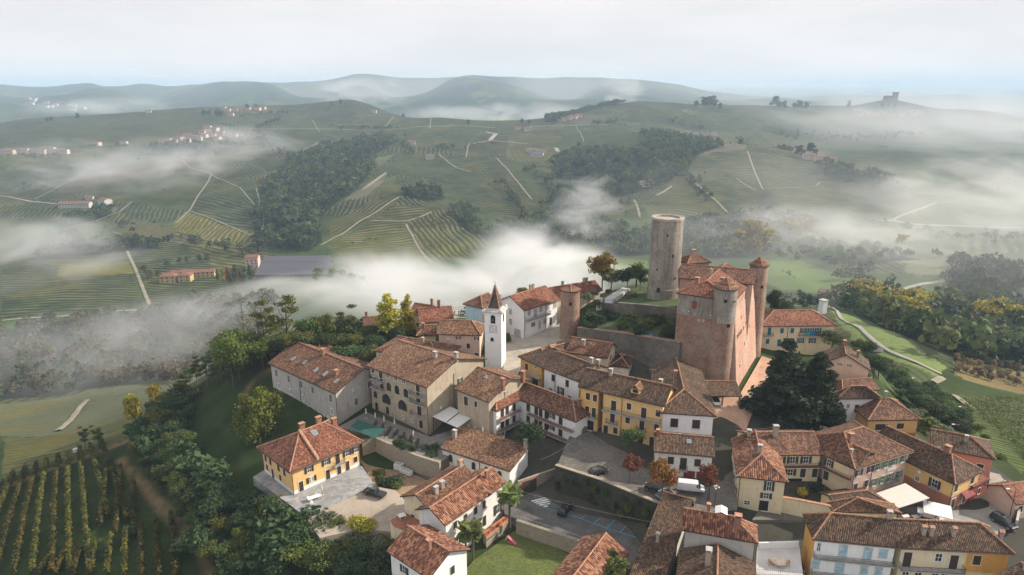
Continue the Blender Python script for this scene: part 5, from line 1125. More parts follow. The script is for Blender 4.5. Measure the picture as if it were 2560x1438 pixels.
wall_line('white_terrace_wall', 'white wall at the back of the roof terrace with table', [(1898,1358,-.3),(1950,1356,-.3),(1998,1355,-.3)], -5, .3, W_CHALK)
wall_line('side_street_wall', 'grey wall along the curving street at the right edge', [(2508,1200,-1.8),(2538,1226,-1.8),(2546,1268,-1.8),(2540,1300,-1.8)], -7, .4, W_GREY)
wall_line('mill_wall', 'stone wall with dark garage door beside the parking area', [(1296,1204,-3),(1348,1186,-3),(1398,1169,-3)], -9, .4, W_STONE)
b = MB(); 
# ---- roads and tracks on the terrain
def track(name, label, pts, w, mat, lift=.35, cat='path', kind='structure', step=6.0, group=None):
    q = [T(*p) for p in pts]; q = [Vector(p[:2]) for p in q if p]; pl = []
    for a, c in zip(q[:-1], q[1:]):
        n = max(1, int((c - a).length / step)); pl += [a.lerp(c, k / n) for k in range(n)]
    pl.append(q[-1]); pl = [(pl[max(i - 1, 0)] + pl[i] * 2 + pl[min(i + 1, len(pl) - 1)]) / 4 for i in range(len(pl))]
    V = []; F = []
    for i, p in enumerate(pl):
        d = (pl[min(i + 1, len(pl) - 1)] - pl[max(i - 1, 0)]).normalized(); n = Vector((-d.y, d.x))
        for s in (-.5, 0, .5): x = p + n * w * s * (1 + .12 * math.sin(i * 1.7)); V.append((x.x, x.y, float(ground(x.x, x.y)) + lift + .25 * (1 if s == 0 else 0)))
        if i: k = 3 * i; F += [(k - 3, k - 2, k + 1, k), (k - 2, k - 1, k + 2, k + 1)]
    tag(link(name, np_mesh(name, V, F, mat)), label, cat, group, kind)
M_ROADFAR = plain('far_road', (.28, .262, .225), .9)
TR = [([(0,490),(80,505),(160,512)],5,0),([(330,505),(300,530),(240,553),(170,570),(120,580)],4,1),([(85,500),(150,465),(215,430),(250,440)],4,1),([(455,400),(475,420),(530,435),(510,470),(475,525),(440,560)],5,1),
 ([(530,438),(600,470),(650,530)],4,1),([(640,470),(660,540),(655,580),(620,590)],4,1),([(475,528),(560,560),(660,605)],4,1),([(280,580),(380,600),(440,605),(560,625)],4,1),([(318,628),(345,690),(375,765)],6,1),
 ([(620,322),(820,323),(960,326),(1240,320)],7,0),([(670,375),(740,390),(795,355)],6,1),([(905,475),(965,432)],9,1),([(800,615),(905,550),(1000,492)],5,1),([(925,552),(1010,555),(1060,540),(1080,530)],5,1),([(1015,560),(1075,655)],5,1),
 ([(1240,395),(1290,450),(1330,500)],5,1),([(1095,385),(1140,420),(1180,430)],5,1),([(1180,360),(1225,352),(1320,360)],6,0),([(1225,352),(1240,335),(1215,330)],14,0),([(1320,318),(1440,314),(1520,312)],7,0),([(1440,315),(1460,355)],4,1),
 ([(1165,395),(1170,365),(1175,358)],5,1),([(1075,322),(1090,293)],5,1),([(960,320),(985,292)],5,1),([(1390,370),(1395,380)],12,0),([(1868,378),(1900,460),(1908,475)],5,1),([(1840,446),(1890,478)],5,1),([(1910,472),(2040,466),(2050,455)],5,1),([(1720,445),(1830,543)],6,1),([(1720,450),(1700,400)],4,1),
 ([(2190,552),(2230,552),(2290,562),(2460,568),(2560,570)],9,0),([(2230,552),(2340,508)],6,0),([(2070,766),(2100,795),(2160,835),(2220,880),(2330,930),(2362,940)],2.8,0),([(2240,728),(2300,712),(2400,690),(2512,668)],8,0),([(2360,945),(2330,960)],5,1),([(2380,985),(2440,1030)],5,1),([(2350,745),(2430,738)],6,0),
 ([(0,803),(180,790),(350,776)],4,0),([(350,776),(480,745),(620,715)],5,0),([(145,1080),(200,1020),(220,1000)],5,1),([(1600,310),(1560,312)],5,0),([(1585,500),(1600,545)],6,1),([(800,330),(780,300)],4,1),([(1640,490),(1680,465)],5,0)]
for pts, w, k in TR: track('road' if k == 0 else 'track', 'pale farm road winding between the hillside vineyards' if k == 0 else 'earth track between two vineyard plots on the hillside', pts, w * (.7 if k == 0 else .5), M_ROADFAR if k == 0 else G_PALE, .5, 'road' if k == 0 else 'path', group='farm roads on the hills' if k == 0 else 'vineyard tracks on the hills')
# ---- parking bays painted in blue, white hatched area
PB = plain('blue_paint', (.05, .30, .46), .7); PW = plain('white_road_paint', (.66, .66, .64), .8)
def strip(b, p, q, w, mat, Z=-6.2):
    a, c = Vector(P(p[0], p[1], Z + .012)), Vector(P(q[0], q[1], Z + .012)); d = (c - a).normalized(); n = Vector((-d.y, d.x, 0)) * w / 2; b.face([a - n, c - n, c + n, a + n], mat)
b = MB(); k5 = lambda X, Y: (960 + X / 3.6125, 1040 + Y / 3.6125)
for p, q in (((1430,820),(1670,900)),((1680,890),(2040,1025)),((2030,1020),(2275,1097)),((1430,822),(1570,715)),((1650,895),(1780,795)),((1780,930),(1890,828)),((1890,972),(2005,868)),((2010,1015),(2120,905)),((2130,1052),(2235,943)),((2275,1097),(2350,1010))): strip(b, k5(*p), k5(*q), .16, PB)
tag(b.build('road_markings'), 'blue painted bay lines on the parking area', 'marking', None, 'structure')
b = MB()
for i in range(5):
    t = i / 4; p = (1335 + 95 * t, 772 + 45 * t); q = (1470 + 100 * (i / 4) * .0 + (1 - t) * 100, 705 + 100 * t * .95); strip(b, k5(1330 + 25 * i, 770 + 12 * i), k5(1560 - 20 * i, 718 + 24 * i), .42, PW)
tag(b.build('road_markings'), 'white hatched paint beside the blue parking bays', 'marking', None, 'structure')
# ------------------------------------------------------------------ trees and shrubs
RNG = np.random.default_rng(11)
def cards(P0, N0, size, rng, aspect=1.0):
    """leaf-sprig quads at points P0, loosely facing N0"""
    n = len(P0); d = N0 + rng.normal(0, .75, (n, 3)); d /= np.linalg.norm(d, axis=1)[:, None] + 1e-9
    u = np.cross(d, rng.normal(0, 1, (n, 3))); u /= np.linalg.norm(u, axis=1)[:, None] + 1e-9; v = np.cross(d, u)
    s = (size * rng.uniform(.6, 1.35, n))[:, None]
    a = s * u * aspect; b = s * v * .62
    bend = d * s * .18
    V = np.stack([P0 - a, P0 - b * .9 + bend, P0 + a, P0 + b * 1.1 + bend], 1).reshape(-1, 3)
    F = np.arange(4 * n).reshape(n, 4)
    return V, F
def lobes_points(lobes, n, rng, shell=.5):
    """points near the skin of a set of lobes (cx,cy,cz,rx,ry,rz)"""
    L = np.array(lobes); w = (L[:, 3] * L[:, 4] + L[:, 4] * L[:, 5] + L[:, 3] * L[:, 5]); k = rng.choice(len(L), n, p=w / w.sum())
    d = rng.normal(0, 1, (n, 3)); d[:, 2] = np.where(d[:, 2] < -.3, -d[:, 2] * .6, d[:, 2]); d /= np.linalg.norm(d, axis=1)[:, None]
    r = (shell + (1 - shell) * rng.random(n)) * (1 + .12 * rng.normal(0, 1, n))
    Pt = L[k, :3] + d * L[k, 3:] * r[:, None]
    tone = np.clip(.25 + .35 * rng.random(n) + .40 * (_h(k, k * 0 + 3, 7)), 0, 1)
    return Pt, d, tone
def crown_mesh(name, lobes, n, size, mat, rng, shell=.55, core=True, droop=0):
    Pt, d, tone = lobes_points(lobes, n, rng, shell)
    if droop: d = d * np.array((1, 1, .15)); Pt[:, 2] -= droop * rng.random(n) ** 2
    V, F = cards(Pt, d, size, rng)
    me = np_mesh(name, V, F, mat)
    at = me.attributes.new('tone', 'FLOAT', 'FACE'); at.data.foreach_set('value', tone.astype(np.float32))
    return me
def trunk_mesh(h, r, lean, branches, mat, rng, top=.25):
    b = MB(); p = Vector((0, 0, -.6)); q = Vector((lean[0] * .4, lean[1] * .4, h * .5)); t = Vector((lean[0], lean[1], h))
    b.tube(p, q, r * 1.25, r * .8, mat, 8); b.tube(q, t, r * .8, r * top, mat, 7)
    for (z, ang, ln, up) in branches:
        s = p.lerp(t, z) if z > .5 else q.lerp(t, max(0, z)); s = Vector((lean[0] * z, lean[1] * z, h * z)); e = s + Vector((math.cos(ang) * ln, math.sin(ang) * ln, up))
        m = s.lerp(e, .5) + Vector((0, 0, -.08 * ln)); b.tube(s, m, r * .45, r * .3, mat, 5); b.tube(m, e, r * .3, r * .08, mat, 5)
    return b.mesh('trunk')
BARK = plain('bark', (.085, .065, .048), .95, 0, .4, 3)
BARKG = plain('bark_grey', (.15, .135, .115), .95, 0, .4, 3)
F_GREEN = foliage('leaves_green', (0.031, 0.052, 0.016), (0.130, 0.170, 0.038), (0.208, 0.199, 0.038), .5)
F_MID = foliage('leaves_mid', (0.031, 0.057, 0.024), (0.098, 0.140, 0.043), (0.165, 0.165, 0.039), .35)
F_DARK = foliage('leaves_dark', (0.023, 0.045, 0.020), (0.067, 0.103, 0.038))
F_WILLOW = foliage('leaves_willow', (.040, .060, .010), (.17, .195, .032))
F_YELLOW = foliage('leaves_yellow', (0.132, 0.132, 0.022), (0.465, 0.372, 0.046), (0.186, 0.217, 0.039), .6)
F_GOLD = foliage('leaves_gold', (.17, .145, .035), (.42, .33, .085), (.20, .20, .06), .5)
F_RUST = foliage('leaves_rust', (0.109, 0.046, 0.022), (0.310, 0.132, 0.043), (0.186, 0.139, 0.039), .6)
F_RED = foliage('leaves_red', (0.070, 0.025, 0.020), (0.186, 0.059, 0.040))
F_CONIF = foliage('needles_dark', (.012, .022, .012), (.042, .062, .026))
F_PALM = foliage('palm_fronds', (0.046, 0.070, 0.019), (0.186, 0.232, 0.062))
F_OLIVE = foliage('leaves_grey', (0.062, 0.081, 0.046), (0.202, 0.225, 0.132))
F_BROWN = foliage('leaves_brown', (0.078, 0.056, 0.031), (0.202, 0.139, 0.074), (0.109, 0.116, 0.046), .6)
F_VINE = foliage('vine_leaves', (.022, .034, .010), (.075, .085, .022), (.19, .15, .025), .7)
def broad(seed, h, r, mat, n=900, size=.42, kind='round', th=.35, bark=None):
    rng = np.random.default_rng(seed); rr = random.Random(seed); lob = []
    z0 = h * th
    if kind == 'round':
        for k in range(13):
            a = rr.uniform(0, 6.28); q = rr.uniform(.15, .72) * r; z = rr.uniform(z0 + .15 * (h - z0), h * .86); s = rr.uniform(.30, .46) * r * (1.15 - .5 * abs((z - z0) / (h - z0) - .45))
            lob.append((q * math.cos(a), q * math.sin(a), z, s, s, s * .82))
        lob.append((0, 0, (z0 + h) / 2, r * .55, r * .55, (h - z0) * .45))
    elif kind == 'column':
        for k in range(12):
            f = k / 11; z = z0 + (h - z0) * (.06 + .86 * f); s = r * (.55 + .45 * math.sin(math.pi * (.15 + .8 * f))) * (1 - .45 * f); a = rr.uniform(0, 6.28); q = r * .25
            lob.append((q * math.cos(a), q * math.sin(a), z, s, s, (h - z0) * .13))
    elif kind == 'thin':
        for k in range(15):
            f = rr.uniform(.0, 1); z = z0 + (h - z0) * f; a = rr.uniform(0, 6.28); q = r * rr.uniform(.25, .95) * (1 - .35 * f); s = rr.uniform(.26, .42) * r
            lob.append((q * math.cos(a), q * math.sin(a), z, s * 1.2, s * 1.2, s * .6))
    elif kind == 'bush':
        for k in range(10):
            a = rr.uniform(0, 6.28); q = rr.uniform(0, .7) * r; s = rr.uniform(.28, .5) * r; lob.append((q * math.cos(a), q * math.sin(a), rr.uniform(.25, .75) * h, s, s, s * .85))
        lob.append((0, 0, h * .3, r * .7, r * .7, h * .35))
    elif kind == 'conifer':
        for k in range(40):
            f = rr.uniform(0, 1) ** .95; z = z0 + (h - z0) * f; rad = r * (1 - f) ** .75 * 1.0; a = rr.uniform(0, 6.28); q = rad * rr.uniform(.35, .85); s = max(.5, r * .34 * (1.05 - .75 * f))
            lob.append((q * math.cos(a), q * math.sin(a), z, s * 1.1, s * 1.1, s * .75))
        lob.append((0, 0, h * .93, r * .16, r * .16, h * .07)); lob.append((0, 0, h * .5, r * .4, r * .4, h * .38))
    elif kind == 'willow':
        for k in range(14):
            a = rr.uniform(0, 6.28); q = rr.uniform(.3, .85) * r; s = rr.uniform(.24, .36) * r; lob.append((q * math.cos(a), q * math.sin(a), h * rr.uniform(.45, .86), s, s, s * 1.5))
        lob.append((0, 0, h * .75, r * .5, r * .5, h * .22))
    cm = crown_mesh('crown', lob, n, size, mat, rng, .5 if kind != 'thin' else .1, droop=h * .42 if kind == 'willow' else 0)
    br = [(rr.uniform(.35, .85), rr.uniform(0, 6.28), r * rr.uniform(.4, .8), h * rr.uniform(.08, .22)) for _ in range(9 if kind in ('thin', 'round') else 4)]
    tm = trunk_mesh(h * (.9 if kind != 'bush' else .5), max(.10, h * .018), (rr.uniform(-.04, .04) * h, rr.uniform(-.04, .04) * h), br, bark or BARK, rng)
    return cm, tm
TREES = {}
def kindmesh(key, *a, **k):
    if key not in TREES: TREES[key] = broad(*a, **k)
    return TREES[key]
def tree(name, label, cat, x, y, z, meshes, sc=1.0, rz=None, group=None, szx=1.0):
    o = empty(name, (x, y, z), random.uniform(0, 6.28) if rz is None else rz); o.scale = (sc * szx, sc * szx, sc)
    tag(o, label, cat, group); link('crown', meshes[0], o); link('trunk', meshes[1], o); return o
random.seed(4)
def foot(px, py):
    q = T(px, py); return q
# lone trees that can be told apart: foot in the photograph, height in the photograph
def at_foot(px, py, toppy, Z=None):
    q = P(px, py, Z) if Z is not None else T(px, py); return q, max(2.0, ztop(q[0], q[1], toppy) - q[2])
def lone(name, label, px, py, top, key, Z=None, cat='tree', wpx=None, group=None):
    q, h = at_foot(px, py, top, Z); cm, tm = TREES[key]; base = MODEL_H[key]; sc = h / base
    szx = 1.0
    if wpx: d = q[1] * CP + (CAM_H - q[2]) * SP; szx = (wpx / FPX * d / 2) / (MODEL_R[key] * sc)
    return tree(name, label, cat, q[0], q[1], q[2], TREES[key], sc, None, group, szx)
MODEL_H = {}; MODEL_R = {}
def model(key, seed, h, r, mat, n=900, size=.42, kind='round', th=.3, bark=None):
    TREES[key] = broad(seed, h, r, mat, n, size, kind, th, bark); MODEL_H[key] = h; MODEL_R[key] = r
model('green1', 1, 12, 4.6, F_GREEN, 3600, .27); model('green2', 2, 11, 4.2, F_MID, 3400, .27); model('green3', 3, 10, 4.6, F_GREEN, 3400, .27)
model('dark1', 4, 10, 4.4, F_DARK, 3400, .28); model('dark2', 5, 8, 4.0, F_DARK, 3000, .27)
model('thin1', 6, 16, 4.2, F_GREEN, 2000, .32, 'thin', .3); model('thin2', 7, 14, 3.4, F_MID, 1600, .32, 'thin', .35, BARKG); model('bare', 8, 13, 2.6, F_OLIVE, 110, .22, 'thin', .4, BARKG)
model('poplar', 9, 14, 2.6, F_YELLOW, 2600, .34, 'column', .08); model('willow', 10, 10, 5.2, F_WILLOW, 5200, .32, 'willow', .1)
model('conifer1', 12, 20, 6.6, F_CONIF, 9500, .46, 'conifer', .02); model('conifer2', 13, 17, 6.0, F_CONIF, 8500, .46, 'conifer', .02)
model('rust', 14, 6.5, 3.0, F_RUST, 1700, .28, 'round', .34); model('red', 15, 6.5, 3.0, F_RED, 1300, .28, 'round', .34); model('gold', 16, 9, 4.2, F_YELLOW, 1600, .36)
model('bushg', 17, 3.2, 2.6, F_GREEN, 700, .30, 'bush', .1); model('bushd', 18, 3.2, 2.6, F_DARK, 700, .30, 'bush', .1); model('busho', 19, 3.0, 2.4, F_OLIVE, 600, .28, 'bush', .1); model('bushy', 20, 3.0, 2.4, F_YELLOW, 600, .28, 'bush', .1); model('bushb', 21, 3, 2.4, F_BROWN, 600, .28, 'bush', .1)
F_AUT = foliage('leaves_autumn', (.075, .050, .014), (.27, .155, .030), (.13, .13, .03), .6)
model('autumn', 22, 9, 4.4, F_AUT, 1800, .36); model('olive', 23, 7, 3.6, F_OLIVE, 1500, .34)
# palm: crown of arched fronds
def palm_meshes(seed, h, r, n=34):
    rr = random.Random(seed); V = []; F = []; tone = []
    for k in range(n):
        a = rr.uniform(0, 6.28); el = rr.uniform(-.5, 1.25); ln = r * rr.uniform(.8, 1.1); prev = None
        for i in range(6):
            t = i / 5; e = el - t * 1.1; p = Vector((0, 0, h)) + Vector((math.cos(a) * math.cos(el - .55 * t) * ln * t, math.sin(a) * math.cos(el - .55 * t) * ln * t, math.sin(el - .55 * t) * ln * t))
            w = .42 * r / 1.6 * math.sin(math.pi * min(1, .12 + t * .82)) + .03; s = Vector((-math.sin(a), math.cos(a), 0)) * w
            V += [tuple(p - s - Vector((0, 0, w * .5))), tuple(p), tuple(p + s - Vector((0, 0, w * .5)))]
            j = len(V) - 3
            if i: F += [(j - 3, j - 2, j + 1, j), (j - 2, j - 1, j + 2, j + 1)]; tone += [rr.random()] * 2
    me = np_mesh('crown', V, F, F_PALM); at = me.attributes.new('tone', 'FLOAT', 'FACE'); at.data.foreach_set('value', np.array(tone, np.float32))
    b = MB(); b.tube((0, 0, -.5), (.1, 0, h * .5), .26, .22, BARK, 9); b.tube((.1, 0, h * .5), (0, 0, h + .1), .22, .26, BARK, 9)
    for k in range(10): b.tube((0, 0, h - .6), (.45 * math.cos(k * .63), .45 * math.sin(k * .63), h - 1.3 - .2 * (k % 3)), .07, .03, BARK, 4)
    return me, b.mesh('trunk')
PALM = palm_meshes(3, 6.0, 2.3, 46)
def palm(label, px, py, top, Z):
    q = P(px, py, Z); h = ztop(q[0], q[1], top) - Z; return tree('palm_tree', label, 'palm', q[0], q[1], Z, PALM, h / 7.6)
palm('tall palm beside the stone garage and the white palm house', 1274, 1312, 1213, -6.5); palm('bushy palm on the lawn in front of the white house wall', 1182, 1398, 1303, -8.2); palm('second palm crown close behind the bushy lawn palm', 1166, 1392, 1308, -8.2)
palm('small palm growing beside the round stone keep', 1590, 722, 655, 14.8)
# conspicuous trees
lone('conifer_tree', 'taller of the two huge dark conifers beside the castle', 1950, 1050, 853, 'conifer1', 1.4, wpx=215)
lone('conifer_tree', 'broader dark conifer behind the courtyard house', 2030, 1060, 882, 'conifer2', 1.0, wpx=175)
lone('poplar_tree', 'broader of two yellow green poplars beside the dark red roof', 975, 858, 742, 'poplar', 0, wpx=74); lone('poplar_tree', 'narrower yellow green poplar closest to the dark red roof', 1020, 850, 742, 'poplar', 0, wpx=46)
lone('willow_tree', 'bright yellow green willow in front of the long grey house', 655, 1090, 978, 'willow', -8, wpx=118)
lone('acacia_tree', 'tall thin acacia with bare crown fork left of the grey house', 672, 930, 750, 'thin1', -5, wpx=80); lone('acacia_tree', 'tallest open crowned acacia behind the roof of the grey house', 722, 900, 745, 'thin1', -5, wpx=95)
lone('bare_tree', 'nearly leafless tree standing against the mist', 622, 905, 740, 'bare', -8); lone('bare_tree', 'half bare thin tree with forked top beside the acacias', 655, 900, 760, 'bare', -6)
lone('lime_tree', 'large rounded green tree on the grassy bank beside the path', 588, 985, 820, 'green1', -9, wpx=112); lone('lime_tree', 'green tree between the large bank tree and the acacias', 640, 940, 830, 'green2', -6, wpx=70)
for i, (px, py, top, w, k) in enumerate([(520, 965, 880, 44, 'thin2'), (495, 975, 890, 40, 'thin2'), (468, 980, 915, 46, 'thin2'), (545, 965, 885, 40, 'thin1')]):
    lone('young_tree', ['slim young tree next to the large bank tree', 'slim young tree second in the row on the bank edge', 'grey green young tree at the outer end of the bank row', 'young tree with open crown closest to the large bank tree'][i], px, py, top, k, None, wpx=w)
for px, py, top, w, k, lb in [(345,1090,985,52,'gold','pale yellow tree at the end of the near vineyard path'),(395,1030,960,40,'gold','small yellow green tree above the dark bank thicket'),(248,1120,1062,34,'thin2','small thin tree beside the vineyard crest path'),(215,1125,1065,30,'thin2','thin young tree next to the white tank'),
    (745,905,825,95,'green1','dense green tree behind the ridge of the grey house'),(820,885,785,62,'green3','round green tree with orange lower leaves in the garden'),(870,890,770,70,'thin2','feathery green tree left of the ivy house'),(775,880,790,70,'green2','leafy tree between acacias and round garden tree'),
    (880,930,860,110,'dark1','broad dark garden tree behind the sandy hotel'),(940,900,845,80,'dark2','dark evergreen below the poplars'),(1000,880,820,60,'dark2','low dark tree at the foot of the poplars'),(1068,822,788,42,'dark2','clipped dark round tree beside the dark red roof'),(840,940,885,80,'dark2','dark shrub tree behind the pavilion'),(700,905,850,70,'dark1','dark tree between grey house and acacias'),
    (1505,722,634,78,'autumn','rusty autumn tree left of the round keep'),(1528,728,668,84,'olive','grey green bushy tree below the rusty autumn tree'),(1600,728,668,44,'dark2','small dark tree against the round keep'),(1568,720,670,50,'dark2','dark shrub between the small palm and grey bush'),(1720,690,648,26,'dark2','ivy dark tree between keep and castle roof'),
    (2078,880,826,78,'green2','green garden tree in front of the teal shutter house'),(1925,815,720,50,'dark1','dark conifer shaped tree behind the castle tower'),(1960,800,755,60,'dark2','dark hedge tree behind the teal shutter house roof'),(1302,748,718,36,'green3','bright green bush behind the white gabled house'),
    (1578,1135,1068,62,'green2','leafy green tree in the middle of the cobbled square'),(1268,862,832,22,'bushg','small green hedge bush at the foot of the bell tower')]:
    lone('tree', lb, px, py, top, k, {1505:13.5,1528:13,1600:15,1568:14.5,1720:15,2078:2.6,1925:0,1960:0,1302:6,1578:0.2,1268:4.5}.get(px), wpx=w)
lone('autumn_tree', 'pollarded red brown autumn tree left of three on the square', 1572, 1208, 1135, 'red', 0, wpx=58); lone('autumn_tree', 'orange brown autumn tree in the middle of the square row', 1655, 1246, 1152, 'rust', -.2, wpx=80); lone('autumn_tree', 'dark red autumn tree beside the white van', 1772, 1248, 1158, 'red', -.4, wpx=60)
lone('courtyard_tree', 'dark tree in the courtyard of the balcony building', 1320, 1150, 1060, 'dark1', -4.3, wpx=88)
# wooded bank below the villa: many crowns one cannot tell apart
def thicket(poly, n, keys, hr, label, group, seed, name='bank_tree', cat='tree', avoid=()):
    rr = random.Random(seed); xs = [p[0] for p in poly]; ys = [p[1] for p in poly]; got = []; tries = 0
    while len(got) < n and tries < n * 60:
        tries += 1; px, py = rr.uniform(min(xs), max(xs)), rr.uniform(min(ys), max(ys))
        if not inpoly(np.array([px]), np.array([py]), poly)[0]: continue
        q = T(px, py)
        if q is None: continue
        k = rr.choice(keys); h = rr.uniform(*hr)
        if any((q[0] - g[0]) ** 2 + (q[1] - g[1]) ** 2 < (.32 * (h + g[2])) ** 2 * .55 for g in got): continue
        got.append((q[0], q[1], h)); sc = h / MODEL_H[k]
        o = tree(name, label, cat, q[0], q[1], q[2], TREES[k], sc, rr.uniform(0, 6.28), group, rr.uniform(1.0, 1.35))
    return got
thicket([(690,915),(755,872),(830,850),(905,845),(960,868),(945,935),(880,955),(800,905)], 30, ['green1','dark1','green2','dark2','green3'], (5.5, 10), 'leafy garden tree between the grey house and the ivy house', 'garden trees behind the hotel', 12, 'garden_tree')
thicket([(540,955),(600,890),(680,880),(672,925),(620,945),(570,965)], 11, ['green1','green2','thin1','green3'], (6, 11), 'leafy tree on the misty edge of the grassy bank', 'trees on the misty bank edge', 13, 'bank_tree')
BANK = [(335,1105),(410,1050),(462,1005),(480,1060),(462,1110),(495,1180),(560,1245),(625,1295),(720,1330),(800,1370),(900,1400),(985,1390),(985,1460),(560,1470),(480,1340),(400,1220),(350,1150)]
thicket(BANK, 95, ['dark1','dark2','green2','green1','dark1','green3','bushd'], (4.2, 8.0), 'dark green tree in the thicket on the bank below the yellow villa', 'trees of the wooded bank', 5)
thicket([(640,1300),(760,1310),(800,1335),(900,1330),(960,1350),(960,1400),(700,1400)], 18, ['gold','bushy','green1','olive','busho'], (3.0, 5.5), 'yellow tinged shrub at the edge of the gravel yard thicket', 'yellowing shrubs on the bank', 6, 'bank_shrub', 'shrub')
thicket([(940,1185),(1010,1230),(985,1235),(945,1215)], 6, ['bushd','bushg'], (1.5, 2.6), 'low dark shrub between the lane and the black pickup', 'shrubs beside the lane', 7, 'lane_shrub', 'shrub')
thicket([(2140,890),(2220,930),(2310,1000),(2400,1060),(2430,1100),(2380,1105),(2290,1040),(2230,985),(2150,925)], 46, ['dark1','green2','dark2','green1'], (4.0, 7.5), 'dark green tree in the belt along the eastern slope', 'trees of the eastern slope belt', 8, 'slope_tree')
thicket([(2290,1040),(2380,1100),(2330,1100),(2270,1060)], 8, ['olive','bushg'], (2.5, 4.0), 'grey green shrub beside the loggia house', 'shrubs beside the loggia house', 9, 'slope_shrub', 'shrub')
def garden(pts, Z, keys, hr, label, group, seed, name='garden_shrub'):
    rr = random.Random(seed)
    for px, py in pts:
        k = rr.choice(keys); z = Z(px, py) if callable(Z) else Z; q = P(px, py, z); tree(name, label, 'shrub', q[0], q[1], z, TREES[k], rr.uniform(*hr) / MODEL_H[k], rr.uniform(0, 6.28), group, rr.uniform(1, 1.3))
rr_ = random.Random(21)
garden([(1462 + i * 9.2 + rr_.uniform(-3, 3), 788 + rr_.uniform(0, 42) + i * .9) for i in range(26)], lambda px, py: 10.4 + (px - 1446) / 250 * 2, ['bushd','bushd','bushg','dark2'], (1.6, 3.2), 'dark overgrown shrub on the garden terrace below the keep', 'shrubs of the castle garden', 22)
garden([(1470,752),(1490,765),(1482,742),(1520,735),(1545,745),(1590,742),(1612,735),(1575,752)], 13.2, ['bushb','bushy','busho','bushg'], (1.5, 2.8), 'autumn coloured shrub beside the white garden containers', 'autumn shrubs below the keep', 23)
garden([(1010,1122),(1030,1128),(1000,1118)], -3.6, ['bushd'], (1.4, 2.0), 'clipped dark shrub at the edge of the sun terrace', 'clipped shrubs on the sun terrace', 24)
garden([(1075,1140),(1086,1148),(1068,1150)], -5.5, ['bushg','bushd'], (2.2, 3.2), 'ivy green shrub hanging over the old arcade wall', 'ivy shrubs at the arcade wall', 25)
_w = [P(1388,1164,.5), P(1500,1200,.7), P(1600,1241,.7), P(1700,1280,.4)]
for i in range(30):
    f = rr_.uniform(0, 2.9); j = int(f); f -= j; a_, c_ = _w[j], _w[j + 1]; z_ = rr_.uniform(-5.6, -1.2); k_ = rr_.choice(['bushd', 'bushd', 'bushg'])
    tree('creeper', 'dark creeper growing on the retaining wall of the square', 'shrub', a_[0] + (c_[0] - a_[0]) * f - .15, a_[1] + (c_[1] - a_[1]) * f - .25, z_, TREES[k_], rr_.uniform(1.2, 2.2) / MODEL_H[k_], rr_.uniform(0, 6.28), 'creepers on the square wall', .55)
garden([(1530,1402),(1538,1418),(1522,1420),(1545,1432),(1530,1440)], -2.2, ['bushg'], (1.6, 2.4), 'green creeper climbing over the lit tiled roof', 'creepers on the tiled roof', 27, 'creeper')
garden([(2440,1080),(2460,1100),(2500,1150),(2530,1180)], -12, ['bushg','busho'], (1.5, 2.5), 'shrub at the upper edge of the eastern vineyard', 'shrubs at the eastern vineyard', 28)
garden([(2005,1240),(2015,1236),(2040,1232)], -2.5, ['bushy','bushd'], (1.5, 2.2), 'potted yellow green shrub in the shaded courtyard', 'courtyard shrubs', 29)
# ---- vine rows of the near vineyard: every row an object
def vine_row(p0, p1, label, group, seed, mat=None, w=.75, h=2.2, dens=60, gaps=.0, size=.27):
    a, b = T(*p0), T(*p1)
    if a is None or b is None: return
    a, b = Vector(a[:2]), Vector(b[:2]); ln = (b - a).length; n = int(ln * dens); rng = np.random.default_rng(seed)
    t = rng.random(n); lump = vnoise(t * ln / 1.3, t * 0 + seed, 4); t = t[lump > gaps]; n = len(t)
    d = (b - a).normalized(); nn = np.array((-d.y, d.x)); off = rng.normal(0, w * .33, n)
    X = a.x + (b.x - a.x) * t + nn[0] * off; Y = a.y + (b.y - a.y) * t + nn[1] * off; Z = ground(X, Y) + .35 + (h - .35) * rng.random(n) ** .8
    P0 = np.stack([X, Y, Z], -1); N0 = np.stack([nn[0] * np.sign(off), nn[1] * np.sign(off), np.full(n, .6)], -1)
    V, F = cards(P0, N0, size, rng); c = np.array((a.x, a.y, float(ground(a.x, a.y)))); V = V - c
    me = np_mesh('vine_row', V, F, mat or F_VINE); at = me.attributes.new('tone', 'FLOAT', 'FACE'); at.data.foreach_set('value', np.clip(.2 + .5 * rng.random(n) + .3 * vnoise(t * ln / 6, t * 0 + 3, seed), 0, 1).astype(np.float32))
    o = link('vine_row', me); o.location = c; tag(o, label, 'vine row', group)
k6 = lambda X, Y: (X / 2.977, 960 + Y / 2.977)
ROWS = [((750,440),(860,960)),((675,480),(720,960)),((600,490),(500,960))]
tops = [(-60,790),(20,740),(110,680),(200,640),(280,620),(355,590),(440,560),(515,540),(600,500),(675,480),(755,440),(810,580),(900,640),(1000,760)]
for i, (X, Y) in enumerate(tops):
    # rows run towards the camera, fanning apart
    x2 = X - 420 + i * 62 if i < 11 else X - 60 + (i - 11) * 30; y2 = 1480 if i < 9 else 1000 + (i - 9) * 40
    vine_row(k6(X, Y), k6(x2, min(y2, 1440)), 'vine row running down the near vineyard at the bottom left', 'vine rows of the near vineyard', 40 + i)
for i in range(9):
    X = 380 + i * 112; Y = 1330 - i * 42; vine_row(k6(X, Y), k6(X - 90 + i * 16, 1450), 'vine row on the lower plot beside the earth path', 'vine rows of the lower plot', 70 + i)
for i in range(16):
    vine_row((2398 + i * 11.5, 1046 + i * 9.5 - 40), (2560 + i * 3, 1000 + i * 13), 'leafy green vine row in the eastern vineyard', 'vine rows of the eastern vineyard', 100 + i, F_GREEN, .8, 1.7, 12)
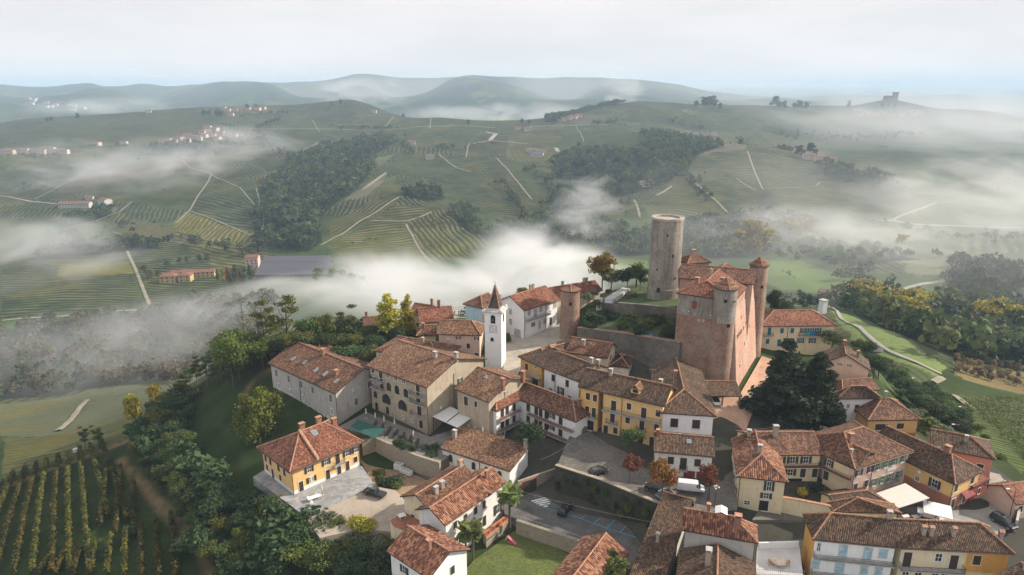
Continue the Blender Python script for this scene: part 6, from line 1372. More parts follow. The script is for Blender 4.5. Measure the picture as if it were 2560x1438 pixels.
# ---- woods: crowns that read as one mass
def crown_batch(XY, hs, mat_list, rng, per=64, name='woods'):
    n = len(XY); Z = ground(XY[:, 0], XY[:, 1]); k = np.repeat(np.arange(n), per); m = n * per
    d = rng.normal(0, 1, (m, 3)); d[:, 2] = np.abs(d[:, 2]) * .9 - .25; d /= np.linalg.norm(d, axis=1)[:, None]
    r = hs * .42; lob = rng.normal(0, .28, (n * 4, 3)); which = k * 4 + rng.integers(0, 4, m)
    c = np.stack([XY[:, 0], XY[:, 1], Z + hs * .55], -1)[k] + lob[which] * np.stack([r, r, hs * .45], -1)[k]
    rad = np.stack([r * .75, r * .75, hs * .36], -1)[k] * rng.uniform(.72, 1.05, (m, 1))
    P0 = c + d * rad; s = (hs * .125)[k] * rng.uniform(.7, 1.3, m)
    V, F = cards(P0, d, 1.0, rng); V = (V.reshape(m, 4, 3) - P0[:, None]) * s[:, None, None] + P0[:, None]
    me = np_mesh(name, V.reshape(-1, 3), F, mat_list, midx=rng.choice(len(mat_list), n, p=None)[k] if len(mat_list) > 1 else None)
    tone = np.clip(.15 + .35 * rng.random(m) + .5 * rng.random(n)[k], 0, 1); at = me.attributes.new('tone', 'FLOAT', 'FACE'); at.data.foreach_set('value', tone.astype(np.float32))
    return me
W_G = foliage('wood_green', (0.016, 0.030, 0.015), (0.054, 0.081, 0.032), (0.081, 0.095, 0.030), .5)
W_B = foliage('wood_brown', (0.047, 0.041, 0.024), (0.135, 0.105, 0.059))
W_Y = foliage('wood_yellow', (0.135, 0.135, 0.041), (0.405, 0.338, 0.081))
W_L = foliage('wood_light', (0.041, 0.061, 0.022), (0.115, 0.142, 0.051))
W_D = foliage('wood_dark', (.010, .022, .014), (.032, .055, .030))
W_T = foliage('wood_olive', (.040, .045, .015), (.105, .115, .038))
def woods(key, spacing, hr, mats, label, seed, dens=1.0):
    q = np.array(WOODS[key]); rng = np.random.default_rng(seed); lo, hi = q.min(0), q.max(0); area = (hi - lo).prod(); n = int(area / spacing ** 2)
    n = min(n, 60000); XY = rng.uniform(lo, hi, (n, 2)); XY = XY[inpoly(XY[:, 0] + fbm(XY[:, 0] / 30, XY[:, 1] / 30, 61, 3) * 45, XY[:, 1] + fbm(XY[:, 0] / 30, XY[:, 1] / 30, 62, 3) * 60, [tuple(p) for p in q])]
    hs = rng.uniform(hr[0], hr[1], len(XY)); tag(link('woods', crown_batch(XY, hs, mats, rng)), label, 'woods', None, 'stuff'); return len(XY)
nw = 0
for key, sp, hr, mats, lb in [('ravine',9.5,(8,18),[W_G,W_D,W_T,W_G,W_L],'dark green wood filling the ravine on the opposite hillside'),('centre',12.5,(7,17),[W_G,W_D,W_T,W_L],'green wood on the lower middle hillside'),('spur',12,(8,16),[W_G,W_T,W_L],'wood on the steep flank of the eastern spur'),
    ('castle',9.5,(8,17),[W_G,W_D,W_G,W_L,W_T],'riverside wood in the valley behind the keep'),('valley',8,(5,11),[W_B,W_B,W_G,W_B,W_L],'brown and green autumn wood in the lower valley'),('strip',9,(8,13),[W_G,W_G,W_L],'strip of trees between the vineyard plots'),
    ('east',8.5,(9,18),[W_G,W_D,W_L,W_T,W_L],'tall riverside wood in the eastern valley'),('fareast',10,(10,16),[W_G,W_G,W_B],'darker wood beyond the pale eastern road'),('shoulder',12,(9,14),[W_G,W_L],'wood on the shoulder of the eastern hill'),('clump',9,(9,14),[W_G,W_L],'clump of trees above the yellow vineyard'),
    ('hedge',8,(7,13),[W_G,W_L,W_L],'line of trees beside the striped vineyard'),('farm',9,(8,13),[W_G],'trees in front of the white hillside farm'),('ridgewood',14,(10,15),[W_G],'trees along the distant middle ridge'),('plain',10,(5,11),[W_L,W_B,W_G],'scattered riverside trees in the eastern plain'),('hamlet',12,(7,12),[W_G,W_G,W_L],'trees around the hillside hamlet')]:
    nw += woods(key, sp, hr, mats, lb, len(key) * 7 + 3)
ex, ey = EDGES[0]; rg_ = np.random.default_rng(77); pick = rg_.random(len(ex)) < np.where(vnoise(ex / 120, ey / 120, 5) > .58, .10, .008); exy = np.stack([ex[pick], ey[pick]], -1)
tag(link('hedgerow_shrubs', crown_batch(exy, rg_.uniform(2.5, 7, len(exy)), [W_G, W_L, W_G], rg_, 26, 'hedgerow_shrubs')), 'hedgerow bushes along the vineyard plot edges of the opposite hills', 'hedgerow', None, 'stuff')
belt = []
for pl, w in [([(1245,455),(1300,520),(1340,570)],10),([(1085,372),(1165,372)],6),([(880,352),(1010,345)],22),([(690,370),(730,400),(760,430)],12),([(640,330),(660,372)],10),([(1000,360),(1030,385)],7),([(1690,400),(1720,450),(1765,505)],9),([(20,395),(160,396)],12),([(60,470),(150,480)],12),([(380,388),(480,394),(625,380)],18),([(1180,367),(1235,364)],7),([(1480,312),(1560,302)],9),([(1650,300),(1700,312),(1760,327)],14),([(600,292),(720,286)],8),([(200,372),(330,372)],12),([(820,320),(1000,322)],5),([(1500,500),(1560,540)],22),([(700,300),(640,322)],8),([(1320,420),(1385,480)],12),([(2080,420),(2230,455)],12),([(1850,350),(1990,390)],12),([(1960,340),(2100,345),(2300,338)],26),([(300,560),(345,575)],10),([(440,600),(640,640)],5),([(1930,640),(2060,660),(2170,690),(2250,705)],11),([(2280,645),(2400,655),(2560,690)],9),([(2300,592),(2430,600),(2560,596)],10),([(2080,700),(2160,712),(2240,722)],7),([(1935,752),(2080,765)],4),([(2010,610),(2120,640),(2200,650)],9),([(2330,700),(2420,690)],5),([(2180,560),(2330,585)],6),([(640,530),(655,640)],8)]:
    q = TP(pl)
    for (ax, ay), (bx, by) in zip(q[:-1], q[1:]):
        n_ = int(math.hypot(bx - ax, by - ay) / 5.5); t_ = rg_.random(n_); belt.append(np.stack([ax + (bx - ax) * t_ + rg_.normal(0, w * .5, n_), ay + (by - ay) * t_ + rg_.normal(0, w * 1.2, n_)], -1))
belt = np.concatenate(belt); tag(link('tree_belts', crown_batch(belt, rg_.uniform(5, 12, len(belt)), [W_G, W_D, W_L, W_T], rg_, 44, 'tree_belts')), 'tree belts following the folds and roads of the opposite hills', 'tree belt', None, 'stuff')
print('wood trees', nw, 'hedge', len(exy))
# ---- countable trees in the valley and along the ridges
def small_tree(px, py, h, mat, label, group=None, kind='round', Z=None):
    q = T(px, py)
    if q is None: return
    key = ('far', mat.name, kind, random.randrange(3))
    if key not in TREES: TREES[key] = broad(hash(mat.name) % 97 + key[3] * 7, 10, 4.2 if kind == 'round' else 1.6, mat, 420, .62, kind, .12)
    o = empty('tree', q, random.uniform(0, 6.28)); s = h / 10; o.scale = (s, s, s); tag(o, label, 'tree', group); link('crown', TREES[key][0], o); link('trunk', TREES[key][1], o)
for px, py, h in [(1835,622,17),(1850,610,22),(1866,606,26),(1880,604,30),(1896,612,30),(1912,620,27),(1870,628,20),(1845,632,17),(1800,628,13),(1815,636,13),(1826,628,15),(1890,632,20)]: small_tree(px, py + 8, h, F_GOLD, 'golden yellow poplar in the valley behind the castle', 'golden poplars behind the castle')
for px, py, h in [(1948,590,22),(1962,584,26),(1980,582,24),(1998,582,24),(2015,584,22),(1990,596,18)]: small_tree(px, py + 8, h, F_GOLD, 'golden tree in the mist right of the castle poplars', 'golden trees in the mist')
small_tree(2252, 622, 18, F_GOLD, 'single yellow tree standing in the pale eastern plain')
for i in range(60):
    f = random.random(); px = 2135 + 165 * f + random.uniform(-8, 8); py = 735 + 80 * f * random.uniform(.4, 1.0) + random.uniform(0, 20); small_tree(px, py + 18, random.uniform(15, 22), random.choice([F_GOLD, F_YELLOW, F_GOLD, W_L, F_YELLOW]), 'yellowing poplar in the grove beside the meadow track', 'yellowing grove beside the meadow track')
for i in range(26):
    px = 2430 + random.uniform(0, 150); py = 780 + random.uniform(0, 40) + .1 * abs(px - 2480); small_tree(px, py + 15, random.uniform(14, 20), random.choice([F_YELLOW, W_L, F_GOLD, F_YELLOW]), 'yellow green tree at the edge of the eastern wood', 'yellow green trees of the eastern wood edge')
F_ORCH = foliage('leaves_orchard', (.12, .085, .04), (.30, .22, .115), (.16, .15, .06), .5)
for i in range(60):
    px = 2385 + random.uniform(0, 190); py = 905 + (px - 2385) * .18 + random.uniform(-14, 34); small_tree(px, py, random.uniform(2.6, 4.0), F_ORCH if random.random() < .7 else F_BROWN, 'rusty orchard tree in the eastern hazel orchard', 'orchard trees on the eastern slope')
for i in range(50):
    px = 470 + random.uniform(0, 180); py = 748 - (px - 470) * .13 + random.uniform(0, 40); small_tree(px, py, random.uniform(3, 5), random.choice([F_BROWN, F_BROWN, W_L]), 'brown orchard tree below the valley farm road', 'orchard trees below the farm road')
for i, px in enumerate(np.linspace(378, 640, 32)): small_tree(px, 772 - (px - 378) * .215, 4.2, W_L, 'small roadside tree in the line along the farm road', 'roadside trees along the farm road')
for px, py, h in [(545,690,13),(560,690,15),(572,694,17),(590,692,18),(602,696,15),(615,694,16),(628,690,17),(580,700,13)]: small_tree(px, py + 14, h * .9, random.choice([F_MID, F_YELLOW, F_MID, F_RUST]), 'columnar cypress or poplar beside the yellow valley farm', 'columnar trees beside the valley farm', 'column')
for px, py, h in [(375,700,10),(395,695,9),(420,668,9),(450,662,9),(470,660,9),(500,655,9),(520,655,9),(365,685,10)]: small_tree(px, py, h, W_L, 'green tree around the yellow valley farm', 'trees around the valley farm')
for px, py, h in [(510,290,24),(524,288,20),(545,292,26),(555,292,22),(620,272,20),(640,270,18),(830,262,16),(852,260,20),(1008,292,14),(1050,290,12),(1170,312,18),(195,296,20),(130,302,16),(120,304,16),(985,270,10),(1305,308,16),(1322,310,16)]: small_tree(px, py + 3, h, W_G, 'dark tree standing on the crest of the first ridge', 'trees on the first ridge')
for px, py, h in [(1935,268,60),(1945,272,40),(1960,272,44),(1985,272,36),(2000,274,50),(2015,274,44),(1740,268,34),(1760,268,50),(1785,270,46),(1775,270,60),(1800,272,30),(2120,270,30),(2205,268,30),(2235,268,26),(2220,266,26)]: small_tree(px, py + 3, h * .8, W_G, 'tall dark tree on the misty eastern ridge', 'trees on the eastern ridge')
for px, py, h in [(1995,388,22),(2022,386,26),(2035,392,18),(2008,392,16),(1795,360,16),(1740,350,16),(1690,345,16),(1850,362,14)]: small_tree(px, py + 2, h, W_G, 'dark tree beside the houses on the eastern spur', 'trees on the eastern spur')
for px, py, h in [(800,690,12),(830,695,13),(860,692,11),(790,702,10),(880,700,11),(910,705,9)]: small_tree(px, py + 8, h, F_WILLOW, 'bright green tree standing in the valley mist', 'trees in the valley mist')
for px, py, h in [(2415,718,18),(2440,712,20),(2430,730,16),(2400,735,15),(2460,735,14),(2480,725,15)]: small_tree(px, py + 8, h, W_G, 'dark tree beside the pale eastern road', 'dark trees beside the eastern road')
for px, py, h in [(1935,770,9),(1955,765,8),(2005,768,9),(2025,766,10),(2040,764,8),(1985,760,7),(2110,772,10)]: small_tree(px, py + 6, h, W_G, 'green tree along the meadow edge behind the teal shutter house', 'trees along the meadow edge')
# ------------------------------------------------------------------ vehicles
def carpaint(name, col, rough=.28):
    m, N, L, B = new_mat(name); g = N.new('ShaderNodeNewGeometry').outputs['Position']
    L.new(mixrgb(N, L, tuple(c * .85 for c in col), col, noise(N, L, g, 1.2, 3)), B.inputs['Base Color']); B.inputs['Roughness'].default_value = rough; B.inputs['Coat Weight'].default_value = .4; return m
CP_W = carpaint('car_white', (.74, .75, .77)); CP_B = carpaint('car_black', (.010, .010, .012)); CP_BL = carpaint('car_blue', (.12, .20, .30)); CP_G = carpaint('car_grey', (.22, .23, .24))
M_TYRE = plain('tyre', (.015, .015, .015), .9); M_RIM = plain('wheel_rim', (.35, .35, .36), .4, .7); M_LAMP = plain('lamp_glass', (.65, .65, .62), .15); M_TAIL = plain('tail_lamp', (.30, .015, .012), .3)
def ring(x, z0, z1, hw, r=.18, tuck=0.0):
    return [(x, -hw + r, z0), (x, -hw, z0 + r), (x, -hw + tuck * .3, (z0 + z1) / 2), (x, -hw + tuck, z1 - r * .5), (x, -hw + tuck + r, z1), (x, hw - tuck - r, z1), (x, hw - tuck, z1 - r * .5), (x, hw - tuck * .3, (z0 + z1) / 2), (x, hw, z0 + r), (x, hw - r, z0)]
def loft(b, rings, mat, caps=True, mats=None):
    n = len(rings[0])
    for i in range(len(rings) - 1):
        for k in range(n): b.face([rings[i][k], rings[i + 1][k], rings[i + 1][(k + 1) % n], rings[i][(k + 1) % n]], (mats or {}).get((i, k), mat))
    if caps: b.face(rings[0], mat); b.face(rings[-1][::-1], mat)
def car(kind, label, px, py, Z, head, paint, cat='car', group=None, pos=None):
    """head: direction of travel in degrees; built once per kind and paint, then copied"""
    L, Wd, H = {'hatch': (4.1, .88, 1.48), 'suv': (4.5, .93, 1.78), 'van': (5.1, .96, 1.95), 'pickup': (5.2, .93, 1.80)}[kind]; x0, x1 = -L / 2, L / 2
    q = pos or P(px, py, Z); t = tag(empty({'van': 'white_van', 'pickup': 'pickup_truck'}.get(kind, 'parked_car'), (q[0], q[1], Z), R(head)), label, cat, group)
    key = ('car', kind, paint.name)
    if key not in _MESH:
        b = MB(); zl = .32; belt = {'hatch': .95, 'suv': 1.08, 'van': 1.12, 'pickup': 1.08}[kind]; hood = belt - .08
        prof = {'hatch': [(x0, .45, belt - .12, .80), (x0 + .12, zl, belt, .86), (x0 + .9, zl, belt + .02, .88), (.6, zl, belt, .88), (1.0, zl, hood, .88), (x1 - .35, zl, hood - .14, .84), (x1 - .06, .40, .62, .76)],
                'suv': [(x0, .5, belt - .10, .84), (x0 + .10, zl, belt, .91), (0, zl, belt, .93), (.9, zl, belt - .02, .93), (1.2, zl, hood, .92), (x1 - .25, zl, hood - .10, .88), (x1 - .04, .45, .75, .82)],
                'van': [(x0, .4, belt, .90), (x0 + .06, zl, belt, .95), (0, zl, belt, .96), (1.4, zl, belt, .96), (x1 - .75, zl, belt - .06, .94), (x1 - .18, zl, .86, .90), (x1 - .02, .42, .66, .84)],
                'pickup': [(x0, .5, belt - .06, .88), (x0 + .06, zl, belt - .04, .92), (-.6, zl, belt - .04, .93), (.9, zl, belt, .93), (1.2, zl, hood, .92), (x1 - .25, zl, hood - .10, .88), (x1 - .04, .45, .76, .82)]}[kind]
        loft(b, [ring(*p) for p in prof], paint); body = b.mesh('body', True)
        cab = {'hatch': [(x0 + .10, belt - .05, belt + .10, .78), (x0 + .55, belt - .05, H - .04, .80), (-.2, belt - .05, H, .82), (.45, belt - .05, H - .06, .80), (1.25, belt - .1, belt + .03, .78)],
               'suv': [(x0 + .08, belt - .05, belt + .15, .84), (x0 + .30, belt - .05, H - .05, .85), (-.2, belt - .05, H, .86), (.55, belt - .05, H - .06, .85), (1.2, belt - .1, belt + .03, .82)],
               'van': [(x0 + .02, belt - .05, H - .08, .90), (x0 + .15, belt - .05, H, .92), (.9, belt - .05, H, .92), (1.25, belt - .05, H - .08, .90), (x1 - .80, belt - .1, belt + .02, .86)],
               'pickup': [(-.75, belt - .05, belt + .2, .84), (-.6, belt - .05, H - .06, .85), (.1, belt - .05, H, .86), (.5, belt - .05, H - .06, .85), (1.2, belt - .1, belt + .03, .82)]}[kind]
        b = MB(); rg = [ring(x, a, c, w, .10, .14) for x, a, c, w in cab]
        side = (1, 2, 6, 7); mm = {}
        if kind != 'van': loft(b, rg, M_GLASS)
        else:
            for i in range(4):
                for k in range(10): mm[(i, k)] = M_GLASS if (i == 3 or (i == 2 and k in side)) else paint
            loft(b, rg, paint, True, mm)
        cabin = b.mesh('cabin', True)
        b = MB()
        for i in range(1, 3):
            q0, q1 = rg[i], rg[i + 1]; up = .012
            b.face([(q0[3][0], q0[3][1], q0[3][2] + up), (q1[3][0], q1[3][1], q1[3][2] + up), (q1[6][0], q1[6][1], q1[6][2] + .06), (q0[6][0], q0[6][1], q0[6][2] + .06)], paint)
        for i in (1, 2, 3):     # pillars
            for k, kk in ((1, 3), (8, 6)):
                b.tube(rg[i][k], rg[i][kk], .045, .04, paint, 4)
        if kind in ('suv', 'pickup'):
            for y in (-.62, .62): b.tube((x0 + .5 if kind == 'suv' else -.5, y, H + .07), (.5, y, H + .07), .035, .035, M_RIM, 5)
        roof = b.mesh('car_roof')
        w = MB(); R_ = .36 if kind in ('suv', 'pickup') else .32
        w.lathe([(R_ - .1, -.11), (R_, -.09), (R_, .09), (R_ - .1, .11)], M_TYRE, 16, cap=False); tyre = w.mesh('wheel')
        w = MB(); w.lathe([(.02, .115), (R_ - .1, .10), (R_ - .1, -.10), (.02, -.115)], M_RIM, 12); rim = w.mesh('rim')
        w = MB(); w.box(-.03, .03, -.18, .18, -.09, .09, M_LAMP); hl = w.mesh('headlight'); w = MB(); w.box(-.03, .03, -.09, .09, -.16, .16, M_TAIL); tl = w.mesh('tail_light')
        w = MB(); w.box(-.10, .10, -.07, .07, -.07, .07, paint); mi = w.mesh('mirror')
        _MESH[key] = (body, cabin, roof, tyre, rim, hl, tl, mi, R_, belt)
    body, cabin, roof, tyre, rim, hl, tl, mi, R_, belt = _MESH[key]
    link('body', body, t); link('cabin', cabin, t); link('roof', roof, t)
    for x in (x0 + .85, x1 - .85):
        for y in (-Wd + .12, Wd - .12):
            o = link('wheel', tyre, t, (x, y, R_)); o.rotation_euler = (R(90), 0, 0); link('rim', rim, o)
    for y in (-.6, .6): link('headlight', hl, t, (x1 - .10, y, .72)); link('tail_light', tl, t, (x0 + .04, y * 1.25, belt - .22))
    for y in (-Wd - .08, Wd + .08): link('mirror', mi, t, (.95, y, belt + .05))
    return t
car('van', 'white panel van parked beside the dark red autumn tree', 1727, 1226, 0, -12, CP_W, 'van')
car('hatch', 'black car parked alone at the retaining wall of the square', 1496, 1184, .05, 25, CP_B); car('hatch', 'dark car half hidden left of the orange autumn tree', 1636, 1226, 0, 150, CP_B); car('hatch', 'dark car half hidden right of the orange autumn tree', 1664, 1242, -.1, 30, CP_G)
car('suv', 'black off road car with roof rails in the parking bays', 1414, 1280, -6.2, 62, CP_B); car('pickup', 'black pickup at the edge of the gravel yard', 936, 1238, -7.1, 155, CP_B, 'pickup truck')
car('hatch', 'white car parked under the tiled carport', 1789, 1008, 2.2, -95, CP_W); car('suv', 'black car with white roof on the curving east street', 2508, 1312, -3.55, -70, CP_B)
car('hatch', 'white car farthest back on the viewpoint square', 1166, 786, 6.6, 15, CP_W); car('hatch', 'white car second in line on the viewpoint square', 1176, 790, 6.6, 15, CP_W); car('hatch', 'blue grey car closest to the pale blue house wall', 1186, 797, 6.6, 15, CP_BL)
# ------------------------------------------------------------------ people on the viewpoint square: one continuous skinned body each
def person_mesh(seed):
    rr = random.Random(seed); st = rr.uniform(.08, .22)
    V = [(0, 0, .95), (0, 0, 1.2), (0, 0, 1.42), (0, .02, 1.54), (0, .03, 1.66), (-.17, 0, 1.40), (-.24, .06, 1.12), (-.22, .16, .90), (.17, 0, 1.40), (.24, .02, 1.12), (.23, .10, .88), (-.10, 0, .90), (-.11, st, .50), (-.11, st * .6, .08), (-.11, st * .6 + .14, .05), (.10, 0, .90), (.11, -st, .50), (.11, -st * 1.4, .08), (.11, -st * 1.4 + .14, .05)]
    E = [(0, 1), (1, 2), (2, 3), (3, 4), (2, 5), (5, 6), (6, 7), (2, 8), (8, 9), (9, 10), (0, 11), (11, 12), (12, 13), (13, 14), (0, 15), (15, 16), (16, 17), (17, 18)]
    rad = [.14, .15, .15, .065, .105, .07, .05, .035, .07, .05, .035, .09, .065, .045, .045, .09, .065, .045, .045]
    me = bpy.data.meshes.new('person'); me.from_pydata(V, E, []); me.update(); o = bpy.data.objects.new('person', me); COL.objects.link(o)
    sk = o.modifiers.new('skin', 'SKIN'); l = me.skin_vertices[0].data
    for i, r in enumerate(rad): l[i].radius = (r, r * .8); l[i].use_root = (i == 0)
    o.modifiers.new('sub', 'SUBSURF').levels = 1
    bpy.context.view_layer.update()
    ev = o.evaluated_get(bpy.context.evaluated_depsgraph_get()); m2 = bpy.data.meshes.new_from_object(ev); bpy.data.objects.remove(o); return m2
def cloth(m2, top, leg):
    m = m2.copy(); m.materials.clear()
    for x in (top, leg, plain('skin_tone', (.50, .32, .24), .6), plain('hair_dark', (.03, .02, .015), .7)): m.materials.append(x)
    for p in m.polygons: z = p.center.z; p.material_index = 1 if z < .97 else 0 if z < 1.47 else (3 if z > 1.68 or p.center.y < .0 else 2)
    return m
PM = [person_mesh(i) for i in range(3)]
CL = [plain('coat_black', (.02, .02, .022)), plain('coat_navy', (.03, .04, .08)), plain('coat_beige', (.40, .33, .25)), plain('coat_white', (.60, .58, .56)), plain('coat_red', (.25, .04, .04)), plain('coat_olive', (.08, .08, .05))]
random.seed(9)
PPL = [(1133,793,'standing person in dark coat at the outer end of the group',0),(1137,789,'person in navy coat standing next to the group end',1),(1142,795,'person in a white jacket in the visitor group',3),(1147,789,'person in black near the middle of the visitor group',0),(1151,794,'person in beige coat in the middle of the visitor group',2),(1154,786,'person in dark clothes close to the mist edge',0),(1158,785,'person in red jacket behind the parked white cars',4),(1162,779,'person in olive coat looking out over the mist',5),(1164,778,'person in dark coat beside the one in olive',0),(1177,778,'person in black standing behind the white cars',0),(1181,778,'person in navy standing behind the blue grey car',1)]
for i, (px, py, lb, c) in enumerate(PPL):
    q = P(px, py, 6.6); o = link('person', cloth(PM[i % 3], CL[c], CL[0] if c != 0 else CL[1])); o.location = q; o.rotation_euler = (0, 0, random.uniform(0, 6.28)); tag(o, lb, 'person', 'visitors on the viewpoint square')
q = P(1285, 924, 4.2)
# ------------------------------------------------------------------ terraces: parasols, loungers, awnings, tables
def parasol_closed(label, px, py, Z, h=2.6, group=None):
    q = P(px, py, Z); t = tag(empty('closed_parasol', q), label, 'parasol', group)
    b = MB(); b.tube((0, 0, 0), (0, 0, h), .035, .03, M_METAL, 6); link('pole', b.mesh('pole'), t)
    b = MB(); b.lathe([(.05, h * .42), (.20, h * .48), (.17, h * .75), (.07, h * .98), (.01, h + .04)], M_AWN, 9, cap=False); link('canopy', b.mesh('canopy'), t)
    b = MB(); b.lathe([(.30, 0), (.30, .07), (.05, .10)], M_CAP, 12); link('base', b.mesh('base'), t)
for px, py in ((916,1046),(939,1057),(961,1065),(987,1073),(1034,1103)): parasol_closed('closed white parasol standing on the sun terrace of the hotel', px, py, -3.6, 2.8, 'closed parasols on the sun terrace')
parasol_closed('closed cream parasol on the small ochre terrace of the balcony building', 1207, 1092, -2.2, 2.6); parasol_closed('closed grey parasol beside the table of the yellow villa', 806, 1238, -7, 2.6)
def lounger_at(px, py, Z, rz):
    key = 'lounger'
    if key not in _MESH:
        b = MB(); b.box(-.33, .33, -.95, .45, .30, .38, M_DARKW); m1 = b.mesh('seat'); b = MB()
        b.face([(-.33, .45, .34), (.33, .45, .34), (.33, 1.0, .70), (-.33, 1.0, .70)], M_DARKW); b.face([(-.33, .47, .28), (-.33, 1.02, .64), (.33, 1.02, .64), (.33, .47, .28)], M_DARKW); m2 = b.mesh('backrest')
        b = MB(); b.box(-.03, .03, -.03, .03, 0, .30, M_DARKW); m3 = b.mesh('leg'); _MESH[key] = (m1, m2, m3)
    q = P(px, py, Z); t = tag(empty('sun_lounger', q, rz), 'dark sun lounger on the stone sun terrace of the hotel', 'sun lounger', 'sun loungers on the hotel terrace'); m1, m2, m3 = _MESH[key]
    link('seat', m1, t); link('backrest', m2, t)
    for x in (-.28, .28):
        for y in (-.85, .35): link('leg', m3, t, (x, y, 0))
M_DARKW = plain('dark_wood', (.045, .035, .030), .8)
for i in range(7): lounger_at(938 + i * 17.5, 1062 + i * 7.6, -3.6, R(-10))
for i in range(6): lounger_at(968 + i * 14.5, 1085 + i * 7.0, -3.6, R(-10))
def canopy(name, label, pts, mat, posts, th=.12, cat='awning', drop=0.0):
    """cloth roof from corner points (px, py, Z), standing on posts down to zg"""
    v = [Vector(P(*p)) for p in pts]; zb = posts; c = sum(v, Vector()) / len(v); t = tag(empty(name, (c.x, c.y, zb)), label, cat); off = Vector((c.x, c.y, zb))
    w = [p - off for p in v]
    if (w[1] - w[0]).cross(w[2] - w[1]).z < 0: w = w[::-1]
    b = MB(); b.face(w, mat); lo = [p - Vector((0, 0, th)) for p in w]; b.face(lo[::-1], mat)
    for i in range(len(w)): b.face([lo[i], lo[(i + 1) % len(w)], w[(i + 1) % len(w)], w[i]], mat)
    link('canopy', b.mesh('canopy'), t)
    for p in w:
        d = (Vector((0, 0, p.z)) - p) * .04; b = MB(); b.box(-.06, .06, -.06, .06, 0, p.z - th, M_METAL); link('post', b.mesh('post'), t, (p.x + d.x, p.y + d.y, 0))
    return t
M_GAWN = plain('green_canvas', (.012, .075, .060), .8, 0, .3)
canopy('green_awning', 'long dark green awning at the edge of the sun terrace', [(872,1070,-1.3),(895,1049,-1.3),(962,1073,-1.3),(938,1096,-1.3)], M_GAWN, -3.6)
cp = canopy('white_pergola', 'white retractable pergola roof beside the sandy hotel', [(1081,1041,-.2),(1126,1016,.2),(1182,1042,.2),(1144,1069,-.2)], M_WHITE, -4)
b = MB(); a, c = Vector(P(1116, 1056, -.15)), Vector(P(1152, 1028, .3)); off = cp.location; b.tube(a - off, c - off, .10, .10, M_METAL, 5); link('beam', b.mesh('beam'), cp)
canopy('cream_awning', 'large cream awning over the restaurant terrace', [(2190,1233,-.2),(2263,1208,.6),(2324,1245,.2),(2247,1270,-.6)], M_AWN, -3.4)
def parasol_open(label, px, py, Z, s, top=2.6, rz=.3):
    q = P(px, py, Z); t = tag(empty('open_parasol', (q[0], q[1], -3.5), rz), label, 'parasol'); h = Z + 3.5; b = MB()
    c = [(-s, -s, h - .45), (s, -s, h - .45), (s, s, h - .45), (-s, s, h - .45)]
    for k in range(4): b.face([c[k], c[(k + 1) % 4], (0, 0, h)], M_WHITE); b.face([c[k], (c[k][0], c[k][1], h - .6), (c[(k + 1) % 4][0], c[(k + 1) % 4][1], h - .6), c[(k + 1) % 4]], M_WHITE)
    link('canopy', b.mesh('canopy'), t); b = MB(); b.tube((0, 0, 0), (0, 0, h), .05, .04, M_METAL, 6); link('pole', b.mesh('pole'), t)
parasol_open('large white square parasol in front of the orange house', 2345, 1268, -.6, 2.3, rz=R(-28)); parasol_open('smaller white parasol tucked behind the large square one', 2310, 1272, -1.2, 1.0, rz=R(-28))
for px, py, rz in ((2290,1288,.2),(2352,1293,.5),(2265,1287,.1)):
    q = P(px, py, -2.4); t = tag(empty('bar_table', (q[0], q[1], -3.4), rz), 'white topped bar table below the parasols' , 'table', 'bar tables below the parasols'); b = MB(); b.box(-.7, .7, -.45, .45, .72, .77, M_WHITE); link('table_top', b.mesh('table_top'), t); b = MB(); b.box(-.05, .05, -.05, .05, 0, .72, M_METAL); b.box(-.3, .3, -.25, .25, 0, .04, M_METAL); link('leg', b.mesh('leg'), t)
# chair and table kits
def chair(label, px, py, Z, rz, mat, group, s=1.0):
    q = P(px, py, Z); t = tag(empty('garden_chair', q, rz), label, 'chair', group); t.scale = (s, s, s); key = ('chair', mat.name)
    if key not in _MESH:
        b = MB(); b.box(-.25, .25, -.25, .25, .42, .47, mat); m1 = b.mesh('seat'); b = MB(); b.box(-.25, .25, .22, .26, .47, .92, mat); m2 = b.mesh('backrest'); b = MB(); b.box(-.025, .025, -.025, .025, 0, .42, mat); m3 = b.mesh('leg'); b = MB(); b.box(-.03, .03, -.2, .22, .64, .68, mat); m4 = b.mesh('armrest'); _MESH[key] = (m1, m2, m3, m4)
    m = _MESH[key]; link('seat', m[0], t); link('backrest', m[1], t)
    for x in (-.22, .22):
        link('armrest', m[3], t, (x * 1.1, 0, 0))
        for y in (-.22, .22): link('leg', m[2], t, (x, y, 0))
M_OCH = plain('ochre_wood', (.45, .24, .07), .7); M_PALEW = plain('pale_wood', (.62, .50, .38), .7)
def table(label, px, py, Z, w, d, mat, rz=0, rnd=False):
    q = P(px, py, Z); t = tag(empty('garden_table', q, rz), label, 'table'); b = MB()
    if rnd: b.lathe([(w, .70), (w, .75), (.01, .755)], mat, 24)
    else: b.box(-w, w, -d, d, .70, .75, mat)
    link('table_top', b.mesh('table_top'), t); b = MB(); b.box(-.03, .03, -.03, .03, 0, .70, mat); me = b.mesh('leg')
    for x in (-.7, .7):
        for y in (-.7, .7): link('leg', me, t, (x * w, y * (w if rnd else d), 0))
table('round pale wooden table on the white roof terrace', 1946, 1412, -1.5, 1.15, 1.15, M_PALEW, 0, True)
chair('ochre armchair nearer the chimney house beside the round table', 1925, 1412, -1.5, R(90), M_OCH, 'chairs at the round table', 1.15); chair('ochre armchair nearer the orange end wall beside the round table', 1968, 1414, -1.5, R(-90), M_OCH, 'chairs at the round table', 1.15)
table('white rectangular table on the grey villa terrace', 785, 1250, -7, 1.3, .6, M_WHITE, R(35))
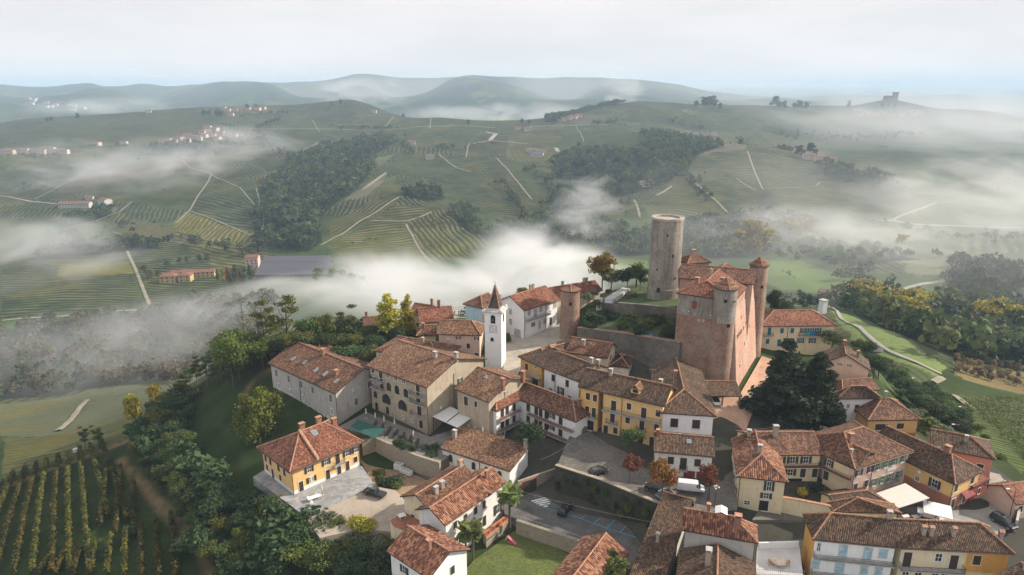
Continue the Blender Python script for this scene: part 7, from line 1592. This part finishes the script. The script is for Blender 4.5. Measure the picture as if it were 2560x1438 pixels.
for i, (px, py, rz) in enumerate(((772,1252,60),(780,1262,35),(790,1240,215),(800,1244,215))): chair('white chair at the white table of the villa terrace', px, py, -7, R(rz), M_WHITE, 'chairs at the villa table')
table('small white table on the terracotta roof terrace', 1005, 1296, -3.8, .7, .6, M_WHITE, .5)
for i, (px, py) in enumerate(((1172,1070),(1180,1066),(1188,1074))): chair('white wire chair on the ochre terrace of the balcony building', px, py, -2.2, R(40 + 60 * i), M_WHITE, 'wire chairs on the ochre terrace')
slab('ochre_terrace', 'small ochre floored terrace at the balcony building', [(1146,1078,-2.2),(1180,1050,-2.2),(1262,1088,-2.2),(1234,1104,-2.2),(1208,1098,-2.2)], plain('ochre_floor', (.36, .20, .07), .8), 4, W_WHITE, 'terrace')
slab('roof_terrace', 'terracotta terrace in front of the palm house', [(975,1302,-3.8),(1040,1262,-3.8),(1075,1300,-3.8),(1040,1338,-3.8),(985,1318,-3.8)], plain('terracotta_floor', (.28, .11, .06), .8), 6, W_CREAM, 'terrace')
slab('orange_porch', 'orange paved porch along the wall of the palm house', [(1208,1330,-6.6),(1268,1284,-6.6),(1278,1296,-6.6),(1216,1344,-6.6)], plain('orange_floor', (.50, .17, .06), .8), 3, W_STONE, 'porch')
# porch roof strip and steps
b = MB(); me = roof_mesh([[P(1216,1352,-7.2), P(1272,1306,-7.2), P(1266,1292,-6.2), P(1212,1336,-6.2)]], R_LAR, .12); tag(link('porch_roof', me), 'narrow tiled roof strip below the orange porch', 'roof')
# ------------------------------------------------------------------ bins, sheds, tower, slide, trampolines
for i, (px, py, s) in enumerate(((997,1172,1.5),(1008,1180,1.1),(1015,1183,1.1),(1023,1187,1.1))):
    q = P(px, py, -7.7); t = tag(empty('builders_bag', q, R(-25)), 'large white builders bag farthest left of the four in the lane' if i == 0 else 'small white builders bag in the row of three in the lane', 'bag', None if i == 0 else 'small white bags in the lane'); s *= .85; b = MB()
    b.prism([(-s * .7, -s * .55), (s * .7, -s * .55), (s * .75, s * .55), (-s * .7, s * .6)], 0, s * 1.05, M_WHITE); link('bag', b.mesh('bag'), t); b = MB(); b.box(-s * .5, s * .5, -s * .4, s * .4, s * 1.05, s * 1.15, M_CAP); link('flap', b.mesh('flap'), t)
def container(label, A, B, Z, d, h):
    a, b_ = P(*A, Z), P(*B, Z); L = math.hypot(b_[0] - a[0], b_[1] - a[1]); t = tag(empty('garden_container', a, math.atan2(b_[1] - a[1], b_[0] - a[0])), label, 'container'); b = MB(); b.box(0, L, 0, d, -1, h, M_WHITE)
    n = int(L / .3)
    for k in range(n): b.box(.1 + k * .3, .22 + k * .3, -.03, 0, .1, h - .1, M_WHITE)
    link('wall', b.mesh('wall'), t); b = MB(); b.box(-.1, L + .1, -.1, d + .1, h, h + .12, M_CAP); link('roof', b.mesh('roof'), t); b = MB(); b.box(L * .1, L * .1 + .9, -.06, -.03, 0, 2.0, M_GREYSH); link('door', b.mesh('door'), t)
container('long white container with flat roof left of the keep', (1530,771), (1574,742), 13.0, 2.4, 2.5); container('small upright white hut beside the long white container', (1492,770), (1506,770), 12.2, 1.6, 2.6)
def tramp(label, px, py, Z, r):
    q = P(px, py, Z); t = tag(empty('water_butt', q), label, 'tub'); b = MB(); b.lathe([(r * .8, 0), (r, .5), (r, .55), (r * .9, .55), (r * .8, .3), (.02, .3)], plain('tub_blue', (.04, .20, .42)), 18, cap=False); link('tub', b.mesh('tub'), t)
tramp('blue round tub on the dark garden terrace', 1603, 832, 11.6, .9); tramp('small bright blue tub beside the larger one', 1628, 842, 11.9, .6)
q = T(2055, 783); t = tag(empty('water_tower', (q[0], q[1], q[2] - .5), .4), 'white slim utility tower on the valley slope beside the track', 'tower'); b = MB(); b.prism([(-1.6, -1.6), (1.6, -1.6), (1.6, 1.6), (-1.6, 1.6)], 0, 8.0, M_WHITE); link('wall', b.mesh('wall'), t); b = MB(); b.box(-1.9, 1.9, -1.9, 1.9, 8.0, 8.4, M_CAP); link('roof', b.mesh('roof'), t)
q = P(1292, 1362, -8.2); t = tag(empty('garden_slide', q, R(60)), 'small pink garden slide on the lawn', 'slide'); b = MB(); b.face([(-.3, 0, .1), (.3, 0, .1), (.3, 2.0, 1.2), (-.3, 2.0, 1.2)], plain('slide_pink', (.62, .14, .20))); b.box(-.35, -.3, 0, 2.0, .1, .3, plain('slide_pink', (0, 0, 0))); link('chute', b.mesh('chute'), t); b = MB()
for x in (-.25, .25): b.tube((x, 2.5, 0), (x, 2.0, 1.3), .03, .03, M_WHITE, 5)
for k in range(3): b.tube((-.25, 2.4 - k * .12, .3 + k * .32), (.25, 2.4 - k * .12, .3 + k * .32), .025, .025, M_WHITE, 5)
link('ladder', b.mesh('ladder'), t)
q = P(2189, 876, 0); q = T(2189, 877); 
b = MB(); b.lathe([(3.2, -1), (3.0, .5), (2.0, 1.0), (.02, 1.2)], plain('dark_tarpaulin', (.05, .05, .055), .7), 16); o = b.build('covered_heap'); o.location = q; o.scale = (1.4, .9, 1); tag(o, 'dark covered heap on the light meadow', 'heap')
q = T(190, 1130); t = tag(empty('water_tank', q), 'small white water tank beside the vineyard crest path', 'tank'); b = MB(); b.prism([(-.6, -.5), (.6, -.5), (.6, .5), (-.6, .5)], 0, 1.1, M_WHITE); link('tank', b.mesh('tank'), t); b = MB(); b.lathe([(.2, 1.1), (.2, 1.25), (.02, 1.27)], M_CAP, 10); link('lid', b.mesh('lid'), t)
b = MB(); a, c = P(1951, 1160, 1.6), P(1980, 1160, 1.6); M_TCL = plain('teal_cloth', (.02, .33, .43), .8, 0, .15)
for k in range(8):
    f0, f1 = k / 8, (k + 1) / 8; y0, y1 = .08 * math.sin(f0 * 9), .08 * math.sin(f1 * 9); p = lambda f, y, z: (a[0] + (c[0] - a[0]) * f, a[1] + y - .5, z); b.face([p(f0, y0, -.6), p(f1, y1, -.6), p(f1, y1 * .5, 1.6), p(f0, y0 * .5, 1.6)], M_TCL)
tag(b.build('hanging_cloth'), 'bright teal cloth hanging in the courtyard of the green shuttered house', 'cloth')
# carport
a, b_ = P(1773, 988, 5), P(1853, 989, 5); L_ = math.hypot(b_[0] - a[0], b_[1] - a[1]); t = tag(empty('carport', (a[0], a[1], 2.2), math.atan2(b_[1] - a[1], b_[0] - a[0])), 'tiled carport with open front at the foot of the castle', 'carport')
link('roof', roof_mesh([[(-1.6, 0, 2.6), (L_ + .3, 0, 2.6), (L_ + .3, 5.6, 4.0), (-1.6, 5.6, 4.0)]], R_OLD, .2, [((-1.6, 5.6, 4.0), (L_ + .3, 5.6, 4.0))]), t)
b = MB(); b.box(-1.4, L_, 5.2, 5.5, -1, 3.8, W_GREY); link('wall', b.mesh('wall'), t)
for x in (-1.2, 3.3, L_ - .2): b = MB(); b.box(-.17, .17, -.17, .17, 0, 2.5, W_BRICK); link('pillar', b.mesh('pillar'), t, (x, .35, 0))
# ------------------------------------------------------------------ lamps, signs, wires, fences
M_GLOBE = plain('lamp_globe', (.75, .74, .70), .3, 0, .05)
def lamp(label, px, py, Z, h, kind='globe', group=None, ztr=False):
    q = T(px, py) if ztr else P(px, py, Z); t = tag(empty('street_lamp', q), label, 'street lamp', group); b = MB(); b.tube((0, 0, -.3), (0, 0, h), .07, .045, M_METAL, 7); 
    if kind == 'globe':
        for k in range(3): a_ = k * 2.1; b.tube((0, 0, h - .5), (.45 * math.cos(a_), .45 * math.sin(a_), h - .2), .03, .03, M_METAL, 4)
    else: b.tube((0, 0, h), (-1.3, 0, h + .25), .04, .035, M_METAL, 5)
    link('post', b.mesh('post'), t)
    if kind == 'globe':
        g = cached('globe', lambda: (lambda m: (m.lathe([(.01, -.18), (.13, -.12), (.18, 0), (.13, .12), (.01, .18)], M_GLOBE, 12, cap=False), m.mesh('lamp_globe', True))[1])(MB()))
        for k in range(3): a_ = k * 2.1; link('lamp_globe', g, t, (.45 * math.cos(a_), .45 * math.sin(a_), h))
        link('lamp_globe', g, t, (0, 0, h + .35))
    else: b = MB(); b.box(-1.8, -1.2, -.16, .16, h + .16, h + .28, M_WHITE); link('lamp_head', b.mesh('lamp_head'), t)
lamp('globe street lamp between the autumn tree and the cream house', 1786, 1268, -.4, 4.2); lamp('globe street lamp closer to the chimney house', 1768, 1252, -.4, 4.0)
lamp('tall street lamp in the tree belt of the eastern slope', 2283, 1010, 0, 8.5, 'arm', None, True); lamp('tall street lamp standing above the salmon house', 2398, 1095, 0, 9.0, 'arm', None, True); lamp('street lamp beside the grey street wall', 2522, 1300, -3.6, 6.5, 'arm')
lamp('street lamp on the slope between the two tall ones', 2385, 1130, -8, 7.0, 'arm', None, True)
q = P(1666, 1312, -6.2); t = tag(empty('parking_sign', q, R(8)), 'blue and white parking sign on a pole beside the parking area', 'sign'); b = MB(); b.tube((0, 0, 0), (0, 0, 3.2), .04, .04, M_LEAD, 6); link('pole', b.mesh('pole'), t); b = MB(); b.box(-.34, .34, -.03, .0, 2.5, 3.4, M_WHITE); b.box(-.28, .28, -.045, -.029, 2.82, 3.34, plain('sign_blue', (.03, .10, .42)))
# letter P
b.box(-.13, -.05, -.06, -.044, 2.88, 3.28, M_WHITE); b.box(-.05, .10, -.06, -.044, 3.21, 3.28, M_WHITE); b.box(-.05, .10, -.06, -.044, 3.04, 3.11, M_WHITE); b.box(.06, .13, -.061, -.045, 3.08, 3.24, M_WHITE); link('plate', b.mesh('plate'), t)
def fence_line(name, label, pts, h, mat, step=.3):
    b = MB(); v = [Vector(P(*p)) for p in pts]
    for a, c in zip(v[:-1], v[1:]):
        n = max(1, int((c - a).length / step))
        for k in range(n + 1): p = a.lerp(c, k / n); b.box(p.x - .02, p.x + .02, p.y - .02, p.y + .02, p.z, p.z + h, mat)
        for z in (.1, h): b.tube(a + Vector((0, 0, z)), c + Vector((0, 0, z)), .025, .025, mat, 4)
    tag(b.build(name), label, 'fence')
fence_line('railing', 'thin metal railing on the garden wall beside the parking area', [(1290,1301,-5.15),(1360,1324,-5.15),(1440,1350,-5.15),(1490,1373,-5.15)], 1.1, M_LEAD)
fence_line('railing', 'metal railing along the front of the white roof terrace', [(1888,1436,-1.5),(1950,1438,-1.5),(2010,1440,-1.5)], 1.0, M_LEAD); fence_line('railing', 'iron railing of the red court beside the carport', [(1770,1094,.8),(1815,1096,.8),(1858,1098,.8)], 1.3, M_METAL)
fence_line('railing', 'railing at the edge of the viewpoint square', [(1110,799,6.6),(1128,777,6.6),(1205,767,6.6)], 1.0, M_METAL, .8)
def wire(label, A, B, sag=.5):
    a, c = Vector(P(*A)), Vector(P(*B)); b = MB(); n = 12; pr = a
    for k in range(1, n + 1): f = k / n; p = a.lerp(c, f) - Vector((0, 0, sag * 4 * f * (1 - f))); b.tube(pr, p, .022, .022, M_LEAD, 4); pr = p
    tag(b.build('overhead_wire'), label, 'wire')
wire('overhead wire from the balcony building across the square', (1447,1092,2.5), (1600,1010,6)); wire('overhead wire between arched house and balcony building corner', (1350,1150,-.5), (1440,1098,2)); wire('long overhead wire above the parking area', (1300,1228,-2.5), (1700,1318,-.5)); wire('overhead wire from the courtyard roof to the conifers', (1838,1066,6.5), (1935,1068,8))
# garage door and windows of the stone wall beside the parking area
q = P(1298, 1262, -6.2); a, c = P(1300,1206,-3), P(1398,1172,-3); an = math.atan2(c[1] - a[1], c[0] - a[0]); t = tag(empty('garage_gate', (a[0] + .6 * math.cos(an) + .05 * math.sin(an), a[1] + .6 * math.sin(an) - .05 * math.cos(an), -6.3), an), 'dark brown garage gate in the stone wall beside the parking area', 'gate'); b = MB()
for k in range(6): b.box(k * .55, k * .55 + .52, -.08, 0, 0, 3.0, M_DARKW)
link('panel', b.mesh('panel'), t); b = MB(); b.box(-.12, 0, -.12, .02, 0, 3.15, M_REDSH); b.box(3.28, 3.4, -.12, .02, 0, 3.15, M_REDSH); b.box(0, 3.28, -.12, .02, 3.02, 3.15, M_REDSH); link('frame', b.mesh('frame'), t)
# ------------------------------------------------------------------ far buildings: each one a small house of its own
def far_house(label, px, py, w, d, h, rz, wall, roof, group=None, name='farmhouse', hip=False, cat='house'):
    q = T(px, py)
    if q is None: return
    t = tag(empty(name, q, rz), label, cat, group); e = h; r = d * .22
    b = MB(); b.prism([(-w / 2, -d / 2), (w / 2, -d / 2), (w / 2, d / 2), (-w / 2, d / 2)], -3, e, wall)
    if not hip:
        for x in (-w / 2, w / 2): b.face([(x, -d / 2, e), (x, d / 2, e), (x, 0, e + r)][::(1 if x > 0 else -1)], wall)
    link('wall', b.mesh('wall'), t); o = .6; X, Y = w / 2 + o, d / 2 + o; z0 = e - .15; hx = min(Y, X * .9) if hip else 0
    F = [[(-X, -Y, z0), (X, -Y, z0), (X - hx, 0, e + r), (-X + hx, 0, e + r)], [(X, Y, z0), (-X, Y, z0), (-X + hx, 0, e + r), (X - hx, 0, e + r)]]
    if hip: F += [[(-X, Y, z0), (-X, -Y, z0), (-X + hx, 0, e + r)], [(X, -Y, z0), (X, Y, z0), (X - hx, 0, e + r)]]
    link('roof', roof_mesh(F, roof, .3), t)
    b = MB(); n = max(2, int(w / 4))
    for lv in range(max(1, int(h / 3))):
        for k in range(n): x = -w / 2 + w * (k + .5) / n; b.box(x - .6, x + .6, -d / 2 - .05, -d / 2 + .1, 1 + lv * 3, 2.5 + lv * 3, M_BROWN)
    link('windows', b.mesh('windows'), t) if False else None
    for lv in range(max(1, int(h / 3))):
        for k in range(n):
            me = cached('farwin', lambda: (lambda m: (m.box(-.6, .6, -.06, .1, 0, 1.5, M_BROWN), m.mesh('window'))[1])(MB())); link('window', me, t, (-w / 2 + w * (k + .5) / n, -d / 2, 1 + lv * 3))
    return t
F_ROOF = plain('far_roof_red', (.20, .085, .06), .9, 0, .35, .6); F_ROOFB = plain('far_roof_brown', (.17, .10, .075), .9, 0, .35, .6); F_WHITE = plain('far_wall_white', (.46, .44, .41), .9); F_CREAM = plain('far_wall_cream', (.44, .36, .28), .9); F_ROSE = plain('far_wall_rose', (.58, .42, .36), .9); F_FARM = plain('far_wall_yellow', (.46, .35, .17), .9); F_SHED = plain('far_shed_roof', (.095, .098, .115), .6, .2)
rr = random.Random(31)
far_house('yellow valley farm with hip roof, leftmost of the valley farm buildings', 424, 704, 14, 11, 6.5, .15, F_FARM, F_ROOF, None, 'farmhouse', True); far_house('yellow middle building of the valley farm with hip roof', 466, 702, 11, 10, 6.5, .1, F_FARM, F_ROOF, None, 'farmhouse', True); far_house('long yellow barn building of the valley farm', 500, 693, 28, 9, 6.0, .22, F_FARM, F_ROOF); far_house('red roofed annexe behind the valley farm', 452, 688, 16, 7, 4, .1, F_ROSE, F_ROOF)
far_house('pink tall house beside the long grey sheds in the valley', 634, 668, 12, 10, 11, .1, F_ROSE, F_ROOF)
for i in range(3): far_house(['long grey roofed shed in the valley, front one of three','long grey roofed shed in the valley, middle one of three','long grey roofed shed in the valley, rear one of three'][i], 738 + i * 4, 690 - i * 16, 66, 17, 4, .06, F_SHED, F_SHED, None, 'valley_shed', False, 'shed')
far_house('long white winery building on the left hillside', 190, 518, 42, 13, 6, .12, F_WHITE, F_ROOFB, None, 'winery'); far_house('white gabled farmhouse right of the white winery', 264, 512, 17, 12, 8, -.5, F_WHITE, F_ROOFB); far_house('small pale shed behind the white winery', 225, 498, 10, 7, 4, .2, F_WHITE, F_ROOFB)
for i, (px, py) in enumerate([(405,362),(422,356),(436,358),(452,350),(468,356),(484,348),(470,342),(498,352),(512,344),(505,334),(520,330),(530,342),(545,350),(556,338),(520,322),(540,328)]): far_house('pale red roofed house in the hillside hamlet above the mist', px, py, rr.uniform(13, 20), rr.uniform(10, 13), rr.uniform(6, 9), rr.uniform(-.5, .5), rr.choice([F_WHITE, F_CREAM, F_ROSE]), F_ROOF, 'houses of the hillside hamlet')
for i, (px, py) in enumerate([(570,338),(585,342),(597,340)]): far_house('pale house in the small cluster right of the hamlet', px, py, 16, 11, 6, rr.uniform(-.3, .3), F_WHITE, F_ROOF, 'small cluster right of the hamlet')
for i, (px, py, w) in enumerate([(12,385,40),(45,382,46),(85,384,50),(120,378,30),(145,384,44)]): far_house('long low house in the row at the left edge of the hillside', px, py, w, 12, 7, .05, rr.choice([F_CREAM, F_WHITE]), F_ROOFB, 'long houses at the left edge')
for i, (px, py, lb) in enumerate([(245,364,'small red roofed house alone above the left vineyards'),(310,362,'pale small house between the long row and the hamlet'),(578,290,'red roofed house on the ridge track'),(372,282,'tiny house on the long ridge crest'),(1130,294,'dark roofed farmhouse alone on the ridge crest'),(935,282,'white farmhouse on the round hill crest'),(1030,362,'white farm cluster house on the middle hillside'),(1320,328,'white house beside the saddle road'),(1295,325,'red roofed house beside the saddle road'),(1075,398,'long low shed in the middle vineyards'),(1612,466,'white small house in front of the middle wood'),(1712,280,'pale church like house on the eastern ridge')]): far_house(lb, px, py, 16, 10, 7, rr.uniform(-.4, .4), F_ROSE if 'red' in lb else F_WHITE, F_ROOF if 'red' in lb else F_ROOFB)
for i, (px, py) in enumerate([(1330,380),(1345,388),(1352,382),(1338,392)]): far_house('white building of the winery in the centre of the opposite hillside', px, py, 22, 10, 5, rr.uniform(-.2, .3), F_WHITE, F_SHED if i % 2 else F_ROOFB, 'central hillside winery', 'winery')
for i in range(9): far_house('tiny house of the crest village on the first ridge', 560 + i * 12 + rr.uniform(-3, 3), 275 + rr.uniform(-3, 3), 18, 11, 7, rr.uniform(-.4, .4), rr.choice([F_ROSE, F_CREAM]), F_ROOFB, 'crest village on the first ridge')
for i in range(5): far_house('white house strung along the eastern spur', 1695 + i * 22, 332 + i * 1.5 + rr.uniform(-2, 2), 18, 10, 6, rr.uniform(-.4, .4), F_WHITE, F_ROOFB, 'white houses on the eastern spur')
for i in range(3): far_house('pale house at the end of the eastern spur behind cypress trees', 2020 + i * 28, 398 + i * 5, 20, 12, 9, rr.uniform(-.4, .4), F_ROSE, F_ROOFB, 'houses at the spur end')
for i in range(4): far_house('pale building cluster on the right middle ridge', 1405 + i * 14, 302 - i * 3, 22, 11, 7, rr.uniform(-.3, .3), F_ROSE, F_ROOF, 'buildings on the right middle ridge')
for i in range(14): far_house('tiny house of the far left hamlet across the valley', 30 + rr.uniform(0, 60) + (i % 3) * 70, 250 + rr.uniform(-4, 12) + (i % 3) * 8, 26, 16, 10, rr.uniform(-.4, .4), F_WHITE, F_ROOF, 'far left hamlets across the valley')
for i in range(16): far_house('tiny house below the distant hilltop castle', 2090 + rr.uniform(0, 240), 276 + rr.uniform(0, 16), 24, 14, 9, rr.uniform(-.4, .4), F_ROSE, F_ROOFB, 'houses below the distant castle')
for i, (px, py) in enumerate([(2085,742),(2110,748),(2100,740)]): far_house('low brown roofed farm in the eastern valley', px, py, 22, 10, 4, -.3 + .3 * i, F_ROSE, F_ROOFB, 'farm in the eastern valley')
# distant hilltop castle: tall block with a slimmer tower
q = T(2222, 268); F_STONE = plain('far_castle_stone', (.33, .24, .19), .9); t = tag(empty('hilltop_castle', (q[0], q[1], q[2] - 6), .1), 'distant tall hilltop castle with a slim side tower in the haze', 'castle')
b = MB(); b.prism([(-24, -14), (16, -14), (16, 14), (-24, 14)], 0, 48, F_STONE); link('wall', b.mesh('wall'), t); b = MB(); b.prism([(14, -9), (30, -9), (30, 7), (14, 7)], 0, 64, F_STONE); b.prism([(12, -11), (32, -11), (32, 9), (12, 9)], 64, 70, F_STONE); link('tower', b.mesh('tower'), t)
link('roof', roof_mesh([[(-25, -15, 48), (17, -15, 48), (17, 0, 55), (-25, 0, 55)], [(17, 15, 48), (-25, 15, 48), (-25, 0, 55), (17, 0, 55)]], F_ROOFB, .5), t)
q = T(2122, 272); t = tag(empty('far_bell_tower', q), 'distant slim bell tower on the misty eastern ridge', 'tower'); b = MB(); b.prism([(-5, -5), (5, -5), (5, 5), (-5, 5)], -3, 26, F_STONE); link('wall', b.mesh('wall'), t); b = MB(); b.lathe([(6, 26), (.1, 38)], F_ROOFB, 8); link('spire', b.mesh('spire'), t)
# ------------------------------------------------------------------ haze (even air) and mist banks
def build_haze():
    m, N, L, B = new_mat('haze_air'); N.remove(B)
    pv = N.new('ShaderNodeVolumePrincipled'); pv.inputs['Color'].default_value = (.60, .79, 1.0, 1); pv.inputs['Density'].default_value = 0.000115
    pv.inputs['Anisotropy'].default_value = 0.0
    L.new(pv.outputs[0], N['Material Output'].inputs['Volume'])
    b = MB(); b.box(-14000, 14000, -200, 26500, float(GZ.min()) - 12, 200.0, m)
    tag(b.build('haze'), 'pale blue autumn haze lying over the hills and valley', 'haze', None, 'stuff')
build_haze()
def mist(px, py, t, Z, rx, ry, rz, dens, lo=.42, hi=.70, sc=.012, label='', rot=0.0, squash=2.2, soft=.25):
    r = ray(px, py); 
    if Z is None: loc = (r[0] * t, r[1] * t, CAM_H + r[2] * t)
    else: loc = P(px, py, Z)
    key = 'mist_air'
    m, N, L, B = new_mat(key); N.remove(B)
    tc = N.new('ShaderNodeTexCoord').outputs['Object']; g = N.new('ShaderNodeNewGeometry').outputs['Position']
    ln = N.new('ShaderNodeVectorMath'); ln.operation = 'LENGTH'; L.new(tc, ln.inputs[0])
    fall = N.new('ShaderNodeMapRange'); fall.interpolation_type = 'SMOOTHSTEP'
    fall.inputs[1].default_value = 1.0; fall.inputs[2].default_value = soft; L.new(ln.outputs['Value'], fall.inputs[0])
    mp = N.new('ShaderNodeMapping'); mp.inputs['Scale'].default_value = (.8, .7, squash); L.new(g, mp.inputs['Vector'])
    nz = N.new('ShaderNodeTexNoise'); nz.inputs['Scale'].default_value = sc; nz.inputs['Detail'].default_value = 5.0; nz.inputs['Roughness'].default_value = .55; nz.inputs['Distortion'].default_value = .6
    L.new(mp.outputs[0], nz.inputs['Vector'])
    # the noise eats into the rim of the bank: ragged wisps
    def mad(x, m_, c_):
        n_ = N.new('ShaderNodeMath'); n_.operation = 'MULTIPLY_ADD'; n_.inputs[1].default_value = m_; n_.inputs[2].default_value = c_; L.new(x, n_.inputs[0]); return n_.outputs[0]
    sm = N.new('ShaderNodeMath'); sm.operation = 'ADD'; L.new(mad(nz.outputs['Fac'], 3.8, -1.9 - lo), sm.inputs[0]); L.new(mad(fall.outputs[0], 1.1, -.45), sm.inputs[1])
    rm = N.new('ShaderNodeMapRange'); rm.interpolation_type = 'SMOOTHSTEP'; rm.inputs[1].default_value = 0; rm.inputs[2].default_value = hi; L.new(sm.outputs[0], rm.inputs[0])
    d = mul(N, L, mul(N, L, rm.outputs[0], fall.outputs[0]), dens)
    pv = N.new('ShaderNodeVolumePrincipled'); pv.inputs['Color'].default_value = (.985, .985, 1, 1); L.new(d, pv.inputs['Density'])
    pv.inputs['Anisotropy'].default_value = .2
    L.new(pv.outputs[0], N['Material Output'].inputs['Volume'])
    b = MB(); n = 16
    prof = [(math.sin(math.pi * k / 8) if 0 < k < 8 else .001, -math.cos(math.pi * k / 8)) for k in range(9)]
    prof = [(p * 1.03, q * 1.03) for p, q in prof]
    b.lathe(prof, m, n, cap=False)
    o = b.build('mist_bank', None, True); o.location = loc; o.scale = (rx, ry, rz); o.rotation_euler = (0, 0, rot)
    tag(o, label, 'mist', None, 'stuff')
DW = 'dense white mist bank in the valley behind the bell tower'
mist(1345, 690, None, -94, 120, 190, 58, .023, -.18, .85, .017, DW)
mist(1010, 735, None, -92, 150, 170, 44, .022, -.05, .8, .017, 'grey mist drifting over the valley behind the tall poplars')
mist(750, 770, None, -90, 140, 150, 40, .013, .05, .8, .018, 'thin mist trailing over the orchard wood behind the stone hotel')
mist(1470, 545, 800, None, 85, 80, 88, .012, .20, 1.0, .022, 'wisp of mist rising over the woods beside the castle keep')
mist(330, 880, None, -80, 170, 170, 38, .009, .14, 1.0, .020, 'smoky mist over the brown wood in the lower valley')
mist(80, 640, None, -88, 190, 220, 62, .0065, .14, 1.0, .016, 'mist over the dark vineyard plots at the valley edge')
mist(330, 420, 1150, None, 330, 260, 85, .0048, .16, 1.0, .013, 'torn mist across the pink ploughed field on the hillside')
mist(600, 370, 1350, None, 210, 200, 80, .0045, .15, .8, .012, 'thin veil of mist below the hillside hamlet')
mist(2480, 500, 930, None, 290, 280, 105, .0044, .10, 1.0, .015, 'wide bright mist bank over the eastern valley vineyards')
mist(2090, 600, 800, None, 320, 170, 60, .0060, .0, .8, .016, 'pale mist over the riverside trees beyond the yellow poplars')
mist(2330, 345, 2150, None, 1000, 820, 190, .0011, -.28, .9, .005, 'broad mist below the distant hilltop castle')
mist(1555, 232, 3900, None, 260, 240, 190, .0026, .20, .8, .010, 'column of smoke rising on the far ridge')
mist(890, 232, 4000, None, 480, 300, 190, .0022, .14, .8, .007, 'white smoke drifting over the far blue hills')
mist(1250, 285, 2700, None, 620, 300, 70, .0030, .0, .8, .006, 'mist lying in the far valley behind the first ridge')
mist(250, 268, 3300, None, 620, 380, 80, .0021, .05, .8, .006, 'mist among the far hamlets behind the long ridge')
mist(1280, 240, 4700, None, 4300, 900, 260, .00042, -.35, .9, .0016, 'pale blue haze bank in front of the farthest ridge', 0, 1.0, .3)
mist(2350, 285, 3700, None, 1500, 800, 230, .00060, -.25, .9, .003, 'bright haze over the distant eastern ridges', 0, 1.0, .3)
mist(2230, 670, 690, None, 520, 430, 95, .0012, -.42, .9, .009, 'thin bright haze over the meadows of the eastern valley', 0, 1.0, .2)
mist(1980, 500, 1050, None, 420, 330, 110, .0007, -.35, .9, .008, 'pale blue veil in front of the eastern spur vineyards', 0, 1.0, .2)
